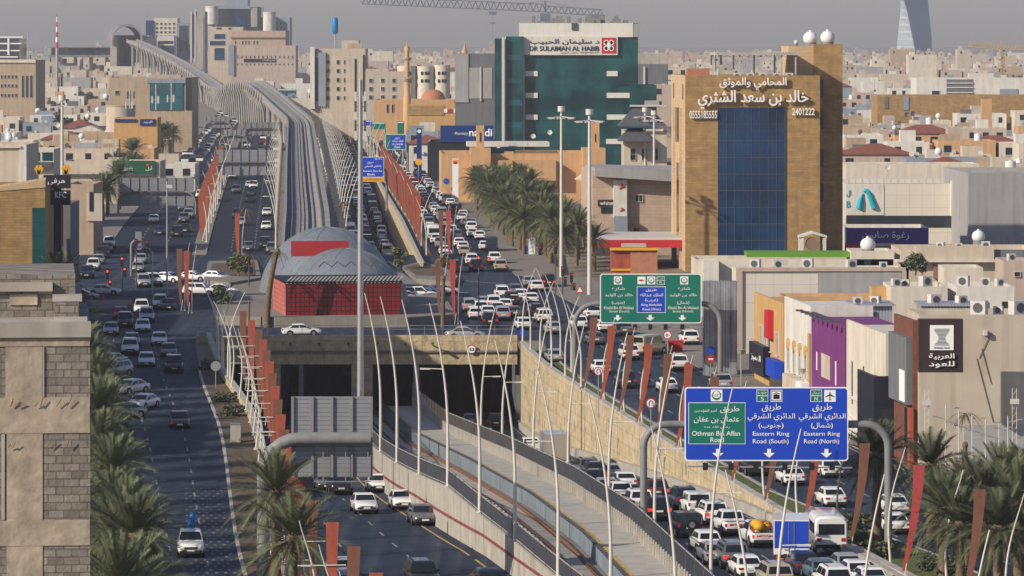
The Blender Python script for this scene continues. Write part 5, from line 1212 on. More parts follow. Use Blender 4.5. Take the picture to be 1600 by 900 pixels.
def place(kind,color,loc,rz,road,rx=0,simple=False,label=None,lights=False,braking=False):
    pm=MAT['paint_'+color]
    if simple:
        o=bpy.data.objects.new(vname(kind),get_simple(kind)); COL.objects.link(o); o.material_slots[0].link='OBJECT'; o.material_slots[0].material=pm
    else:
        o=bpy.data.objects.new(vname(kind),None); COL.objects.link(o); o.empty_display_size=.5; made=[]
        for name,me,m,sub in get_mesh_proto(kind):
            c=bpy.data.objects.new(name,me); COL.objects.link(c); c.parent=o if sub is None else made[sub]; made.append(c)
            if m=='PAINT': c.material_slots[0].link='OBJECT'; c.material_slots[0].material=pm
            if lights and m=='headlight': c.material_slots[0].link='OBJECT'; c.material_slots[0].material=MAT['headlight_on']
            if braking and m=='taillight': c.material_slots[0].link='OBJECT'; c.material_slots[0].material=MAT['taillight_on']
    o.location=loc; o.rotation_euler=(rx,0,rz); o['category']='van' if kind=='van' else 'pickup' if kind=='pickup' else 'car'
    if label: o['label']=label
    VEH.append([o,color,kind,road,loc[1]]); return o
def carpx(px,py,kind,color,road,zf,slope,away,simple=False,da=0,**kw):
    p=G(px,py,zf); sl=(zf(p.y+4)-zf(p.y-4))/8
    s=slope(p.y) if callable(slope) else slope
    rz=-math.atan(s)+(0 if away else math.pi)+R(da)
    # the pixel marks the tyre line of the nearer bumper: push the centre back by half a length
    p=p+Vector((s*2.0,2.0,2.0*sl))
    return place(kind,color,(p.x,p.y,p.z+.035),rz,road,rx=math.atan(sl)*(1 if away else -1),simple=simple,**kw)
def sl_of(line): return lambda d:(line(d+3)-line(d-3))/6
S_LS=sl_of(L2); S_LT=sl_of(M1); S_RT=sl_of(RW); S_RS=sl_of(SK)
LS='on the left service road'; LT='on the sunken left carriageway'; RT='in the jam under the sandstone wall'; RS='on the right street beyond the fins'
IX='at the junction by the domes'; FSV='in the jam right of the rust red fins'; FMN='in the jam left of the rust red fins'; FLS='on the far left service road'; FLM='between the viaduct and orange fins'
for a in ((298,872,'pickup','white'),(281,671,'sedan','maroon'),(272,584,'suv','black'),(264,559,'sedan','grey'),(229,574,'sedan','white'),(203,556,'suv','white'),(206,542,'sedan','silver'),(249,541,'sedan','white'),(173,525,'sedan','silver'),(195,513,'suv','black'),(223,520,'sedan','white'),(189,500,'sedan','red'),(229,505,'suv','silver'),(221,492,'suv','white'),(250,484,'suv','white'),(263,486,'sedan','black')):
    carpx(*a,LS,gz,S_LS,False)
for x,y,k,c,da in ((204,618,'sedan','white',-38),(224,642,'sedan','white',-25),(193,657,'sedan','silver',-50),(178,592,'suv','silver',-35),(170,575,'sedan','white',-40)):
    carpx(x,y,k,c,'parked beside the left palms',gz,S_LS,False,da=da)
for x,y,k,c,da in ((160,463,'sedan','white',90),(126,471,'sedan','silver',90),(312,464,'suv','white',80),(345,462,'sedan','white',85),(236,448,'pickup','white',20),(222,450,'suv','silver',10),(336,441,'sedan','silver',70),(262,443,'sedan','white',60),(300,441,'sedan','white',75)):
    carpx(x,y,k,c,'left of the domes at the junction',gz,0,False,da=da)
for a in ((215,426,'sedan','silver'),(219,413,'sedan','silver'),(240,349,'sedan','white'),(249,368,'sedan','darkblue'),(287,349,'suv','grey'),(294,342,'suv','silver'),(276,371,'suv','black'),(289,364,'sedan','black'),(313,311,'suv','white'),(285,330,'sedan','grey'),(268,275,'suv','black'),(275,262,'suv','grey'),(290,244,'sedan','white'),(288,237,'suv','white'),(281,284,'sedan','black'),(300,250,'sedan','silver')):
    carpx(*a,FLS,gz,-.05,False,simple=a[1]<340)
for i,(x,y,k,c) in enumerate(((145,424,'suv','white'),(153,414,'sedan','silver'),(160,404,'suv','black'),(166,395,'sedan','grey'),(170,388,'suv','white'),(135,436,'suv','darkblue'))):
    carpx(x,y,k,c,'parked along the far left kerb',gz,-.05,False)
for a in ((369,303,'suv','grey'),(390,294,'sedan','white'),(396,296,'suv','white'),(393,305,'sedan','black'),(391,317,'suv','black'),(417,338,'sedan','white'),(416,360,'sedan','white'),(414,389,'suv','black'),(371,342,'suv','darkblue'),(376,353,'sedan','silver'),(387,393,'sedan','grey'),(363,279,'sedan','white'),(404,276,'sedan','silver'),(355,268,'suv','white'),(384,268,'suv','grey'),(375,258,'sedan','white'),(413,262,'sedan','white'),(421,290,'sedan','grey'),(425,398,'suv','grey')):
    carpx(*a,FLM,gz,-.0486,False,simple=a[1]<335)
for x,y,k,c,li in ((533,774,'suv','black',0),(511,768,'sedan','grey',0),(592,770,'sedan','white',0),(573,803,'sedan','white',0),(632,797,'sedan','white',0),(664,822,'sedan','grey',0),(541,912,'sedan','silver',1),(667,925,'suv','black',0),(772,930,'sedan','darkblue',0)):
    carpx(x,y,k,c,LT,zt,S_LT,False,lights=bool(li))
for a in ((760,692,'sedan','silver'),(832,713,'pickup','white'),(845,728,'sedan','silver'),(860,738,'sedan','darkblue'),(882,735,'sedan','white'),(880,748,'sedan','white'),(921,748,'suv','grey'),(933,755,'suv','black'),(931,768,'suv','black'),(908,760,'sedan','blue'),(957,752,'sedan','silver'),(980,766,'sedan','white'),(951,776,'sedan','silver'),(975,790,'pickup','white'),(1002,802,'suv','white'),(1028,784,'suv','maroon'),(1030,815,'suv','black'),(1073,798,'suv','darkblue'),(1093,808,'jeep','white'),(1119,822,'suv','white'),(1078,842,'jeep','black'),(1110,866,'hatch','white'),(1149,838,'pickup','white'),(1192,856,'pickup','white'),(1150,890,'suv','grey'),(1173,906,'sedan','white'),(1122,884,'sedan','silver'),(1262,900,'sedan','darkblue'),(1290,912,'sedan','teal'),(1330,903,'sedan','silver'),(1346,914,'sedan','white'),(1218,925,'suv','beige'),(1310,930,'suv','white'),(1368,925,'sedan','white'),(735,668,'sedan','grey'),(775,672,'suv','black')):
    carpx(*a,RT,zt,S_RT,True,braking=(a[0]*7+a[1])%5==0)
for a in ((869,568,'sedan','silver'),(866,523,'sedan','silver'),(820,516,'sedan','white'),(942,586,'sedan','white'),(906,517,'suv','white'),(976,526,'suv','grey'),(986,564,'suv','white'),(981,608,'suv','darkblue'),(1062,581,'suv','white'),(1080,541,'suv','white'),(1046,615,'sedan','white'),(1130,612,'suv','silver'),(1306,794,'sedan','white'),(1242,760,'sedan','white'),(1302,748,'sedan','white'),(1185,745,'suv','black'),(1404,836,'sedan','white'),(1404,806,'sedan','white'),(932,540,'sedan','grey'),(947,520,'sedan','white'),(928,500,'suv','white'),(840,498,'suv','black'),(832,476,'sedan','white'),(852,506,'suv','white'),(805,498,'sedan','grey')):
    carpx(*a,RS,gz,S_RS,True)
v=carpx(1018,556,'van','beige',RS,gz,S_RS,True,da=-40); v['label']='big pale van parked askew behind the brown fins'
for a in ((766,512,'suv','black'),(752,493,'suv','white'),(735,489,'suv','silver'),(763,497,'sedan','white'),(744,500,'sedan','white'),(778,491,'sedan','white'),(786,502,'suv','silver'),(726,476,'sedan','darkblue'),(772,484,'suv','white'),(790,486,'sedan','white'),(756,482,'sedan','silver'),(800,478,'suv','black'),(815,470,'sedan','white'),(806,462,'sedan','grey'),(785,468,'suv','white'),(840,456,'sedan','white'),(858,450,'suv','black'),(828,449,'sedan','silver')):
    carpx(*a,IX,gz,-.06,True,braking=(a[0]+a[1])%4==0)
for x,y,k,c,da in ((655,470,'suv','white',-90),(637,473,'sedan','silver',-90),(470,527,'sedan','white',-85),(727,532,'sedan','silver',-88),(690,462,'sedan','white',-75)):
    carpx(x,y,k,c,'crossing beside the red tiled block',gz,0,True,da=da)
# jammed lanes beyond the junction
rv=random.Random(77)
def pick(): 
    k=rv.choices(('sedan','suv','hatch','pickup','van'),(44,36,8,5,7))[0]; c=rv.choices(('white','silver','grey','black','red','blue','beige','darkblue','maroon'),(50,15,11,12,3,2,3,3,2))[0]; return k,c
def lane(line,d0,d1,gap,zf,road,away=True,sl=-.0486,skip=0):
    d=d0+rv.uniform(0,5)
    while d<d1:
        if rv.random()>skip:
            k,c=pick(); z=zf(d)+.05; s=(zf(d+4)-zf(d-4))/8
            place(k,c,(line(d)+rv.uniform(-.25,.25),d,z),-math.atan(sl)+(0 if away else math.pi),road,rx=math.atan(s)*(1 if away else -1),simple=True)
        d+=gap*rv.uniform(.75,1.5)
for t in (.17,.5,.83): lane(mixl(VR,RF,t,.3,-.6),705,1090,11,ztf,FMN,skip=.12)
for t in (.16,.5,.84): lane(mixl(RF,SF,t,2.8,-.2),648,1090,12.5,gz,FSV,skip=.08)
lane(off(SF,-.9),700,900,26,gz,'parked by the palms beyond the junction')
# far traffic too small and too many to tell apart
tr=MB(); mats=['paint_white','paint_silver','paint_grey','paint_black','car_glass','paint_red']
def blob(x,d,z,ci):
    tr.box(x-.9,x+.9,d-2.2,d+2.2,z+.25,z+.95,ci); tr.add([(x-.85,d-1.9,z+.95),(x+.85,d-1.9,z+.95),(x+.85,d+1.2,z+.95),(x-.85,d+1.2,z+.95),(x-.65,d-1.3,z+1.5),(x+.65,d-1.3,z+1.5),(x+.65,d+.4,z+1.5),(x-.65,d+.4,z+1.5)],[(0,1,5,4),(1,2,6,5),(2,3,7,6),(3,0,4,7)],4); tr.add([(x-.65,d-1.3,z+1.5),(x+.65,d-1.3,z+1.5),(x+.65,d+.4,z+1.5),(x-.65,d+.4,z+1.5)],[(0,1,2,3)],ci)
for la,lb,oa,ob,gap in ((VR,RF,.3,-.6,13),(RF,SF,2.8,-.2,13),(FL,VL,2,0,34),(XL,FL,0,-1,30)):
    for t in (.17,.5,.83):
        ln_=mixl(la,lb,t,oa,ob); d=1100+rv.uniform(0,9)
        while d<2500: blob(ln_(d)+rv.uniform(-.3,.3),d,gz(d)+.1,rv.choices((0,1,2,3,5),(50,15,12,14,4))[0]); d+=gap*rv.uniform(.7,1.6)
tr.build('distant_traffic',mats,kind='stuff')
# ---- special vehicles
def sp(name,label,cat,px,py,zf,slope,away=True,da=0):
    p=G(px,py,zf); s=slope(p.y); r=thing(name,label,cat,(0,0,0)); return r,p+Vector((s*3,3.,.03)),-math.atan(s)+R(da)+(0 if away else math.pi)
def wheels(r,xs,ys,rad,wd=.28):
    for x in xs:
        for y in ys: g=MB(); g.T=Matrix.Translation((x,y,rad))@Matrix.Rotation(R(90),4,'Y'); g.cyl(0,0,-wd/2,wd/2,rad,n=16); g.T=None; a=g.build('wheel','tyre',r); g=MB(); g.T=Matrix.Translation((x,y,rad))@Matrix.Rotation(R(90),4,'Y'); g.cyl(0,0,-wd/2-.01,wd/2+.01,rad*.55,n=12); g.T=None; g.build('rim','rim',a)
r,p,rz=sp('box_truck','white truck with a blue rear box, in the jam right of the yellow loaded pickup','truck',1250,889,zt,S_RT,True,-11)
g=MB(); g.box(-1.2,1.2,-3.2,1.6,.95,3.3); g.build('cargo_box','paint_white',r)
for s in (-1,1): g=MB(); g.box(s*.02,s*1.14,-3.24,-3.205,1.4,3.22); q=g.build('rear_door','sign_blue',r); g=MB(); g.bar((s*.18,-3.27,1.0),(s*.18,-3.27,3.12),.04); g.bar((s*.5,-3.27,1.3),(s*.2,-3.27,1.3),.05); g.build('latch','steel',q)
g=MB(); g.box(-1.14,1.14,-3.23,-3.204,1.0,1.38); g.build('door_foot','paint_white',r)
g=MB(); g.box(-1,1,1.75,3.3,.6,2.3); g.build('cab','paint_white',r); g=MB(); g.box(-.95,.95,3.302,3.33,1.4,2.2); g.build('windshield','car_glass',r)
g=MB(); g.box(-.9,.9,-3.1,3.2,.55,.94); g.build('chassis','bumper',r); g=MB(); g.box(-1,1,-3.2,-3.1,.5,.7); g.build('bumper','sign_yellow',r)
for s in (-1,1): g=MB(); g.box(s*.7,s*1.0,-3.22,-3.1,.72,.9); g.build('taillight','taillight_on',r)
wheels(r,(-.92,.92),(-1.9,2.4),.42); r.location=p; r.rotation_euler=(0,0,rz)
r,p,rz=sp('minibus','white bus with a rounded roof and dark windows, beside the blue boxed truck','bus',1305,866,zt,S_RT,True,-6)
def busbody(g,L,W,H,zb=.5):
    w=W/2
    secs=[]
    for y,k,h in ((-L/2,.9,.94),(-L/2+.15,.98,.99),(-L/2+.6,1,1),(L/2-.6,1,1),(L/2-.15,.98,.97),(L/2,.88,.86)):
        Hh=H*h; secs.append([(-w*k,y,zb),(w*k,y,zb),(w*k,y,Hh-.5),(w*k*.95,y,Hh-.2),(w*k*.75,y,Hh-.03),(0,y,Hh),(-w*k*.75,y,Hh-.03),(-w*k*.95,y,Hh-.2),(-w*k,y,Hh-.5)])
    loft(g,secs)
def bus(r,L,W,H):
    w=W/2; g=MB(); busbody(g,L,W,H); g.build('body','paint_white',r)
    g=MB(); g.box(-w*.78,w*.78,-L/2-.02,-L/2+.1,H*.52,H*.80); g.build('rear_window','car_glass',r); g=MB(); g.box(-w*.8,w*.8,L/2-.1,L/2+.02,H*.45,H*.78); g.build('windshield','car_glass',r)
    for s in (-1,1):
        g=MB(); g.box(s*(w-.05),s*(w+.012),-L/2+.5,L/2-.9,H*.52,H*.80); g.build('side_window','car_glass',r)
        g=MB(); g.box(s*w*.6,s*w*.86,-L/2-.03,-L/2+.1,.9,1.15); g.build('taillight','taillight',r)
    g=MB(); g.box(-w*.95,w*.95,-L/2-.05,-L/2+.1,.45,.7); g.build('bumper','bumper',r); g=MB(); g.box(-.26,.26,-L/2-.065,-L/2-.052,.74,.88); g.build('number_plate','plate',r)
    wheels(r,(-w+.12,w-.12),(-L*.3,L*.3),.45)
bus(r,7.0,2.3,2.65); r.location=p; r.rotation_euler=(0,0,rz)
for px,py,lab in ((678,378,'white minibus in the jam beyond the domes, near the beige wall'),(908,408,'') ):
    if not lab: continue
    r,p,rz=sp('minibus',lab,'bus',px,py,gz,lambda d:-.05); bus(r,6.5,2.1,2.7); r.location=p; r.rotation_euler=(0,0,rz)
r,p,rz=sp('box_truck','grey box truck at the tunnel mouth by the sandstone wall','truck',872,736,zt,S_RT)
g=MB(); g.box(-1.1,1.1,-3,1.5,.95,3.3); g.build('cargo_box','paint_silver',r); g=MB(); g.box(-1.05,1.05,-3.03,-3.004,1.0,3.2); g.build('rear_door','paint_beige',r); g=MB(); g.box(-1,1,1.6,3.1,.6,2.3); g.build('cab','paint_white',r); g=MB(); g.box(-.95,.95,3.102,3.13,1.4,2.2); g.build('windshield','car_glass',r); g=MB(); g.box(-.9,.9,-2.9,3,.5,.94); g.build('chassis','bumper',r); wheels(r,(-.92,.92),(-1.9,2.3),.42); r.location=p; r.rotation_euler=(0,0,rz)
# cargo and lettering on the pickups
pk=[v_ for v_ in VEH if v_[2]=='pickup' and v_[3]==RT]
pk.sort(key=lambda v_:v_[4])
def on_car(o,x,y,z): return o.location+Matrix.Rotation(o.rotation_euler.z,3,'Z')@Vector((x,y,z))
car=pk[0][0]; car['label']='white pickup with a yellow bundle in its bed, left of the blue boxed truck'
q=thing('cargo_bundle','yellow wrapped bundle with ropes in the bed of the white pickup','cargo',on_car(car,0,-1.7,1.05),rz=car.rotation_euler.z)
g=MB()
for i in range(9): g.sph((rv.uniform(-.45,.45),rv.uniform(-.5,.5),rv.uniform(.25,.6)),.38,.4,.3,nu=10,nv=6)
g.mesh; me=g.mesh('bundle',[MAT['sign_yellow']]); oo=bpy.data.objects.new('bundle',me); COL.objects.link(oo); oo.parent=q
g=MB()
for i in range(4): g.tube([(-.7,-.5+i*.33,.1),(-.4,-.45+i*.33,.75),(.4,-.5+i*.33,.8),(.7,-.45+i*.33,.1)],.04,5)
me=g.mesh('rope',[MAT['fin_orange']]); oo=bpy.data.objects.new('rope',me); COL.objects.link(oo); oo.parent=q
for v_,tx in ((pk[0],'NISSAN'),(pk[1],'MITSUBISHI')):
    g=MB(); letters(g,tx,-.55,.55,.78,.93,-2.68,.01,.02); me=g.mesh('lettering',[MAT['sign_red']]); oo=bpy.data.objects.new('lettering',me); COL.objects.link(oo); oo.parent=v_[0]
# blue tarp standing in the nearest pickup on the left road
car=[v_ for v_ in VEH if v_[2]=='pickup' and v_[3]==LS][0][0]
q=thing('cargo_roll','upright blue roll standing in the bed of the white pickup','cargo',on_car(car,-.1,-1.6,1.05),rz=car.rotation_euler.z)
g=MB(); g.tube([(0,0,0),(.05,0,.8),(-.1,0,1.5),(-.2,0,1.75)],[.2,.24,.22,.08],8); me=g.mesh('roll',[MAT['balloon_blue']]); oo=bpy.data.objects.new('roll',me); COL.objects.link(oo); oo.parent=q
g=MB(); g.tube([(-.26,-.05,.75),(.05,-.27,.8),(.3,0,.78),(.03,.26,.8),(-.26,-.05,.75)],.03,5); me=g.mesh('strap',[MAT['black']]); oo=bpy.data.objects.new('strap',me); COL.objects.link(oo); oo.parent=q
# labels for the traffic
CN=dict(white='white',silver='silver',grey='dark grey',black='black',red='red',maroon='maroon',blue='blue',teal='teal',beige='beige',gold='gold',darkblue='navy blue',green='green')
gr={}
for v_ in VEH: gr.setdefault((v_[1],v_[2],v_[3]),[]).append(v_)
for (c,k,road),L in gr.items():
    L.sort(key=lambda v_:v_[4])
    for i,v_ in enumerate(L):
        v_[0]['group']='vehicles '+road
        if 'label' not in v_[0]: v_[0]['label']=('%s %s, %s, %s'%(CN[c],KN[k],rank(i+1)+' such',road)) if len(L)>1 else '%s %s %s'%(CN[c],KN[k],road)
print('VEHICLES',len(VEH))
# ================================================================ palms, trees, shrubs
def palm_crown(seed,nf=46,length=3.7,dead=False,up=1.0):
    r=random.Random(seed); g=MB()
    for i in range(nf):
        az=i*2.39996+r.uniform(-.2,.2); t0=i/nf
        el=R(78-115*t0**.9+r.uniform(-8,8)) if not dead else R(r.uniform(-20,25))
        L=length*(.72+.35*math.sin(math.pi*min(1,t0*.9+.12)))*r.uniform(.9,1.08)
        droop=(.34+.46*t0)*r.uniform(.8,1.2) if not dead else r.uniform(.9,1.3)
        hz_=Vector((math.cos(az),math.sin(az),0)); side=Vector((-math.sin(az),math.cos(az),0)); tw=r.uniform(-.4,.4)
        pts=[]; N=16
        for k in range(N+1):
            t=k/N; pts.append(hz_*(L*t*math.cos(el)*(1-.12*t))+Vector((0,0,L*t*math.sin(el)-droop*L*t*t*.62)))
        for k in range(1,N):
            p=pts[k]; tg=(pts[k+1]-pts[k-1]).normalized(); nrm=side.cross(tg).normalized(); t=k/N
            if nrm.z<0: nrm=-nrm
            w_=.05*(1-t)+.012
            g.add([pts[k-1]-side*w_,pts[k-1]+side*w_,pts[k]+side*w_*.9,pts[k]-side*w_*.9],[(0,1,2,3)])
            if k<2: continue
            ll=(.62*math.sin(math.pi*min(1,.16+t*.86))+.12)*(L/3.7)
            if dead: ll*=.6
            for s in (-1,1):
                for h in (0,.33,.66):
                    q=p+(pts[k+1]-p)*h
                    d_=(tg*(.75+.4*t)+side*s*(.85-.25*t)+nrm*(.32+tw*s*.2)+Vector((0,0,-.22))).normalized()
                    d_=(d_+Vector((r.uniform(-.13,.13),r.uniform(-.13,.13),r.uniform(-.13,.13)))).normalized()
                    l=ll*r.uniform(.8,1.15); wv=tg*.036*(L/3.7)
                    g.add([q-wv,q+wv,q+d_*l+wv*.2],[(0,1,2)])
    return g
PALM_M=[]
for s,(nf,Lg) in enumerate(((60,3.7),(54,4.0),(64,3.5),(50,3.9))):
    PALM_M.append(palm_crown(40+s,nf,Lg).mesh('crown',[MAT['leaf'] if s!=2 else MAT['leaf_dark']]))
SKIRT=palm_crown(77,16,2.3,dead=True).mesh('dry_fronds',[MAT['leaf_dry']])
DEADC=palm_crown(79,20,2.0,dead=True).mesh('dry_fronds',[MAT['leaf_dry']])
def trunk_mesh(h,r0=.26,lean=0.0,seed=0):
    g=MB(); pts=[];rs=[]; n=int(h/.3)
    for i in range(n+1):
        t=i/n; pts.append((lean*t*t,0,h*t)); rs.append(r0*(1.15-.35*t)*(1.0 if i%2 else 1.14))
    g.tube(pts,rs,9); g.sph((lean,0,h),r0*1.25,r0*1.25,r0*1.5,nu=9,nv=5); return g.mesh('trunk',[MAT['trunk']])
TR=[trunk_mesh(h) for h in (3.6,4.6,5.6,6.8)]; TRH=(3.6,4.6,5.6,6.8)
PALMS={}
rp=random.Random(9)
def palm(loc,hi,row,scale=1.0,ci=None):
    r=bpy.data.objects.new('palm_tree',None); COL.objects.link(r); r.location=loc; r.rotation_euler=(0,0,rp.uniform(0,6.28)); r.scale=(scale,)*3; r.empty_display_size=.5
    for nm,me,z in (('trunk',TR[hi],0),('crown',PALM_M[rp.randrange(4) if ci is None else ci],TRH[hi]),('dry_fronds',SKIRT,TRH[hi]-.1)):
        c=bpy.data.objects.new(nm,me); COL.objects.link(c); c.parent=r; c.location=(0,0,z)
    r['category']='palm tree'; PALMS.setdefault(row,[]).append(r); return r
for k,d in enumerate(steps(226,520,8.2)): palm((L1(d)-1.6+rp.uniform(-.8,.5),d,gz(d)),rp.choice((1,2,2,3)),'in the dense row along the left service road',rp.uniform(1.0,1.2))
for d in (238,262,286,305): palm((L1(d)-4.5,d,gz(d)),1,'in the dense row along the left service road',1.0)
for d in (792,815,840,872,905): palm((XL(d)-3+rp.uniform(-1.5,1),d,gz(d)),rp.choice((1,2,3)),'by the far left kerb under the sign backs',1.15)
for d in (922,938,955,972,990,1085,1100,1118,1135,1155,1175,1195,1215,1240,1265,1290): palm((XL(d)-4.0+rp.uniform(-3.5,2.5),d,gz(d)),rp.choice((1,2,3)),'along the far left street beside the tan building',1.1)
for d in steps(640,860,9): palm((SF(d)+6.8+rp.uniform(-.6,.6),d,gz(d)),rp.choice((1,2,2)),'in the row on the right pavement beyond the junction',rp.uniform(1.0,1.2))
for d in steps(690,850,11): palm((SF(d)+3.4+rp.uniform(-.5,.5),d,gz(d)),rp.choice((0,1,1)),'in the kerbside row of the far right pavement',rp.uniform(1.1,1.25))
for d in steps(650,850,15): palm((SF(d)+11+rp.uniform(-1,1),d,gz(d)),rp.choice((1,2)),'in the second row behind the right pavement palms',rp.uniform(.95,1.1))
for px,py,h,s in ((1370,862,2,1.05),(1474,920,1,1.0),(1540,912,1,1.05),(1592,930,1,1.1),(1515,890,1,1.0),(1455,842,1,1.0),(1570,872,1,1.0),(1500,950,1,1.0),(1560,965,1,1.05),(1610,900,2,1.0)):
    palm(G(px,py),h,'among the shrubs at the lower right edge',s*1.15)
palm((L3(284)-1.0,284,gz(284)),3,'in the verge beside the thick sign pole',1.15); palm((L3(268)-1.1,268,gz(268)),2,'in the verge beside the thick sign pole',1.2)
for px,d in ((770,1000),(748,960),(690,1040),(676,1120),(965,720),(985,730)): palm((XD(px,d),d,gz(d)),1,'scattered between the buildings behind the right palms',.9)
for row,L in PALMS.items():
    L.sort(key=lambda o:o.location.y)
    for i,o in enumerate(L): o['group']='palms '+row; o['label']='date palm, %s %s'%(rank(i+1),row)
def dead_palm(loc,h,lean,label,r0=.34,dark=False):
    r=thing('dead_palm',label,'palm tree',loc); me=trunk_mesh(h,r0,lean); c=bpy.data.objects.new('trunk',me); COL.objects.link(c); c.parent=r
    c=bpy.data.objects.new('dry_fronds',DEADC); COL.objects.link(c); c.parent=r; c.location=(lean,0,h); return r
dead_palm(G(417,512),9.0,1.2,'dead leaning palm with drooping dry fronds, left of the red tiled block')
dead_palm(G(389,512),8.6,.1,'bare dark palm trunk left of the leaning dead palm').children[1].scale=(.35,)*3
dead_palm(G(692,512),8.4,.1,'bare palm trunk with dry fronds between two red fins, right of the domes').children[1].scale=(.7,)*3
dead_palm((XD(536,660),660,gz(660)),9.5,.0,'brown bare palm trunk behind the domes, right of the viaduct').children[1].scale=(.5,)*3
dead_palm((XD(1508,372),372,gz(372)),5.2,.0,'short thick palm trunk with bound fronds, in front of the beige blank wall',.42).children[1].scale=(.5,)*3
dead_palm((XD(383,700),700,gz(700)),6.5,.0,'slim bare trunk beside the short orange fin, left of the domes',.22).children[1].scale=(.3,)*3
def leaf_cloud(seed,n,rx,ry,rz_,s=.22,m='leaf'):
    r=random.Random(seed); g=MB()
    cl=[(Vector((r.uniform(-1,1)*rx*.7,r.uniform(-1,1)*ry*.7,r.uniform(-.7,.8)*rz_)),r.uniform(.35,.6)) for _ in range(9)]
    for _ in range(n):
        c,k=r.choice(cl); v=Vector((r.gauss(0,1),r.gauss(0,1),r.gauss(0,1))).normalized()*r.uniform(.4,1.05)
        p=c+Vector((v.x*rx*k,v.y*ry*k,v.z*rz_*k)); a=Vector((r.uniform(-1,1),r.uniform(-1,1),r.uniform(-1,1))).normalized(); b=a.orthogonal().normalized(); q=s*r.uniform(.6,1.3)
        g.add([p-a*q,p+b*q*.5,p+a*q,p-b*q*.5],[(0,1,2,3)])
    return g.mesh('crown',[MAT[m]])
TC=[leaf_cloud(s,900,1.5,1.5,1.4) for s in (1,2)]; BC=[leaf_cloud(s,700,1.3,1.1,.7,.16,'leaf_dark') for s in (5,6)]; FT=[leaf_cloud(s,1100,3.2,3.2,2.6,.5,'leaf_dark') for s in (8,9)]
def tree(loc,h,label,scale=1.0,mesh=None,name='small_tree',group=None):
    r=thing(name,label,'tree',loc,group); r.scale=(scale,)*3; g=MB(); g.tube([(0,0,0),(.1,0,h*.5),(0,.1,h)],[.13,.1,.06],7); g.tube([(.05,0,h*.6),(.6,.3,h*1.1)],[.06,.03],5); g.tube([(.05,0,h*.6),(-.6,-.2,h*1.15)],[.06,.03],5)
    me=g.mesh('trunk',[MAT['trunk']]); c=bpy.data.objects.new('trunk',me); COL.objects.link(c); c.parent=r
    c=bpy.data.objects.new('crown',mesh or TC[0]); COL.objects.link(c); c.parent=r; c.location=(0,0,h+.6); return r
tree(G(627,425),1.6,'small yellow green tree at the end of the beige far wall'); tree(G(372,440),1.8,'small green tree on the planted island left of the domes',1.1,TC[1]); tree(G(352,487),1.2,'low green tree on the island corner, left of the bare dark trunk',1.0)
tree(G(380,430),1.2,'second small tree on the planted island left of the domes',.9)
tree((XD(1430,545),545,gz(545)+6),1.0,'small tree between the cream house walls, below the wide overhang',1.0,TC[1]); tree((XD(1590,480),480,gz(480)),3.0,'dark shrub tree at the right edge beside the pale houses',1.3)
rows={}
for i in range(9):
    d=(268,276,284,292,300,308,316,324,334)[i]; r=thing('shrub','x','shrub',(RW(d)+2.2+(i%3)*1.3,d,gz(d)+.5),'shrubs at the foot of the lower right palms'); r.scale=(1.15,1.15,1.0)
    c=bpy.data.objects.new('foliage',BC[i%2]); COL.objects.link(c); c.parent=r; r['label']='clipped green shrub, %s in the bed under the lower right palms'%rank(i+1)
for i,d in enumerate((478,440,425)): r=thing('shrub','green shrub, %s in the verge by the left wall with orange fins'%rank(3-i),'shrub',((L2(d)+L3(d))/2,d,gz(d)+.4),'verge shrubs'); c=bpy.data.objects.new('foliage',BC[i%2]); COL.objects.link(c); c.parent=r
for i in range(8): p=G(645+i*8.5,494-(i%2)*4); r=thing('shrub','low bush, %s from the left in the green bed right of the red block'%ordn(i+1),'shrub',p+Vector((0,0,.45)),'bushes right of the red block'); r.scale=(.8,.8,.6); c=bpy.data.objects.new('foliage',BC[i%2]); COL.objects.link(c); c.parent=r
FTL=[(XD(px,d),d) for px,d in ((75,1500),(92,1650),(105,1800),(122,1750),(60,1900),(135,1900),(148,1850),(85,1450),(100,1400),(425,1550),(437,1560),(450,1570),(415,1600),(600,1560),(612,1570),(590,1600),(680,1420),(700,1430),(690,1400),(412,1620),(1440,1900),(1462,1950),(1480,1850))]
for i,(x,d) in enumerate(FTL):
    r=thing('distant_tree','dark round tree, %s from the left among the far trees'%ordn(sorted(range(len(FTL)),key=lambda k:FTL[k][0]/FTL[k][1]).index(i)+1),'tree',(x,d,gz(d)),'far trees'); c=bpy.data.objects.new('crown',FT[i%2]); COL.objects.link(c); c.parent=r; c.location=(0,0,5.5); g=MB(); g.tube([(0,0,0),(0,0,5)],[.3,.2],6); me=g.mesh('trunk',[MAT['trunk']]); c=bpy.data.objects.new('trunk',me); COL.objects.link(c); c.parent=r
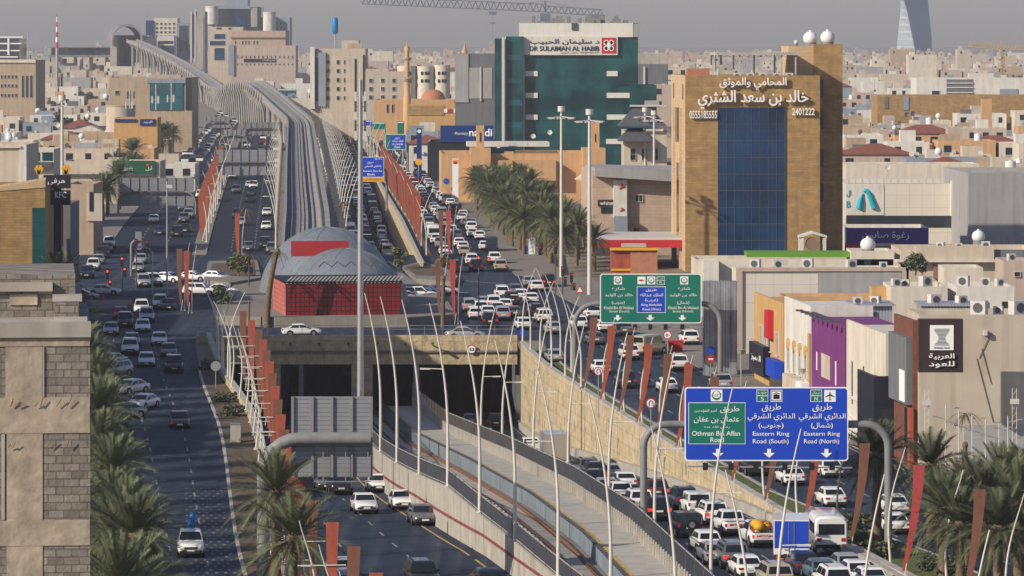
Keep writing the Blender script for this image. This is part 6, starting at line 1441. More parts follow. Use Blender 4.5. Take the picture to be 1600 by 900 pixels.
# ================================================================ curved lamp posts and fins
def lamp_mesh(h,lean,r0=.14,bulge=0.0,power=1.9):
    g=MB(); pts=[];rs=[]
    for i in range(15):
        t=i/14; pts.append((bulge*math.sin(math.pi*min(1,t*1.1))+lean*max(0,(t-.3)/.7)**power,0,h*t)); rs.append(r0*(1-.75*t))
    g.tube(pts,rs,8); g.cyl(0,0,0,.06,r0*1.9,n=8); return g.mesh('post',[MAT['lamp_white']])
def arm_mesh(side,L=1.7):
    g=MB(); g.tube([(0,0,0),(side*L,0,.06)],[.05,.035],6); g.box(min(side*L*.55,side*L),max(side*L*.55,side*L),-.12,.12,-.03,.05); return g.mesh('luminaire_arm',[MAT['lamp_white']])
LM={}; LAMPS={}
def lamp(loc,h,lean,row,arm=1,r0=.14,bulge=0,az=.64,rz=0):
    k=(round(h,1),round(lean,1),r0,bulge)
    if k not in LM: LM[k]=lamp_mesh(h,lean,r0,bulge)
    if arm not in LM: LM[arm]=arm_mesh(1 if arm>0 else -1)
    r=bpy.data.objects.new('curved_street_lamp',None); COL.objects.link(r); r.location=loc; r.rotation_euler=(0,0,rz); r.empty_display_size=.4; r['category']='street lamp'
    c=bpy.data.objects.new('post',LM[k]); COL.objects.link(c); c.parent=r
    if arm:
        c=bpy.data.objects.new('luminaire_arm',LM[arm]); COL.objects.link(c); c.parent=r; t=az; c.location=(bulge*math.sin(math.pi*min(1,t*1.1))+lean*max(0,(t-.3)/.7)**1.9,0,h*az)
    LAMPS.setdefault(row,[]).append(r); return r
def solve(line,px,o=0,a=180,b=560):
    best=min((abs((800+7111*(line(d)+o)/d)-px),d) for d in [a+i*.5 for i in range(int((b-a)*2))]); return best[1]
for px in (595,620,655,700,750,804,872,954,1055,1175): d=solve(M1,px,.2,190,480); lamp((M1(d)+.2,d,MT(d)-.03),13.4,-1.35,'on the wall with the dark red stripe, leaning left',-1 if px in(700,872) else 0)
for px in (754,787,836,891,954,1026,1115,1218,1345,1505): d=solve(NL,px,.5,195,480); lamp((NL(d)+.35,d,zt(d)+.02),14.6,1.35,'between metro walkway and jammed cars, leaning right',1,az=.55)
for i,d in enumerate((505,493,481,469,458,446)): lamp((RW(d)+.2,d,gz(d)+1.0),8.2,-1.4 if i%2 else 1.4,'on the sandstone wall near the tunnel mouth',-1 if i%3==0 else 0,r0=.12)
for i,d in enumerate((500,488,476)): lamp((RW(d)+3.0,d,gz(d)+.1),9.5,-1.7,'in the kerb beside the sandstone wall, leaning left',0,r0=.12)
for i,d in enumerate((434,421,410,399,388,376,362,349,336,322,306,290,275,260)): lamp((RW(d)+.9,d,gz(d)+.1),8.6,.9,'on the sandstone wall beside a fin',0,r0=.11,bulge=-.25)
for i,d in enumerate((455,468,481)): lamp((L3(d)-.2,d,gz(d)+.9),8.0,-1.7,'at the far end of the left fin wall',0,r0=.12); lamp((L3(d+4)-.2,d+4,gz(d+4)+.9),8.6,1.7,'at the far end of the left fin wall',0,r0=.12)
def fin_mesh(h,wt,wb_,m,curve=.35):
    g=MB(); A=[];Bk=[]
    for i in range(9):
        t=i/8; wd=wb_+(wt-wb_)*t**.8; x=curve*(1-t)**2
        A.append((x,h*t)); Bk.append((x+wd,h*t))
    g.prism_xz(A+Bk[::-1] if False else [(a[0],a[1]) for a in A[::-1]]+[(b[0],b[1]) for b in Bk],-.03,.03); g.box(A[2][0],Bk[2][0],-.02,.02,-.9,0) if False else None
    g.sm=False
    return g.mesh('blade',[MAT[m]])
FM={(m,s):fin_mesh(6.9,.74,.18,m,s) for m in ('fin_orange','fin_brown','fin_red') for s in (.45,-.75)}
GSUP=MB(); GSUP.bar((.1,0,-1.0),(.3,0,.4),.07); GSUPm=GSUP.mesh('support',[MAT['lamp_white']])
XB=MB(); XB.tube([(-1.3,0,0),(1.5,0,.04)],[.04,.04],6); XB.box(-1.1,-.5,-.1,.1,-.03,.05); XBm=XB.mesh('cross_bar',[MAT['lamp_white']])
ST=MB(); ST.tube([(-1.1,-.03,0),(.4,-.03,0)],[.03,.03],5); STm=ST.mesh('bracket',[MAT['lamp_white']])
FINS={}
def fin(loc,m,row,s=.45,bar=True,scale=1.0):
    r=bpy.data.objects.new('banner_fin',None); COL.objects.link(r); r.location=loc; r.scale=(scale,)*3; r.empty_display_size=.4; r['category']='fin'
    c=bpy.data.objects.new('blade',FM[(m,s)]); COL.objects.link(c); c.parent=r; c.location=(0,0,.9)
    c=bpy.data.objects.new('support',GSUPm); COL.objects.link(c); c.parent=r; c.location=(s if s>0 else -.75,0,1.0)
    if bar:
        c=bpy.data.objects.new('cross_bar',XBm); COL.objects.link(c); c.parent=r; c.location=(-.35,-.1,5.3)
        for z in (2.2,3.7): c=bpy.data.objects.new('bracket',STm); COL.objects.link(c); c.parent=r; c.location=(.2,0,z+.5)
    FINS.setdefault((row,m),[]).append(r)
d=448; i=0
while d>235:
    m=('fin_brown','fin_orange')[i%2]; z=gz(d)+.55; fin((L3(d)+.25,d,z),m,'on the left wall by the service road',.45); lamp((L3(d)-.55,d,z+.3),7.6,-.75,'among the left orange and brown fins',0,r0=.10,bulge=.28); d-=12.4; i+=1
for i,d in enumerate((440,428,416,405,394,383,370,356,342,328,313,297,281,266)):
    fin((RW(d)+.25,d,gz(d)+.55),'fin_red' if d<300 and i%2 else ('fin_brown','fin_orange')[i%2],'on top of the sandstone wall',-.75,False)
def fin_row(line,d0,d1,st,row):
    d=d0;i=0
    while d<d1: fin((line(d),d,gz(d)+.4),('fin_orange','fin_orange','fin_brown')[i%3],row,.45,False); d+=st; i+=1
fin_row(off(FL,-.4),712,1000,7.0,'in the far left median, seen edge on')
fin_row(off(RF,.7),705,1000,6.6,'on the far beige wall beyond the domes')
for px,py,m,lab in ((276,486,'fin_brown','left of the domes at the junction kerb'),(287,490,'fin_orange','left of the domes at the junction kerb'),(367,418,'fin_orange','on the planted island behind the domes'),(680,505,'fin_brown','beside the bare palm right of the red block'),(703,507,'fin_red','beside the bare palm right of the red block'),(685,412,'fin_brown','beyond the domes on the right island'),(697,412,'fin_red','beyond the domes on the right island')):
    p=G(px,py); fin(p,m,lab,.45,False,1.0); lamp(p+Vector((1.0,.3,0)),8.5,.6,lab,0,r0=.1)
FCN=dict(fin_orange='rust orange',fin_brown='brown',fin_red='dark red')
for (row,m),L in FINS.items():
    L.sort(key=lambda o:o.location.y)
    for i,o in enumerate(L): o['group']='tall fins '+row; o['label']=('%s fin, %s %s'%(FCN[m],rank(i+1),row)) if len(L)>1 else '%s tall fin %s'%(FCN[m],row)
for i,d in enumerate(steps(690,1150,30)): lamp((VL(d)-.2,d,gz(d)+.2),11.5,-1.8,'along the left foot of the viaduct',-1 if i%2 else 0,r0=.16)
for i,d in enumerate(steps(680,1240,22)): lamp((VR(d)-1.2,d,gz(d)+.2),12.5,1.9,'along the right foot of the viaduct',1 if i%2 else 0,r0=.16)
for i,d in enumerate(steps(684,1010,26)): lamp((RF(d)+1.6,d,gz(d)+.2),8.8,1.7 if i%2 else -1.6,'behind the far rust red fins',0,r0=.13)
for i,d in enumerate(steps(722,1120,30)): lamp((FL(d)+.8,d,gz(d)+.2),9.0,1.7 if i%2 else -1.6,'in the far left median by the fins',-1 if i%2 else 0,r0=.14)
for i,d in enumerate(steps(1010,1300,26)): lamp((RF(d)+1.6,d,gz(d)+.2),10,(-2.0,2.0)[i%2],'far up the right street under the blue road signs',0,r0=.16)
for i,d in enumerate(steps(1270,1900,45)): lamp((VR(d)-1.0,d,gz(d)+.2),12,1.2,'far beside the viaduct crest',0,r0=.16)
for row,L in LAMPS.items():
    L.sort(key=lambda o:o.location.y)
    for i,o in enumerate(L): o['group']='curved lamps '+row; o['label']=('curved white lamp post, %s %s'%(rank(i+1),row)) if len(L)>1 else 'curved white lamp post '+row
# ================================================================ road sign gantries
def px_text(g,body,a,c,b,e,d,y,ex=.012,bold=0.0): letters(g,body,XD(a,d),XD(c,d),ZD(e,d),ZD(b,d),y,ex,bold)
def px_box(a,c,b,e,d,y0,y1,name,m,parent): g=MB(); g.box(XD(a,d),XD(c,d),y0,y1,ZD(e,d),ZD(b,d)); return g.build(name,m,parent)
def rrect(a,c,b,e,d,y0,y1,rad,name,m,parent):
    x0,x1,z0,z1=XD(a,d),XD(c,d),ZD(e,d),ZD(b,d); p=[]
    for cx,cz,s in ((x1-rad,z0+rad,-90),(x1-rad,z1-rad,0),(x0+rad,z1-rad,90),(x0+rad,z0+rad,180)):
        for k in range(5): a_=R(s+k*22.5); p.append((cx+rad*math.cos(a_),cz+rad*math.sin(a_)))
    g=MB(); g.prism_xz(p,y0,y1); return g.build(name,m,parent)
def arrow_down(g,px,y0,y1,d,y,wpx=18):
    x=XD(px,d); z1,z0=ZD(y0,d),ZD(y1,d); s=wpx*d/F/2; zm=z0+(z1-z0)*.55
    g.prism_xz([(x-s*.34,z1),(x-s*.34,zm),(x-s,zm),(x,z0),(x+s,zm),(x+s*.34,zm),(x+s*.34,z1)][::-1],y-.012,y)
def shield(px,py,s,d,y,parent,txt):
    e=px_box(px-s,px+s,py-s,py+s,d,y-.02,y,'emblem_plate','sign_white',parent); g=MB(); g.T=Matrix.Translation((XD(px,d),y-.022,ZD(py,d)))@Matrix.Rotation(R(90),4,'X')
    n=20; ro,ri=s*.82*d/F,s*.6*d/F
    for i in range(n):
        a,b=2*math.pi*i/n,2*math.pi*(i+1)/n; k=1+.25*math.sin(a); g.add([(ro*math.cos(a),ro*math.sin(a),.0),(ro*math.cos(b),ro*math.sin(b),0),(ri*math.cos(b),ri*math.sin(b)*k,0),(ri*math.cos(a),ri*math.sin(a)*k,0)],[(0,1,2,3)])
    g.T=None; px_text(g,txt,px-s*.35,px+s*.35,py-s*.3,py+s*.25,d,y-.025,.004); g.build('route_emblem','sign_green',e)
def pipe_gantry(r,d,bx,by_base,zbeam,x_end,rad,yoff=.6,bend=1.6,zb=None):
    """one curved leg from the ground at x=bx bending into a beam towards x_end"""
    s=1 if x_end>bx else -1; zb=gz(d) if zb is None else zb
    pts=[(bx,d+yoff,zb),(bx,d+yoff,zbeam-bend)]
    for k in range(1,7): a=R(15*k); pts.append((bx+s*bend*(1-math.cos(a)),d+yoff,zbeam-bend+bend*math.sin(a)))
    pts.append((x_end,d+yoff,zbeam)); g=MB(); g.tube(pts,rad,12); return g.build('pipe_leg','steel_paint',r)
d=316; r=thing('road_sign_gantry','large blue road sign with three arabic destinations on a curved pipe gantry, lower right','road sign',(XD(1197,d),d,gz(d)))
yy=d-.1
rrect(1069.5,1325,604.5,720,d,yy-.06,yy,.22,'border','sign_white',r); pn=rrect(1071.5,1323,606.5,718,d,yy-.075,yy-.061,.18,'sign_panel','sign_blue',r)
yf=yy-.08
px_box(1075.5,1164.5,628.5,693.5,d,yf-.008,yf,'field_border','sign_white',r); px_box(1076.3,1163.7,629.3,692.7,d,yf-.014,yf-.009,'field','sign_green',r)
g=MB(); y=yf-.016
for t_,a,c,b,e in (('طريق',1125,1155,634,645),('أمير المؤمنين',1085,1120,638,644),('عثمان بن عفان',1084,1155,650,661),('رضي الله عنه',1100,1140,665,670),('Othman Bin Affan',1081,1156,673,680.5),('Road',1110,1131,683,690.5),('طريق',1190,1220,630,643),('الدائري الشرقي',1168,1242,645,658),('(جنوب)',1185,1224,660,670),('Eastern Ring',1176,1233,674,682.5),('Road (South)',1176,1232,685.5,694.5),('طريق',1269,1300,630,643),('الدائري الشرقي',1248,1321,645,658),('(شمال)',1267,1301,660,670),('Eastern Ring',1256,1312,674,682.5),('Road (North)',1256,1311,685.5,694.5)):
    px_text(g,t_,a,c,b,e,d,y,.006,.003)
for px in (1121.5,1201.5,1291): arrow_down(g,px,701,715,d,y,18)
g.build('lettering','sign_white',r)
shield(1119.5,617.5,9,d,yf-.002,r,'٥٣')
for px,w1,w2 in ((1191,'جنوب','S'),(1275,'شمال','N')):
    e=px_box(px-9,px+9,608.5,627.5,d,yf-.01,yf,'route_plate_edge','sign_white',r); q=px_box(px-8.2,px+8.2,609.3,617.4,d,yf-.016,yf-.011,'route_plate','sign_green',r); q2=px_box(px-8.2,px+8.2,618.4,626.7,d,yf-.016,yf-.011,'route_plate','sign_green',r); g=MB(); px_text(g,w1,px-6.5,px+6.5,611,616.5,d,yf-.018,.004); px_text(g,w2,px-2.5,px+2.5,619.6,625.6,d,yf-.018,.004); g.build('route_lettering','sign_white',e)
for px,k in ((1213,0),(1296.5,1)):
    e=px_box(px-9,px+9,609,627.5,d,yf-.01,yf,'pictogram_plate','sign_white',r); g=MB(); x=XD(px,d); z=ZD(618.3,d); s=d/F; y2=yf-.014
    if k: 
        g.prism_xz([(x-.8*s,z-7*s),(x+.8*s,z-7*s),(x+.9*s,z+5*s),(x,z+7*s),(x-.9*s,z+5*s)],y2,y2+.003); g.prism_xz([(x-7*s,z-2.4*s),(x,z+.4*s),(x+7*s,z-2.4*s),(x+7*s,z-1*s),(x,z+3.4*s),(x-7*s,z-1*s)],y2-.002,y2+.001); g.prism_xz([(x-2.8*s,z-6.6*s),(x+2.8*s,z-6.6*s),(x,z-4.6*s)],y2-.004,y2-.0025)
    else:
        for q in ((-8,8,7,8.2),(-8,8,-8.2,-7),(-8,-7,-7,7),(7,8,-7,7)): g.box(x+q[0]*s,x+q[1]*s,y2,y2+.003,z+q[2]*s,z+q[3]*s)
        g.prism_xz([(x-5*s,z-5*s),(x+5*s,z-5*s),(x+5*s,z+1.5*s),(x,z+3*s),(x-5*s,z+1.5*s)],y2,y2+.003); g.prism_xz([(x-5*s,z+2.5*s),(x,z+4*s),(x+5*s,z+2.5*s),(x+5*s,z+4*s),(x,z+5.6*s),(x-5*s,z+4*s)],y2,y2+.003)
    g.build('pictogram','black',e)
zbm=ZD(664,d); pipe_gantry(r,d,XD(1389,d),0,zbm,XD(1200,d),.27); pipe_gantry(r,d,XD(1006,d),0,zbm,XD(1200,d),.25,zb=zt(d))
g=MB(); g.bar((XD(1075,d),d+.1,ZD(729,d)),(XD(1332,d),d+.1,ZD(731,d)),.1); g.build('lower_rail','steel',r)
for px in (1102,1142,1181,1226,1268,1300): px_box(px-4,px+4,723,734,d,d-.35,d+.04,'light_box','black',r)
d=468; r=thing('road_sign_gantry','large green road sign with a blue middle field, by the zinc hoarding','road sign',(XD(1016,d),d,gz(d)))
yy=d-.1; rrect(937.5,1096,427.5,505,d,yy-.06,yy,.28,'border','sign_white',r); rrect(939,1094.5,429,503.5,d,yy-.075,yy-.061,.24,'sign_panel','sign_green',r); yf=yy-.08
px_box(995,1040,447.5,488.5,d,yf-.008,yf,'field_border','sign_white',r); px_box(995.8,1039.2,448.3,487.7,d,yf-.014,yf-.009,'field','sign_blue',r); g=MB(); y=yf-.016
for t_,a,c,b,e in (('شارع',956,976,448,455),('خالد بن الوليد',945,989,458,464),('(جنوب)',956,976,470,476),('Khalid Bin Al Waleed',944,990,478.5,483),('Street (South)',952,983,484.5,489),('طريق',1009,1026,450,456),('الملك عبدالله',1000,1036,458,464),('(غرب)',1008,1028,466,472),('King Abdullah',1002,1034,474,479),('Road (West)',1004,1032,481,486),('شارع',1059,1078,448,455),('خالد بن الوليد',1046,1089,458,464),('(شمال)',1058,1077,470,476),('Khalid Bin Al Waleed',1044,1091,478.5,483),('Street (North)',1051,1083,484.5,489)): px_text(g,t_,a,c,b,e,d,y,.006,.004)
for px in (965,1016,1066): arrow_down(g,px,492,501,d,y,14)
g.build('lettering','sign_white',r)
for px,tx in ((965.5,'٢٤'),(1017.5,'٥٢'),(1069,'٢٤')): shield(px,438,6.3,d,yf-.002,r,tx)
e=px_box(996,1008.5,432,444,d,yf-.01,yf,'pictogram_plate','sign_white',r); g=MB(); g.sph((XD(1002,d),yf-.012,ZD(438,d)),4.2*d/F,.004,1.6*d/F,nu=10,nv=4); g.build('pictogram','sign_red',e)
e=px_box(1026,1038.5,432,444.5,d,yf-.008,yf,'route_plate_edge','sign_white',r); px_box(1026.7,1037.8,432.7,437.8,d,yf-.013,yf-.009,'route_plate','sign_green',r); px_box(1026.7,1037.8,438.5,443.8,d,yf-.013,yf-.009,'route_plate','sign_green',r); g=MB(); px_text(g,'غرب',1028,1036,433.6,437,d,yf-.015,.004); px_text(g,'W',1030,1034.5,439.5,443,d,yf-.015,.004); g.build('route_lettering','sign_white',e)
zbm=ZD(475,d); pipe_gantry(r,d,XD(1126,d),0,zbm,XD(1010,d),.28,bend=1.9); pipe_gantry(r,d,XD(898,d),0,zbm,XD(1010,d),.26,bend=2.2)
g=MB(); g.bar((XD(940,d),d+.1,ZD(511,d)),(XD(1100,d),d+.1,ZD(511,d)),.1); g.build('lower_rail','steel',r)
for px in (966,992,1016,1040,1066): px_box(px-3,px+3,506.5,515,d,d-.35,d+.04,'light_box','black',r)
def back_sign(label,d,a,c,b,e,n,leg=None,split=None):
    r=thing('road_sign',label,'road sign',(XD((a+c)/2,d),d,gz(d)),'road signs seen from behind')
    ym=split or (b+e)/2
    px_box(a,c,b,ym-1.5,d,d+.25,d+.33,'sign_panel','sign_back',r); px_box(a+(4 if split else 0),c,ym+1.5,e,d,d+.25,d+.33,'sign_panel','sign_back',r)
    for i in range(n+1): x=a+(c-a)*i/n; g=MB(); g.box(XD(x,d)-.09,XD(x,d)+.09,d+.08,d+.249,ZD(e,d),ZD(b,d)); g.build('rib','steel_paint',r)
    return r,ym
d=297; r,ym=back_sign('big ribbed grey sign back on a thick bent pipe, lower left of the mast',d,457,580,620,746,4,split=684)
pipe_gantry(r,d,XD(412,d),0,ZD(684,d),XD(580,d),.42,yoff=-.5,bend=2.4)
for x in (505,540,575): g=MB(); g.bar((XD(x,d),d-.1,ZD(705,d)),(XD(x,d),d-.1,ZD(752,d)),.07); g.build('hanger','steel_paint',r)
g=MB(); g.bar((XD(490,d),d-.1,ZD(752,d)),(XD(580,d),d-.1,ZD(752,d)),.07); g.build('lower_rail','steel_paint',r)
for lab,d,a,c,b,e,n in (('grey sign back over the far left service road, beside the palms',820,188,302,278,322,8),('grey sign back over the road between fins and viaduct',925,335,428,234,274,7),('small grey sign back above the far left street, leftmost of three distant ones',1400,322,358,182,200,5),('small grey sign back above the far left street, middle of three distant ones',1250,347,383,203,221,5),('small grey sign back above the far road, nearest the viaduct of three',1300,382,437,191,210,6)):
    r,ym=back_sign(lab,d,a,c,b,e,n); k=.2; pipe_gantry(r,d,XD(a-3,d),0,ZD(ym,d),XD(c,d),k,yoff=-.3,bend=2.0); pipe_gantry(r,d,XD(c+4,d),0,ZD(ym,d),XD(a,d),k,yoff=-.3,bend=2.0)
d=840; r=thing('road_sign','blue road sign with a yellow strip below it, behind the tall steel mast','road sign',(XD(600,d),d,gz(d)))
rrect(559.5,600,245,284,d,d-.16,d-.1,.2,'border','sign_white',r); rrect(560.3,599.2,245.8,276.2,d,d-.18,d-.161,.18,'sign_panel','sign_blue',r); px_box(560.3,599.2,277,284,d,d-.18,d-.161,'yellow_strip','sign_yellow',r); g=MB()
for t_,a,c,b,e in (('مخرج',586,597,247,250),('طريق',574,584,252,256),('الدائري الشرقي',570,595,258,262),('Eastern Ring Rd',568,597,266,269),('Exit',574,586,271,274)): px_text(g,t_,a,c,b,e,d,d-.182,.006,.02)
arr=(XD(595,d),ZD(262,d)); g.bar((arr[0]-.3,d-.19,arr[1]-.5),(arr[0]+.2,d-.19,arr[1]+.3),.12,.02); g.build('lettering','sign_white',r); g=MB(); px_text(g,'خروج فقط',572,596,278.5,282,d,d-.182,.006,.02); g.build('strip_lettering','letter_dark',r); pipe_gantry(r,d,XD(604,d),0,ZD(262,d),XD(565,d),.22,bend=1.2)
d=1020; r=thing('road_sign','green and blue road sign above the far traffic, left of the pharmacy','road sign',(XD(634,d),d,gz(d)))
rrect(602,634.5,209.5,234,d,d-.16,d-.1,.2,'border','sign_white',r); px_box(602.7,633.8,210.2,233.3,d,d-.18,d-.161,'sign_panel','sign_green',r); px_box(610,632.5,212.5,231.5,d,d-.2,d-.181,'field','sign_blue',r); g=MB()
for t_,a,c,b,e in (('طريق',617,625,214,217.5),('الملك عبدالله',613,630,218.5,222.5),('King Abdullah',613,630,224,227),('Road',617,625,228,231)): px_text(g,t_,a,c,b,e,d,d-.205,.006,.02)
g.build('lettering','sign_white',r); pipe_gantry(r,d,XD(637,d),0,ZD(221,d),XD(604,d),.25,bend=1.0)
for lab,d,a,c,b,e,m in (('teal road sign far beyond the viaduct crest, left of the cream hotel',1750,430,463,139,151,'glass_teal'),('blue road sign panel far beyond the viaduct crest, above the dark shops',1700,436,452,150,158,'sign_blue'),('small blue road sign over the far right street, left of two by the mosque',1250,568,581,188,196,'sign_blue'),('small teal road sign over the far right street, right of two by the mosque',1240,582,602,191,202,'sign_green'),('green tower sign behind the green and blue road sign',1120,621,631,190,210,'sign_green')):
    r=thing('road_sign',lab,'road sign',(XD((a+c)/2,d),d,gz(d))); px_box(a,c,b,e,d,d-.2,d-.1,'sign_panel',m,r); px_box(a+.7,c-.7,b+.7,b+2,d,d-.23,d-.21,'text_band','sign_white',r); g=MB(); g.cyl(XD(c-1,d),d+.2,gz(d),ZD(b,d),.25,n=8); g.build('post','steel',r)
# ================================================================ masts, cranes
def mast(label,px,d,ytop,r0,kind='lamp',zb=None,ybase=None):
    z0=gz(d) if zb is None else zb; X=XD(px,d); z1=ZD(ytop,d); r=thing('lamp_mast' if kind=='lamp' else 'steel_mast',label,'mast',(X,d,z0))
    g=MB(); g.tube([(X,d,z0),(X,d,z0+(z1-z0)*.5),(X,d,z1)],[r0,r0*.8,r0*.6],12); g.build('shaft','lamp_white' if kind=='lamp' else 'steel',r)
    if kind=='lamp':
        g=MB(); g.cyl(X,d,z1-.2,z1+.55,.5,n=14); g.build('lamp_head','lamp_white',r)
        for a in range(6): g=MB(); q=R(60*a+15); g.bar((X,d,z1-.9),(X+2.1*math.cos(q),d+2.1*math.sin(q),z1-1.1),.1); g.box(X+1.6*math.cos(q)-.25,X+1.6*math.cos(q)+.25,d+1.6*math.sin(q)-.2,d+1.6*math.sin(q)+.2,z1-1.25,z1-1.0); g.build('lamp_arm','frame_light',r)
    return r,X,z1
mast('tall white lamp mast, left of two in front of the hospital',877,636,172,.26); mast('tall white lamp mast, right of two in front of the hospital',921,600,177,.30)
mast('white lamp mast beside the brown office tower, left of a close pair',1008,760,173,.25); mast('white lamp mast beside the brown office tower, right of a close pair',1022,740,178,.26)
mast('white lamp mast at the left, in front of the shops above the pylon sign',97,640,155,.30)
r,X,z1=mast('very tall grey steel mast with antennas, rising from the tunnel approach',563,430,125,.34,'steel',zb=MT(430)-.05)
d=430
for i in range(5): 
    for s in (-1,1): g=MB(); z=z1-1.6-i*.9; g.bar((X,d,z),(X+s*.45,d-.1,z),.05); g.box(X+s*.45-.1,X+s*.45+.1,d-.2,d,z-.5,z+.5); g.build('antenna_panel','steel_dark' if i%2 else 'frame_light',r)
g=MB(); 
for k in range(4): g.bar((X-1.0,d,z1-2.2-k*.32),(X+.6,d,z1-2.2-k*.32),.04)
g.cyl(X,d,z1,z1+1.6,.03,n=6); g.build('aerial','lamp_white',r)
r,X,z1=mast('plain grey camera mast at the left of the junction',261,600,283,.15,'steel'); d=600; g=MB(); g.box(X-.1,X+.7,d-.2,d+.2,z1-.9,z1-.5); g.build('camera','frame_light',r)
def lattice(g,a,b,h,w,n,t=.12):
    a=Vector(a);b=Vector(b); ax=(b-a).normalized()
    up=Vector((0,0,1)) if abs(ax.z)<.9 else Vector((1,0,0)); sd_=ax.cross(up).normalized(); up=sd_.cross(ax).normalized()
    c=[a-sd_*w/2,a+sd_*w/2,a+up*h]; e=[b-sd_*w/2,b+sd_*w/2,b+up*h]
    for p,q in zip(c,e): g.bar(p,q,t)
    for i in range(n):
        f0,f1=i/n,(i+.5)/n; f2=(i+1)/n
        for s in (0,1): g.bar(c[s].lerp(e[s],f0),c[2].lerp(e[2],f1),t*.7); g.bar(c[2].lerp(e[2],f1),c[s].lerp(e[s],f2),t*.7)
d=1160; cr=thing('tower_crane','grey tower crane with a long lattice jib, behind the green hospital','crane',(XD(852,d),d,gz(d)))
x0,x1,x2=XD(566,d),XD(852,d),XD(942,d); zz=ZD(19,d)
g=MB(); lattice(g,(x1,d,zz+.1),(x0,d,zz+2.1),1.9,1.4,30,.22); g.build('jib','crane_grey',cr); g=MB(); lattice(g,(x1,d,zz),(x2,d,zz-1.0),1.6,1.4,9,.22); g.build('counter_jib','crane_grey',cr)
g=MB(); g.box(x2-3,x2+.5,d-.8,d+.8,zz-2.6,zz-.6); g.build('counterweight','crane_grey',cr); g=MB(); g.box(x1-1.3,x1+1.3,d-1,d+1,zz-2.4,zz-.3); g.bar((x1,d,zz),(x1,d,zz+2.8),.5); g.bar((x1,d,zz+2.8),(x1-8,d,zz+1.9),.12); g.bar((x1,d,zz+2.8),(x1+8,d,zz+1.0),.12); g.build('cab','crane_grey',cr)
g=MB(); lattice(g,(x1,d,gz(d)),(x1,d,zz-2.4),1.6,1.6,22,.2); g.build('tower','crane_grey',cr)
g=MB(); xh=XD(770,d); g.bar((xh,d,zz+1),(xh,d,ZD(62,d)),.08); g.box(xh-.7,xh+.7,d-.4,d+.4,ZD(37,d),ZD(35,d)); g.box(xh-1,xh+1,d-.5,d+.5,zz-.6,zz+.1); g.build('hoist','crane_grey',cr)
d=2600; cr=thing('tower_crane','yellow tower crane in the haze at the right edge','crane',(XD(1564,d),d,gz(d))); xc=XD(1564,d); zz=ZD(77,d)
g=MB(); lattice(g,(xc,d,zz),(XD(1514,d),d,zz+1.4),2.4,1.8,10,.4); g.build('jib','crane_yellow',cr); g=MB(); lattice(g,(xc,d,zz),(XD(1640,d),d,zz),2.4,1.8,14,.4); g.build('counter_jib','crane_yellow',cr); g=MB(); lattice(g,(xc,d,gz(d)),(xc,d,zz),2,2,12,.45); g.build('tower','crane_yellow',cr); g=MB(); g.bar((xc,d,zz),(xc,d,zz+7),.6); g.bar((xc-16,d,zz+2),(XD(1610,d),d,zz+9),.35); g.sph((xc,d,ZD(91,d)),1.1,nu=10,nv=6); g.build('tie_bar','crane_yellow',cr)
d=2400; r=thing('radio_mast','red and white radio mast on the left skyline','mast',(XD(89,d),d,gz(d))); X=XD(89,d); ys=(75,66,58,50,42,34,26,22)
for i in range(len(ys)-1): g=MB(); g.tube([(X,d,ZD(ys[i],d)),(X,d,ZD(ys[i+1],d))],[.75-.08*i,.68-.08*i],6); g.build('section','sign_red' if i%2==0 else 'sign_white',r)
g=MB(); g.cyl(X,d,gz(d),ZD(75,d),.8,n=6); g.build('base','steel',r)
r,X,z1=mast('thin grey mast right of the airport style building on the left skyline',44,2400,48,.3,'steel')
def lattice_antenna(px,d,yt,yb,lab):
    r=thing('phone_mast',lab,'mast',(XD(px,d),d,ZD(yb,d))); X=XD(px,d); g=MB(); g.cyl(X,d,ZD(yb,d),ZD(yt,d),.2,n=8); g.build('pole','steel',r)
    for i in range(6): g=MB(); a=R(60*i); z=ZD(yt,d)-1.2-(i%2)*2.2; g.box(X+.9*math.cos(a)-.15,X+.9*math.cos(a)+.15,d+.9*math.sin(a)-.1,d+.9*math.sin(a)+.1,z-.8,z+.8); g.bar((X,d,z),(X+.9*math.cos(a),d+.9*math.sin(a),z),.06); g.build('antenna_panel','frame_light' if i%2 else 'steel_dark',r)
lattice_antenna(203,1000,140,170,'roof phone mast with panel antennas, left of the teal glass face'); lattice_antenna(244,1010,132,172,'phone mast with panel antennas, left of two before the teal glass'); lattice_antenna(268,1010,130,172,'phone mast with panel antennas, right of two before the teal glass'); lattice_antenna(1117,668,80,112,'blue phone mast on the roof of the brown office tower')
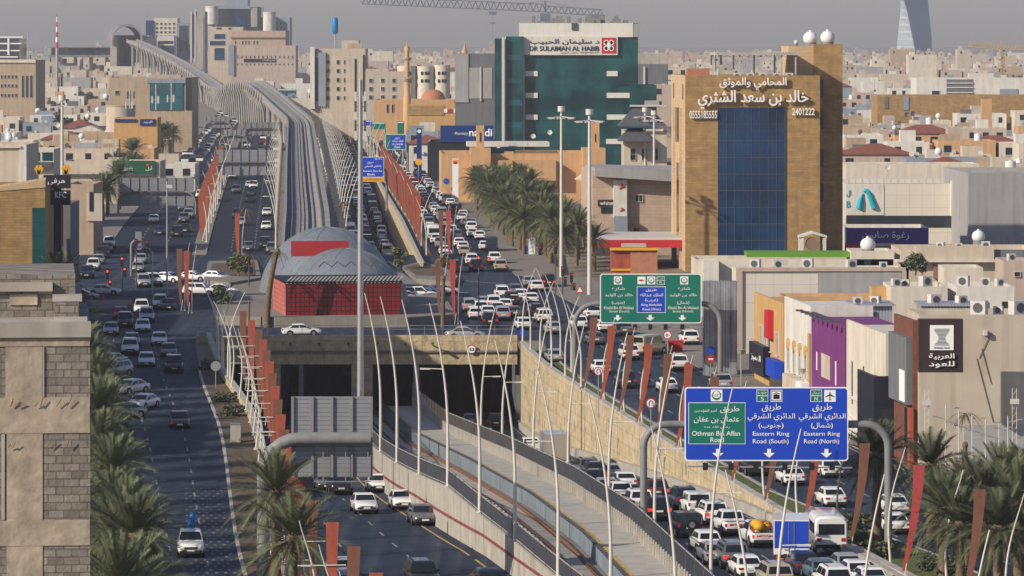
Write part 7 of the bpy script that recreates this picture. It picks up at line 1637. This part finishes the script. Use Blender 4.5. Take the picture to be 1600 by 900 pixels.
# ================================================================ small street furniture
def disc_sign(px,pyc,d,rad,label,kind,zb=None,h=None):
    X=XD(px,d); Z=ZD(pyc,d); z0=gz(d) if zb is None else zb; r=thing('traffic_sign',label,'traffic sign',(X,d,z0))
    g=MB(); g.cyl(X,d+.05,z0,Z,.045,n=6); g.build('post','steel',r)
    def disc(rr,y,m,nm,par=r): g=MB(); g.T=Matrix.Translation((X,y,Z))@Matrix.Rotation(R(90),4,'X'); g.cyl(0,0,-.012,.012,rr,n=20); g.T=None; return g.build(nm,m,par)
    if kind in('50','uturn','height','noentry','blue','back'):
        disc(rad,d-.02,{'noentry':'sign_red','blue':'sign_blue','back':'steel'}.get(kind,'sign_red'),'disc')
        if kind in('50','uturn','height'): f=disc(rad*.78,d-.05,'sign_white','face')
        g=MB(); y=d-.075
        if kind=='50': letters(g,'٥٠',X-rad*.45,X+rad*.45,Z-rad*.35,Z+rad*.35,y,.004,.02); g.build('numerals','black',r)
        if kind=='height': letters(g,'5.5',X-rad*.5,X+rad*.5,Z-rad*.3,Z+rad*.3,y,.004,.03); g.build('numerals','black',r)
        if kind=='uturn': g.tube([(X-.16*rad/.5,y,Z-.22),(X-.16,y,Z+.1),(X,y,Z+.25),(X+.16,y,Z+.1),(X+.16,y,Z-.22)],.035,5); g.build('arrow','black',r)
        if kind=='noentry': g.box(X-rad*.6,X+rad*.6,y,y+.01,Z-.08,Z+.08); g.build('bar','sign_white',r)
        if kind=='blue': g.bar((X-.2,y,Z-.25),(X-.05,y,Z+.15),.09,.01); g.bar((X-.05,y,Z+.15),(X+.25,y,Z-.2),.09,.01); g.build('arrow','sign_white',r)
    return r
disc_sign(1043,523.5,455,.42,'round speed limit sign with arabic fifty, below the green road sign','50'); disc_sign(935,580,425,.42,'round no turn sign behind the first brown fins','uturn'); disc_sign(1017,630,385,.44,'round no turn sign between brown fin and sandstone wall','uturn')
r=disc_sign(1110.5,561,470,.4,'red no entry sign below a blue round sign, by the zinc hoarding','noentry'); 
g=MB(); X=XD(1110.5,470); Z=ZD(547,470); g.T=Matrix.Translation((X,469.98,Z))@Matrix.Rotation(R(90),4,'X'); g.cyl(0,0,-.012,.012,.42,n=20); g.T=None; g.build('blue_disc','sign_blue',r); g=MB(); g.cyl(X,470.05,Z-1,Z+.3,.045,n=6); g.build('post','steel',r)
disc_sign(815.5,519,508,.44,'round blue arrow sign at the corner where the sandstone wall begins','blue'); disc_sign(337,572,455,.5,'round sign seen from behind in the left verge','back'); disc_sign(697,283,880,.55,'round blue sign left of the white sign pillar','blue'); disc_sign(709,295,870,.5,'round blue sign before the white sign pillar','blue'); disc_sign(741,484,560,.4,'small round blue sign in the planted bed right of the red block','blue')
hs=thing('height_limit_sign','round red edged height limit sign on the tunnel portal','traffic sign',(XD(737,518),518.2,ZD(546,518))); X=XD(737,518); Z=ZD(546,518)
for rr,y,m,nm in ((.52,518.25,'sign_red','disc'),(.42,518.2,'sign_white','face')): g=MB(); g.T=Matrix.Translation((X,y,Z))@Matrix.Rotation(R(90),4,'X'); g.cyl(0,0,-.012,.012,rr,n=20); g.T=None; g.build(nm,m,hs)
g=MB(); letters(g,'5.5',X-.26,X+.26,Z-.15,Z+.15,518.15,.004,.03); g.build('numerals','black',hs); g=MB(); g.bar((X,518.27,Z),(X,518.59,Z),.08); g.build('bracket','steel',hs)
d=590; r=thing('warning_sign','red triangular warning sign left of the green road sign','traffic sign',(XD(906,d),d,gz(d))); X=XD(906,d); Z=ZD(452,d); g=MB(); g.prism_xz([(X-.55,Z-.45),(X+.55,Z-.45),(X,Z+.5)],d-.03,d); g.build('triangle','sign_red',r); g=MB(); g.prism_xz([(X-.36,Z-.34),(X+.36,Z-.34),(X,Z+.28)],d-.045,d-.031); f=g.build('face','sign_white',r); g=MB(); g.cyl(X,d+.06,gz(d),Z,.045,n=6); g.build('post','steel',r)
d=690; r=thing('direction_sign','white board above blue arrow plates on a pole, before the right palms','road sign',(XD(834,d),d,gz(d))); px_box(826,836,371,399,d,d-.1,d,'white_board','sign_white',r); 
for y0 in (385,394): px_box(817,825.5,y0,y0+8.5,d,d-.1,d,'blue_plate','sign_blue',r)
g=MB(); g.tube([(XD(841,d),d+.1,gz(d)),(XD(841,d),d+.1,ZD(398,d)),(XD(838,d),d+.1,ZD(390,d)),(XD(830,d),d+.1,ZD(388,d))],.14,8); g.build('post','steel',r); g=MB()
for k in range(4): px_text(g,'طريق',828,834,373+k*6,376+k*6,d,d-.11,.004)
g.build('lettering','letter_dark',r)
d=865; r=thing('sign_pillar','white sign pillar with a red and yellow emblem, before the sandstone restaurant','sign',(XD(712,d),d,gz(d))); X=XD(711.5,d); g=MB(); g.box(X-.58,X+.58,d,d+.7,gz(d),ZD(248,d)); g.build('pillar','sign_white',r); g=MB(); g.box(X-.5,X+.5,d-.03,d-.003,ZD(256,d),ZD(249,d)); g.build('emblem','sign_yellow',r); g=MB(); g.sph((X-.05,d-.05,ZD(254,d)),.4,.04,.3,nu=10,nv=6); g.build('emblem','sign_red',r)
d=1000; r=thing('sign_pillar','tall blue sign pillar with a round mark, left of the pharmacy','sign',(XD(655,d),d,gz(d))); X=XD(655,d); g=MB(); g.box(X-.55,X+.55,d,d+.5,gz(d),ZD(200,d)); g.build('pillar','sign_navy',r); g=MB(); g.T=Matrix.Translation((X,d-.02,ZD(205,d)))@Matrix.Rotation(R(90),4,'X'); g.cyl(0,0,-.01,.01,.4,n=14); g.T=None; g.build('round_mark','sign_white',r)
r=thing('round_sign','bright yellow round sign below the blue sign pillar','sign',(XD(654,900),900,gz(900))); X=XD(654,900); g=MB(); g.T=Matrix.Translation((X,900,ZD(253,900)))@Matrix.Rotation(R(90),4,'X'); g.cyl(0,0,-.05,.05,.65,n=18); g.T=None; g.build('disc','sign_yellow',r); g=MB(); g.cyl(X,900.1,gz(900),ZD(253,900),.08,n=6); g.build('post','steel',r)
def traffic_light(px,py,yt,label,red=True,arm=0):
    p=G(px,py); d=p.y; X=p.x; zt_=ZD(yt,d); r=thing('traffic_light',label,'traffic light',p); g=MB(); g.cyl(X,d,p.z,zt_,.1,.07,n=8); 
    if arm: g.bar((X,d,zt_-.2),(X+arm,d,zt_),.09)
    g.build('pole','steel_dark',r)
    for xx,zz_ in ((X,zt_-.3),(X+(arm or .35),zt_-.5-(0 if arm else 1.2))):
        g=MB(); g.box(xx-.2,xx+.2,d-.3,d-.05,zz_-.65,zz_+.65); h_=g.build('signal_head','black',r)
        for k,m in ((.4,'traffic_red' if red else 'sign_red'),(0,'sign_black'),(-.4,'sign_black')): g=MB(); g.T=Matrix.Translation((xx,d-.31,zz_+k))@Matrix.Rotation(R(90),4,'X'); g.cyl(0,0,-.02,.02,.13,n=10); g.T=None; g.build('lens',m,h_)
for a in ((191,455,405,'traffic light left of the junction, by the parked cars',True,0),(168,456,425,'low traffic light with a red lens at the left kerb',True,0),(213,452,377,'tall traffic light pole left of the camera mast',False,1.5),(748,505,404,'traffic light beside the jam right of the red block',True,1.2),(868,470,385,'traffic light with a cross arm below the right palms',False,-2),(879,462,420,'low traffic light by the right pavement palms',False,0),(893,455,430,'dark signal cluster left of the warning triangle',False,0),(389,455,400,'thin traffic light pole left of the domes',False,0)): traffic_light(*a)
# sign board at the left junction
d=640; r=thing('road_sign','narrow grey sign back on a curved pole, left of the camera mast','road sign',(XD(205,d),d,gz(d))); px_box(211,221,362,390,d,d+.2,d+.3,'sign_panel','sign_back',r); pipe_gantry(r,d,XD(205,d),0,ZD(375,d),XD(221,d),.17,yoff=0,bend=.9)
d=600; r=thing('street_lamp','grey lamp with a bent arm, left of the camera mast','street lamp',(XD(237,d),d,gz(d))); g=MB(); X=XD(238,d); g.tube([(X,d,gz(d)),(X,d,ZD(395,d)),(X-.5,d,ZD(388,d)),(X-1.4,d,ZD(386,d))],[.14,.12,.09,.07],8); g.build('post','steel',r); g=MB(); g.box(X-2.2,X-1.2,d-.2,d+.2,ZD(387,d),ZD(384,d)); g.build('lamp_head','frame_light',r)
# tanks and dishes on roofs
tk=[(1357,383,12,560,392,'on the cream stair block'),(1391,437,15,505,452,'before the long panelled mall'),(1530,370,10.5,640,386,'beside the grey concrete hall'),(1267,60,11.5,664,71,'left of two on the brown tower top'),(1294,59,11.5,664,71,'right of two on the brown tower top'),(1244,66,3.2,664,72,'tiny one left of the brown tower top'),(1432,447,5,500,455,'small one on the cream house roof'),(1345,265,8,775,270,'behind the clinic roof rail'),(1398,200,4,1000,210,'among the red tiled roofs on the right'),(165,151,5,1300,156,'before the beige round tank'),(137,182,4.5,1100,186,'left of the beige round tank'),(1406,395,4.5,600,400,'left of the wide overhang'),(1556,315,4,900,322,'near the right edge')]
for i,(px,py,rr,d,yb,lab) in enumerate(tk):
    X=XD(px,d); q=rr*d/F; r=thing('water_tank','white round water tank, '+lab,'water tank',(X,d+q,ZD(py+rr,d)),'white round roof tanks'); g=MB(); Zc=ZD(py,d); g.sph((X,d+q,Zc),q,q,q*.96,nu=20,nv=12); g.build('shell','tank_white',r); g=MB(); g.cyl(X,d+q,Zc+q*.93,Zc+q*1.12,q*.22,n=10); g.build('hatch','tank_white',r); g=MB(); g.cyl(X,d+q,ZD(yb+1,d),Zc-q*.55,q*.82,n=16); g.build('foot','steel_paint',r)
for i,(px,py,d,lab) in enumerate(((1417,179,1000,'dark satellite dish, left of a pair on the right roofs'),(1427,178,1000,'dark satellite dish, right of a pair on the right roofs'),(90,196,900,'pale satellite dish left of the white lamp mast'),(833,213,1050,'white dish on the low white roof, left of two'),(859,207,1040,'grey dish on the low white roof, right of two'),(1387,262,760,'grey dish on the cream parapet above the clinic'))):
    X=XD(px,d);Z=ZD(py,d); q=4*d/F; r=thing('satellite_dish',lab,'satellite dish',(X,d,Z-q*1.5)); g=MB(); g.T=Matrix.Translation((X,d,Z))@Matrix.Rotation(R(75),4,'X'); vs=[];fs=[]
    for j in range(5):
        for k in range(14): a=2*math.pi*k/14; rr=q*j/4+.001; vs.append((rr*math.cos(a),rr*math.sin(a),.25*q*(j/4)**2))
    for j in range(4):
        for k in range(14): fs.append((j*14+k,j*14+(k+1)%14,(j+1)*14+(k+1)%14,(j+1)*14+k))
    g.add(vs,fs); g.T=None; g.build('dish','steel_dark' if 'dark' in lab else 'frame_light',r); g=MB(); g.bar((X,d+.1,Z),(X,d+.2,Z-q*1.5),.08); g.build('mount','steel',r)
# floodlights and branched lamp poles in front of the beige wall
for i,(px,yt,d) in enumerate(((1448,628,366),(1585,626,362))):
    X=XD(px,d); Z=ZD(yt,d); r=thing('floodlight_post','white lattice floodlight post, %s of two before the beige blank wall'%('left','right')[i],'floodlight',(X,d,gz(d)))
    g=MB(); 
    for s in (-.17,.17): g.bar((X+s,d,gz(d)),(X+s,d,Z+1.0),.05)
    for k in range(14): z=gz(d)+k*(Z+1-gz(d))/14; g.bar((X-.17,d,z),(X+.17,d,z+.4),.03)
    g.build('lattice','lamp_white',r); g=MB(); g.box(X-.35,X+.35,d-.3,d-.1,Z-.25,Z+.15); g.build('lamp','frame_light',r)
for i,(px,yt) in enumerate(((1478,632),(1498,640),(1519,648),(1540,655),(1561,662),(1575,650))):
    d=368-i*1.5; X=XD(px,d); Z=ZD(yt,d); r=thing('branched_lamp','thin branched lamp pole, %s from the left before the beige blank wall'%ordn(i+1),'street lamp',(X,d,gz(d)),'branched lamp poles'); g=MB(); g.cyl(X,d,gz(d),Z,.05,n=6); g.build('pole','frame_light',r)
    for k in range(3): g=MB(); z=Z-.5-k*.7; s=(-1)**k; g.bar((X,d,z),(X+s*.9,d-.3,z+.25),.04); g.box(X+s*.9-.2,X+s*.9+.2,d-.4,d-.25,z+.2,z+.3); g.build('branch','steel',r)
for i,(px,py,h) in enumerate(((1158,604,3.2),(1254,640,3.4),(1358,690,3.2))):
    p=G(px,py); r=thing('street_lamp','short trumpet shaped pavement lamp, %s from the left before the roadside shops'%ordn(i+1),'street lamp',p,'trumpet lamps'); g=MB(); g.cyl(p.x,p.y,p.z,p.z+h,.06,n=8); g.build('post','concrete_light',r); g=MB(); g.cyl(p.x,p.y,p.z+h,p.z+h+.5,.08,.45,n=12); g.build('lamp_head','concrete_light',r)
p=G(1056,551); r=thing('waste_bin','red waste container on the right pavement under the green sign','bin',p); g=MB(); g.add([(p.x-.7,p.y-.5,p.z+.1),(p.x+.7,p.y-.5,p.z+.1),(p.x+.7,p.y+.5,p.z+.1),(p.x-.7,p.y+.5,p.z+.1),(p.x-.85,p.y-.6,p.z+1.25),(p.x+.85,p.y-.6,p.z+1.25),(p.x+.85,p.y+.6,p.z+1.25),(p.x-.85,p.y+.6,p.z+1.25)],[(0,1,5,4),(1,2,6,5),(2,3,7,6),(3,0,4,7),(3,2,1,0)]); g.build('bin','red_plain',r); g=MB(); g.box(p.x-.9,p.x+.9,p.y-.65,p.y+.65,p.z+1.255,p.z+1.35); g.build('lid','sign_red',r)
for i,(px,py) in enumerate(((158,471),(211,476))):
    p=G(px,py); r=thing('barrier_block','orange plastic barrier block at the left junction island, %s of two'%('left','right')[i],'barrier',p,'orange barrier blocks'); g=MB(); g.prism_xz([(p.x-.35,p.z),(p.x+.35,p.z),(p.x+.22,p.z+.9),(p.x-.22,p.z+.9)],p.y-.5,p.y+.5); g.build('block','fin_orange',r)
p=G(348,672); r=thing('utility_box','grey green utility cabinet in the left verge, before the dark soil bed','cabinet',Vector((L2(400)+1.0,400,gz(400)+.1))); g=MB(); x=L2(400)+1; g.box(x-.45,x+.45,399.6,400.4,gz(400)+.1,gz(400)+1.7); g.build('cabinet','concrete_light',r); g=MB(); g.box(x-.5,x+.5,399.55,400.45,gz(400)+1.705,gz(400)+1.8); g.build('lid','steel_paint',r)
p=G(1012,604); r=thing('motorcycle','dark motorcycle with a rider beside the black SUV, between the fins','motorcycle',p)
for y in (-.7,.7): g=MB(); g.T=Matrix.Translation((p.x,p.y+y,p.z+.33))@Matrix.Rotation(R(90),4,'Y'); g.cyl(0,0,-.06,.06,.33,n=14); g.T=None; g.build('wheel','tyre',r)
g=MB(); g.tube([(p.x,p.y-.9,p.z+.75),(p.x,p.y-.3,p.z+.8),(p.x,p.y+.2,p.z+.85),(p.x,p.y+.6,p.z+.7)],[.1,.16,.18,.08],8); g.bar((p.x-.35,p.y+.5,p.z+1.05),(p.x+.35,p.y+.5,p.z+1.05),.05); g.build('frame','paint_black',r)
pr_=thing('person','person in dark clothes and helmet riding the motorcycle','person',p+Vector((0,0,.8)))
g=MB(); b0=p+Vector((0,-.15,.85)); g.tube([b0,b0+Vector((0,.03,.25)),b0+Vector((0,.12,.5)),b0+Vector((0,.15,.62))],[.18,.17,.2,.09],9)
for s in (-1,1): g.tube([b0+Vector((s*.17,.12,.5)),b0+Vector((s*.28,.3,.28)),b0+Vector((s*.3,.6,.22))],[.07,.055,.045],7); g.tube([b0+Vector((s*.1,0,.0)),b0+Vector((s*.2,.4,-.05)),b0+Vector((s*.2,.25,-.5))],[.1,.08,.06],7)
g.build('body','bumper',pr_); g=MB(); g.sph(tuple(b0+Vector((0,.17,.76))),.14,.16,.15,nu=12,nv=8); g.build('helmet','paint_black',pr_)
# ================================================================ haze
hz=MB(); hz.box(-2600,2600,-120,7600,-14,330)
hm=bpy.data.materials.new('haze'); hm.use_nodes=True; n_=hm.node_tree; n_.nodes.clear()
mo=n_.nodes.new('ShaderNodeOutputMaterial'); pv=n_.nodes.new('ShaderNodeVolumePrincipled')
pv.inputs['Density'].default_value=HAZE; pv.inputs['Color'].default_value=(.93,.94,1.0,1); pv.inputs['Anisotropy'].default_value=0.15
n_.links.new(pv.outputs[0],mo.inputs['Volume'])
hb=hz.build('haze',hm,kind='stuff')
bpy.data.objects.remove(_to); bpy.data.curves.remove(_tc)
for ob in sc.objects:
    if ob.type=='MESH' and ob.data.users==1 and any(p.use_smooth for p in ob.data.polygons[:1]): pass
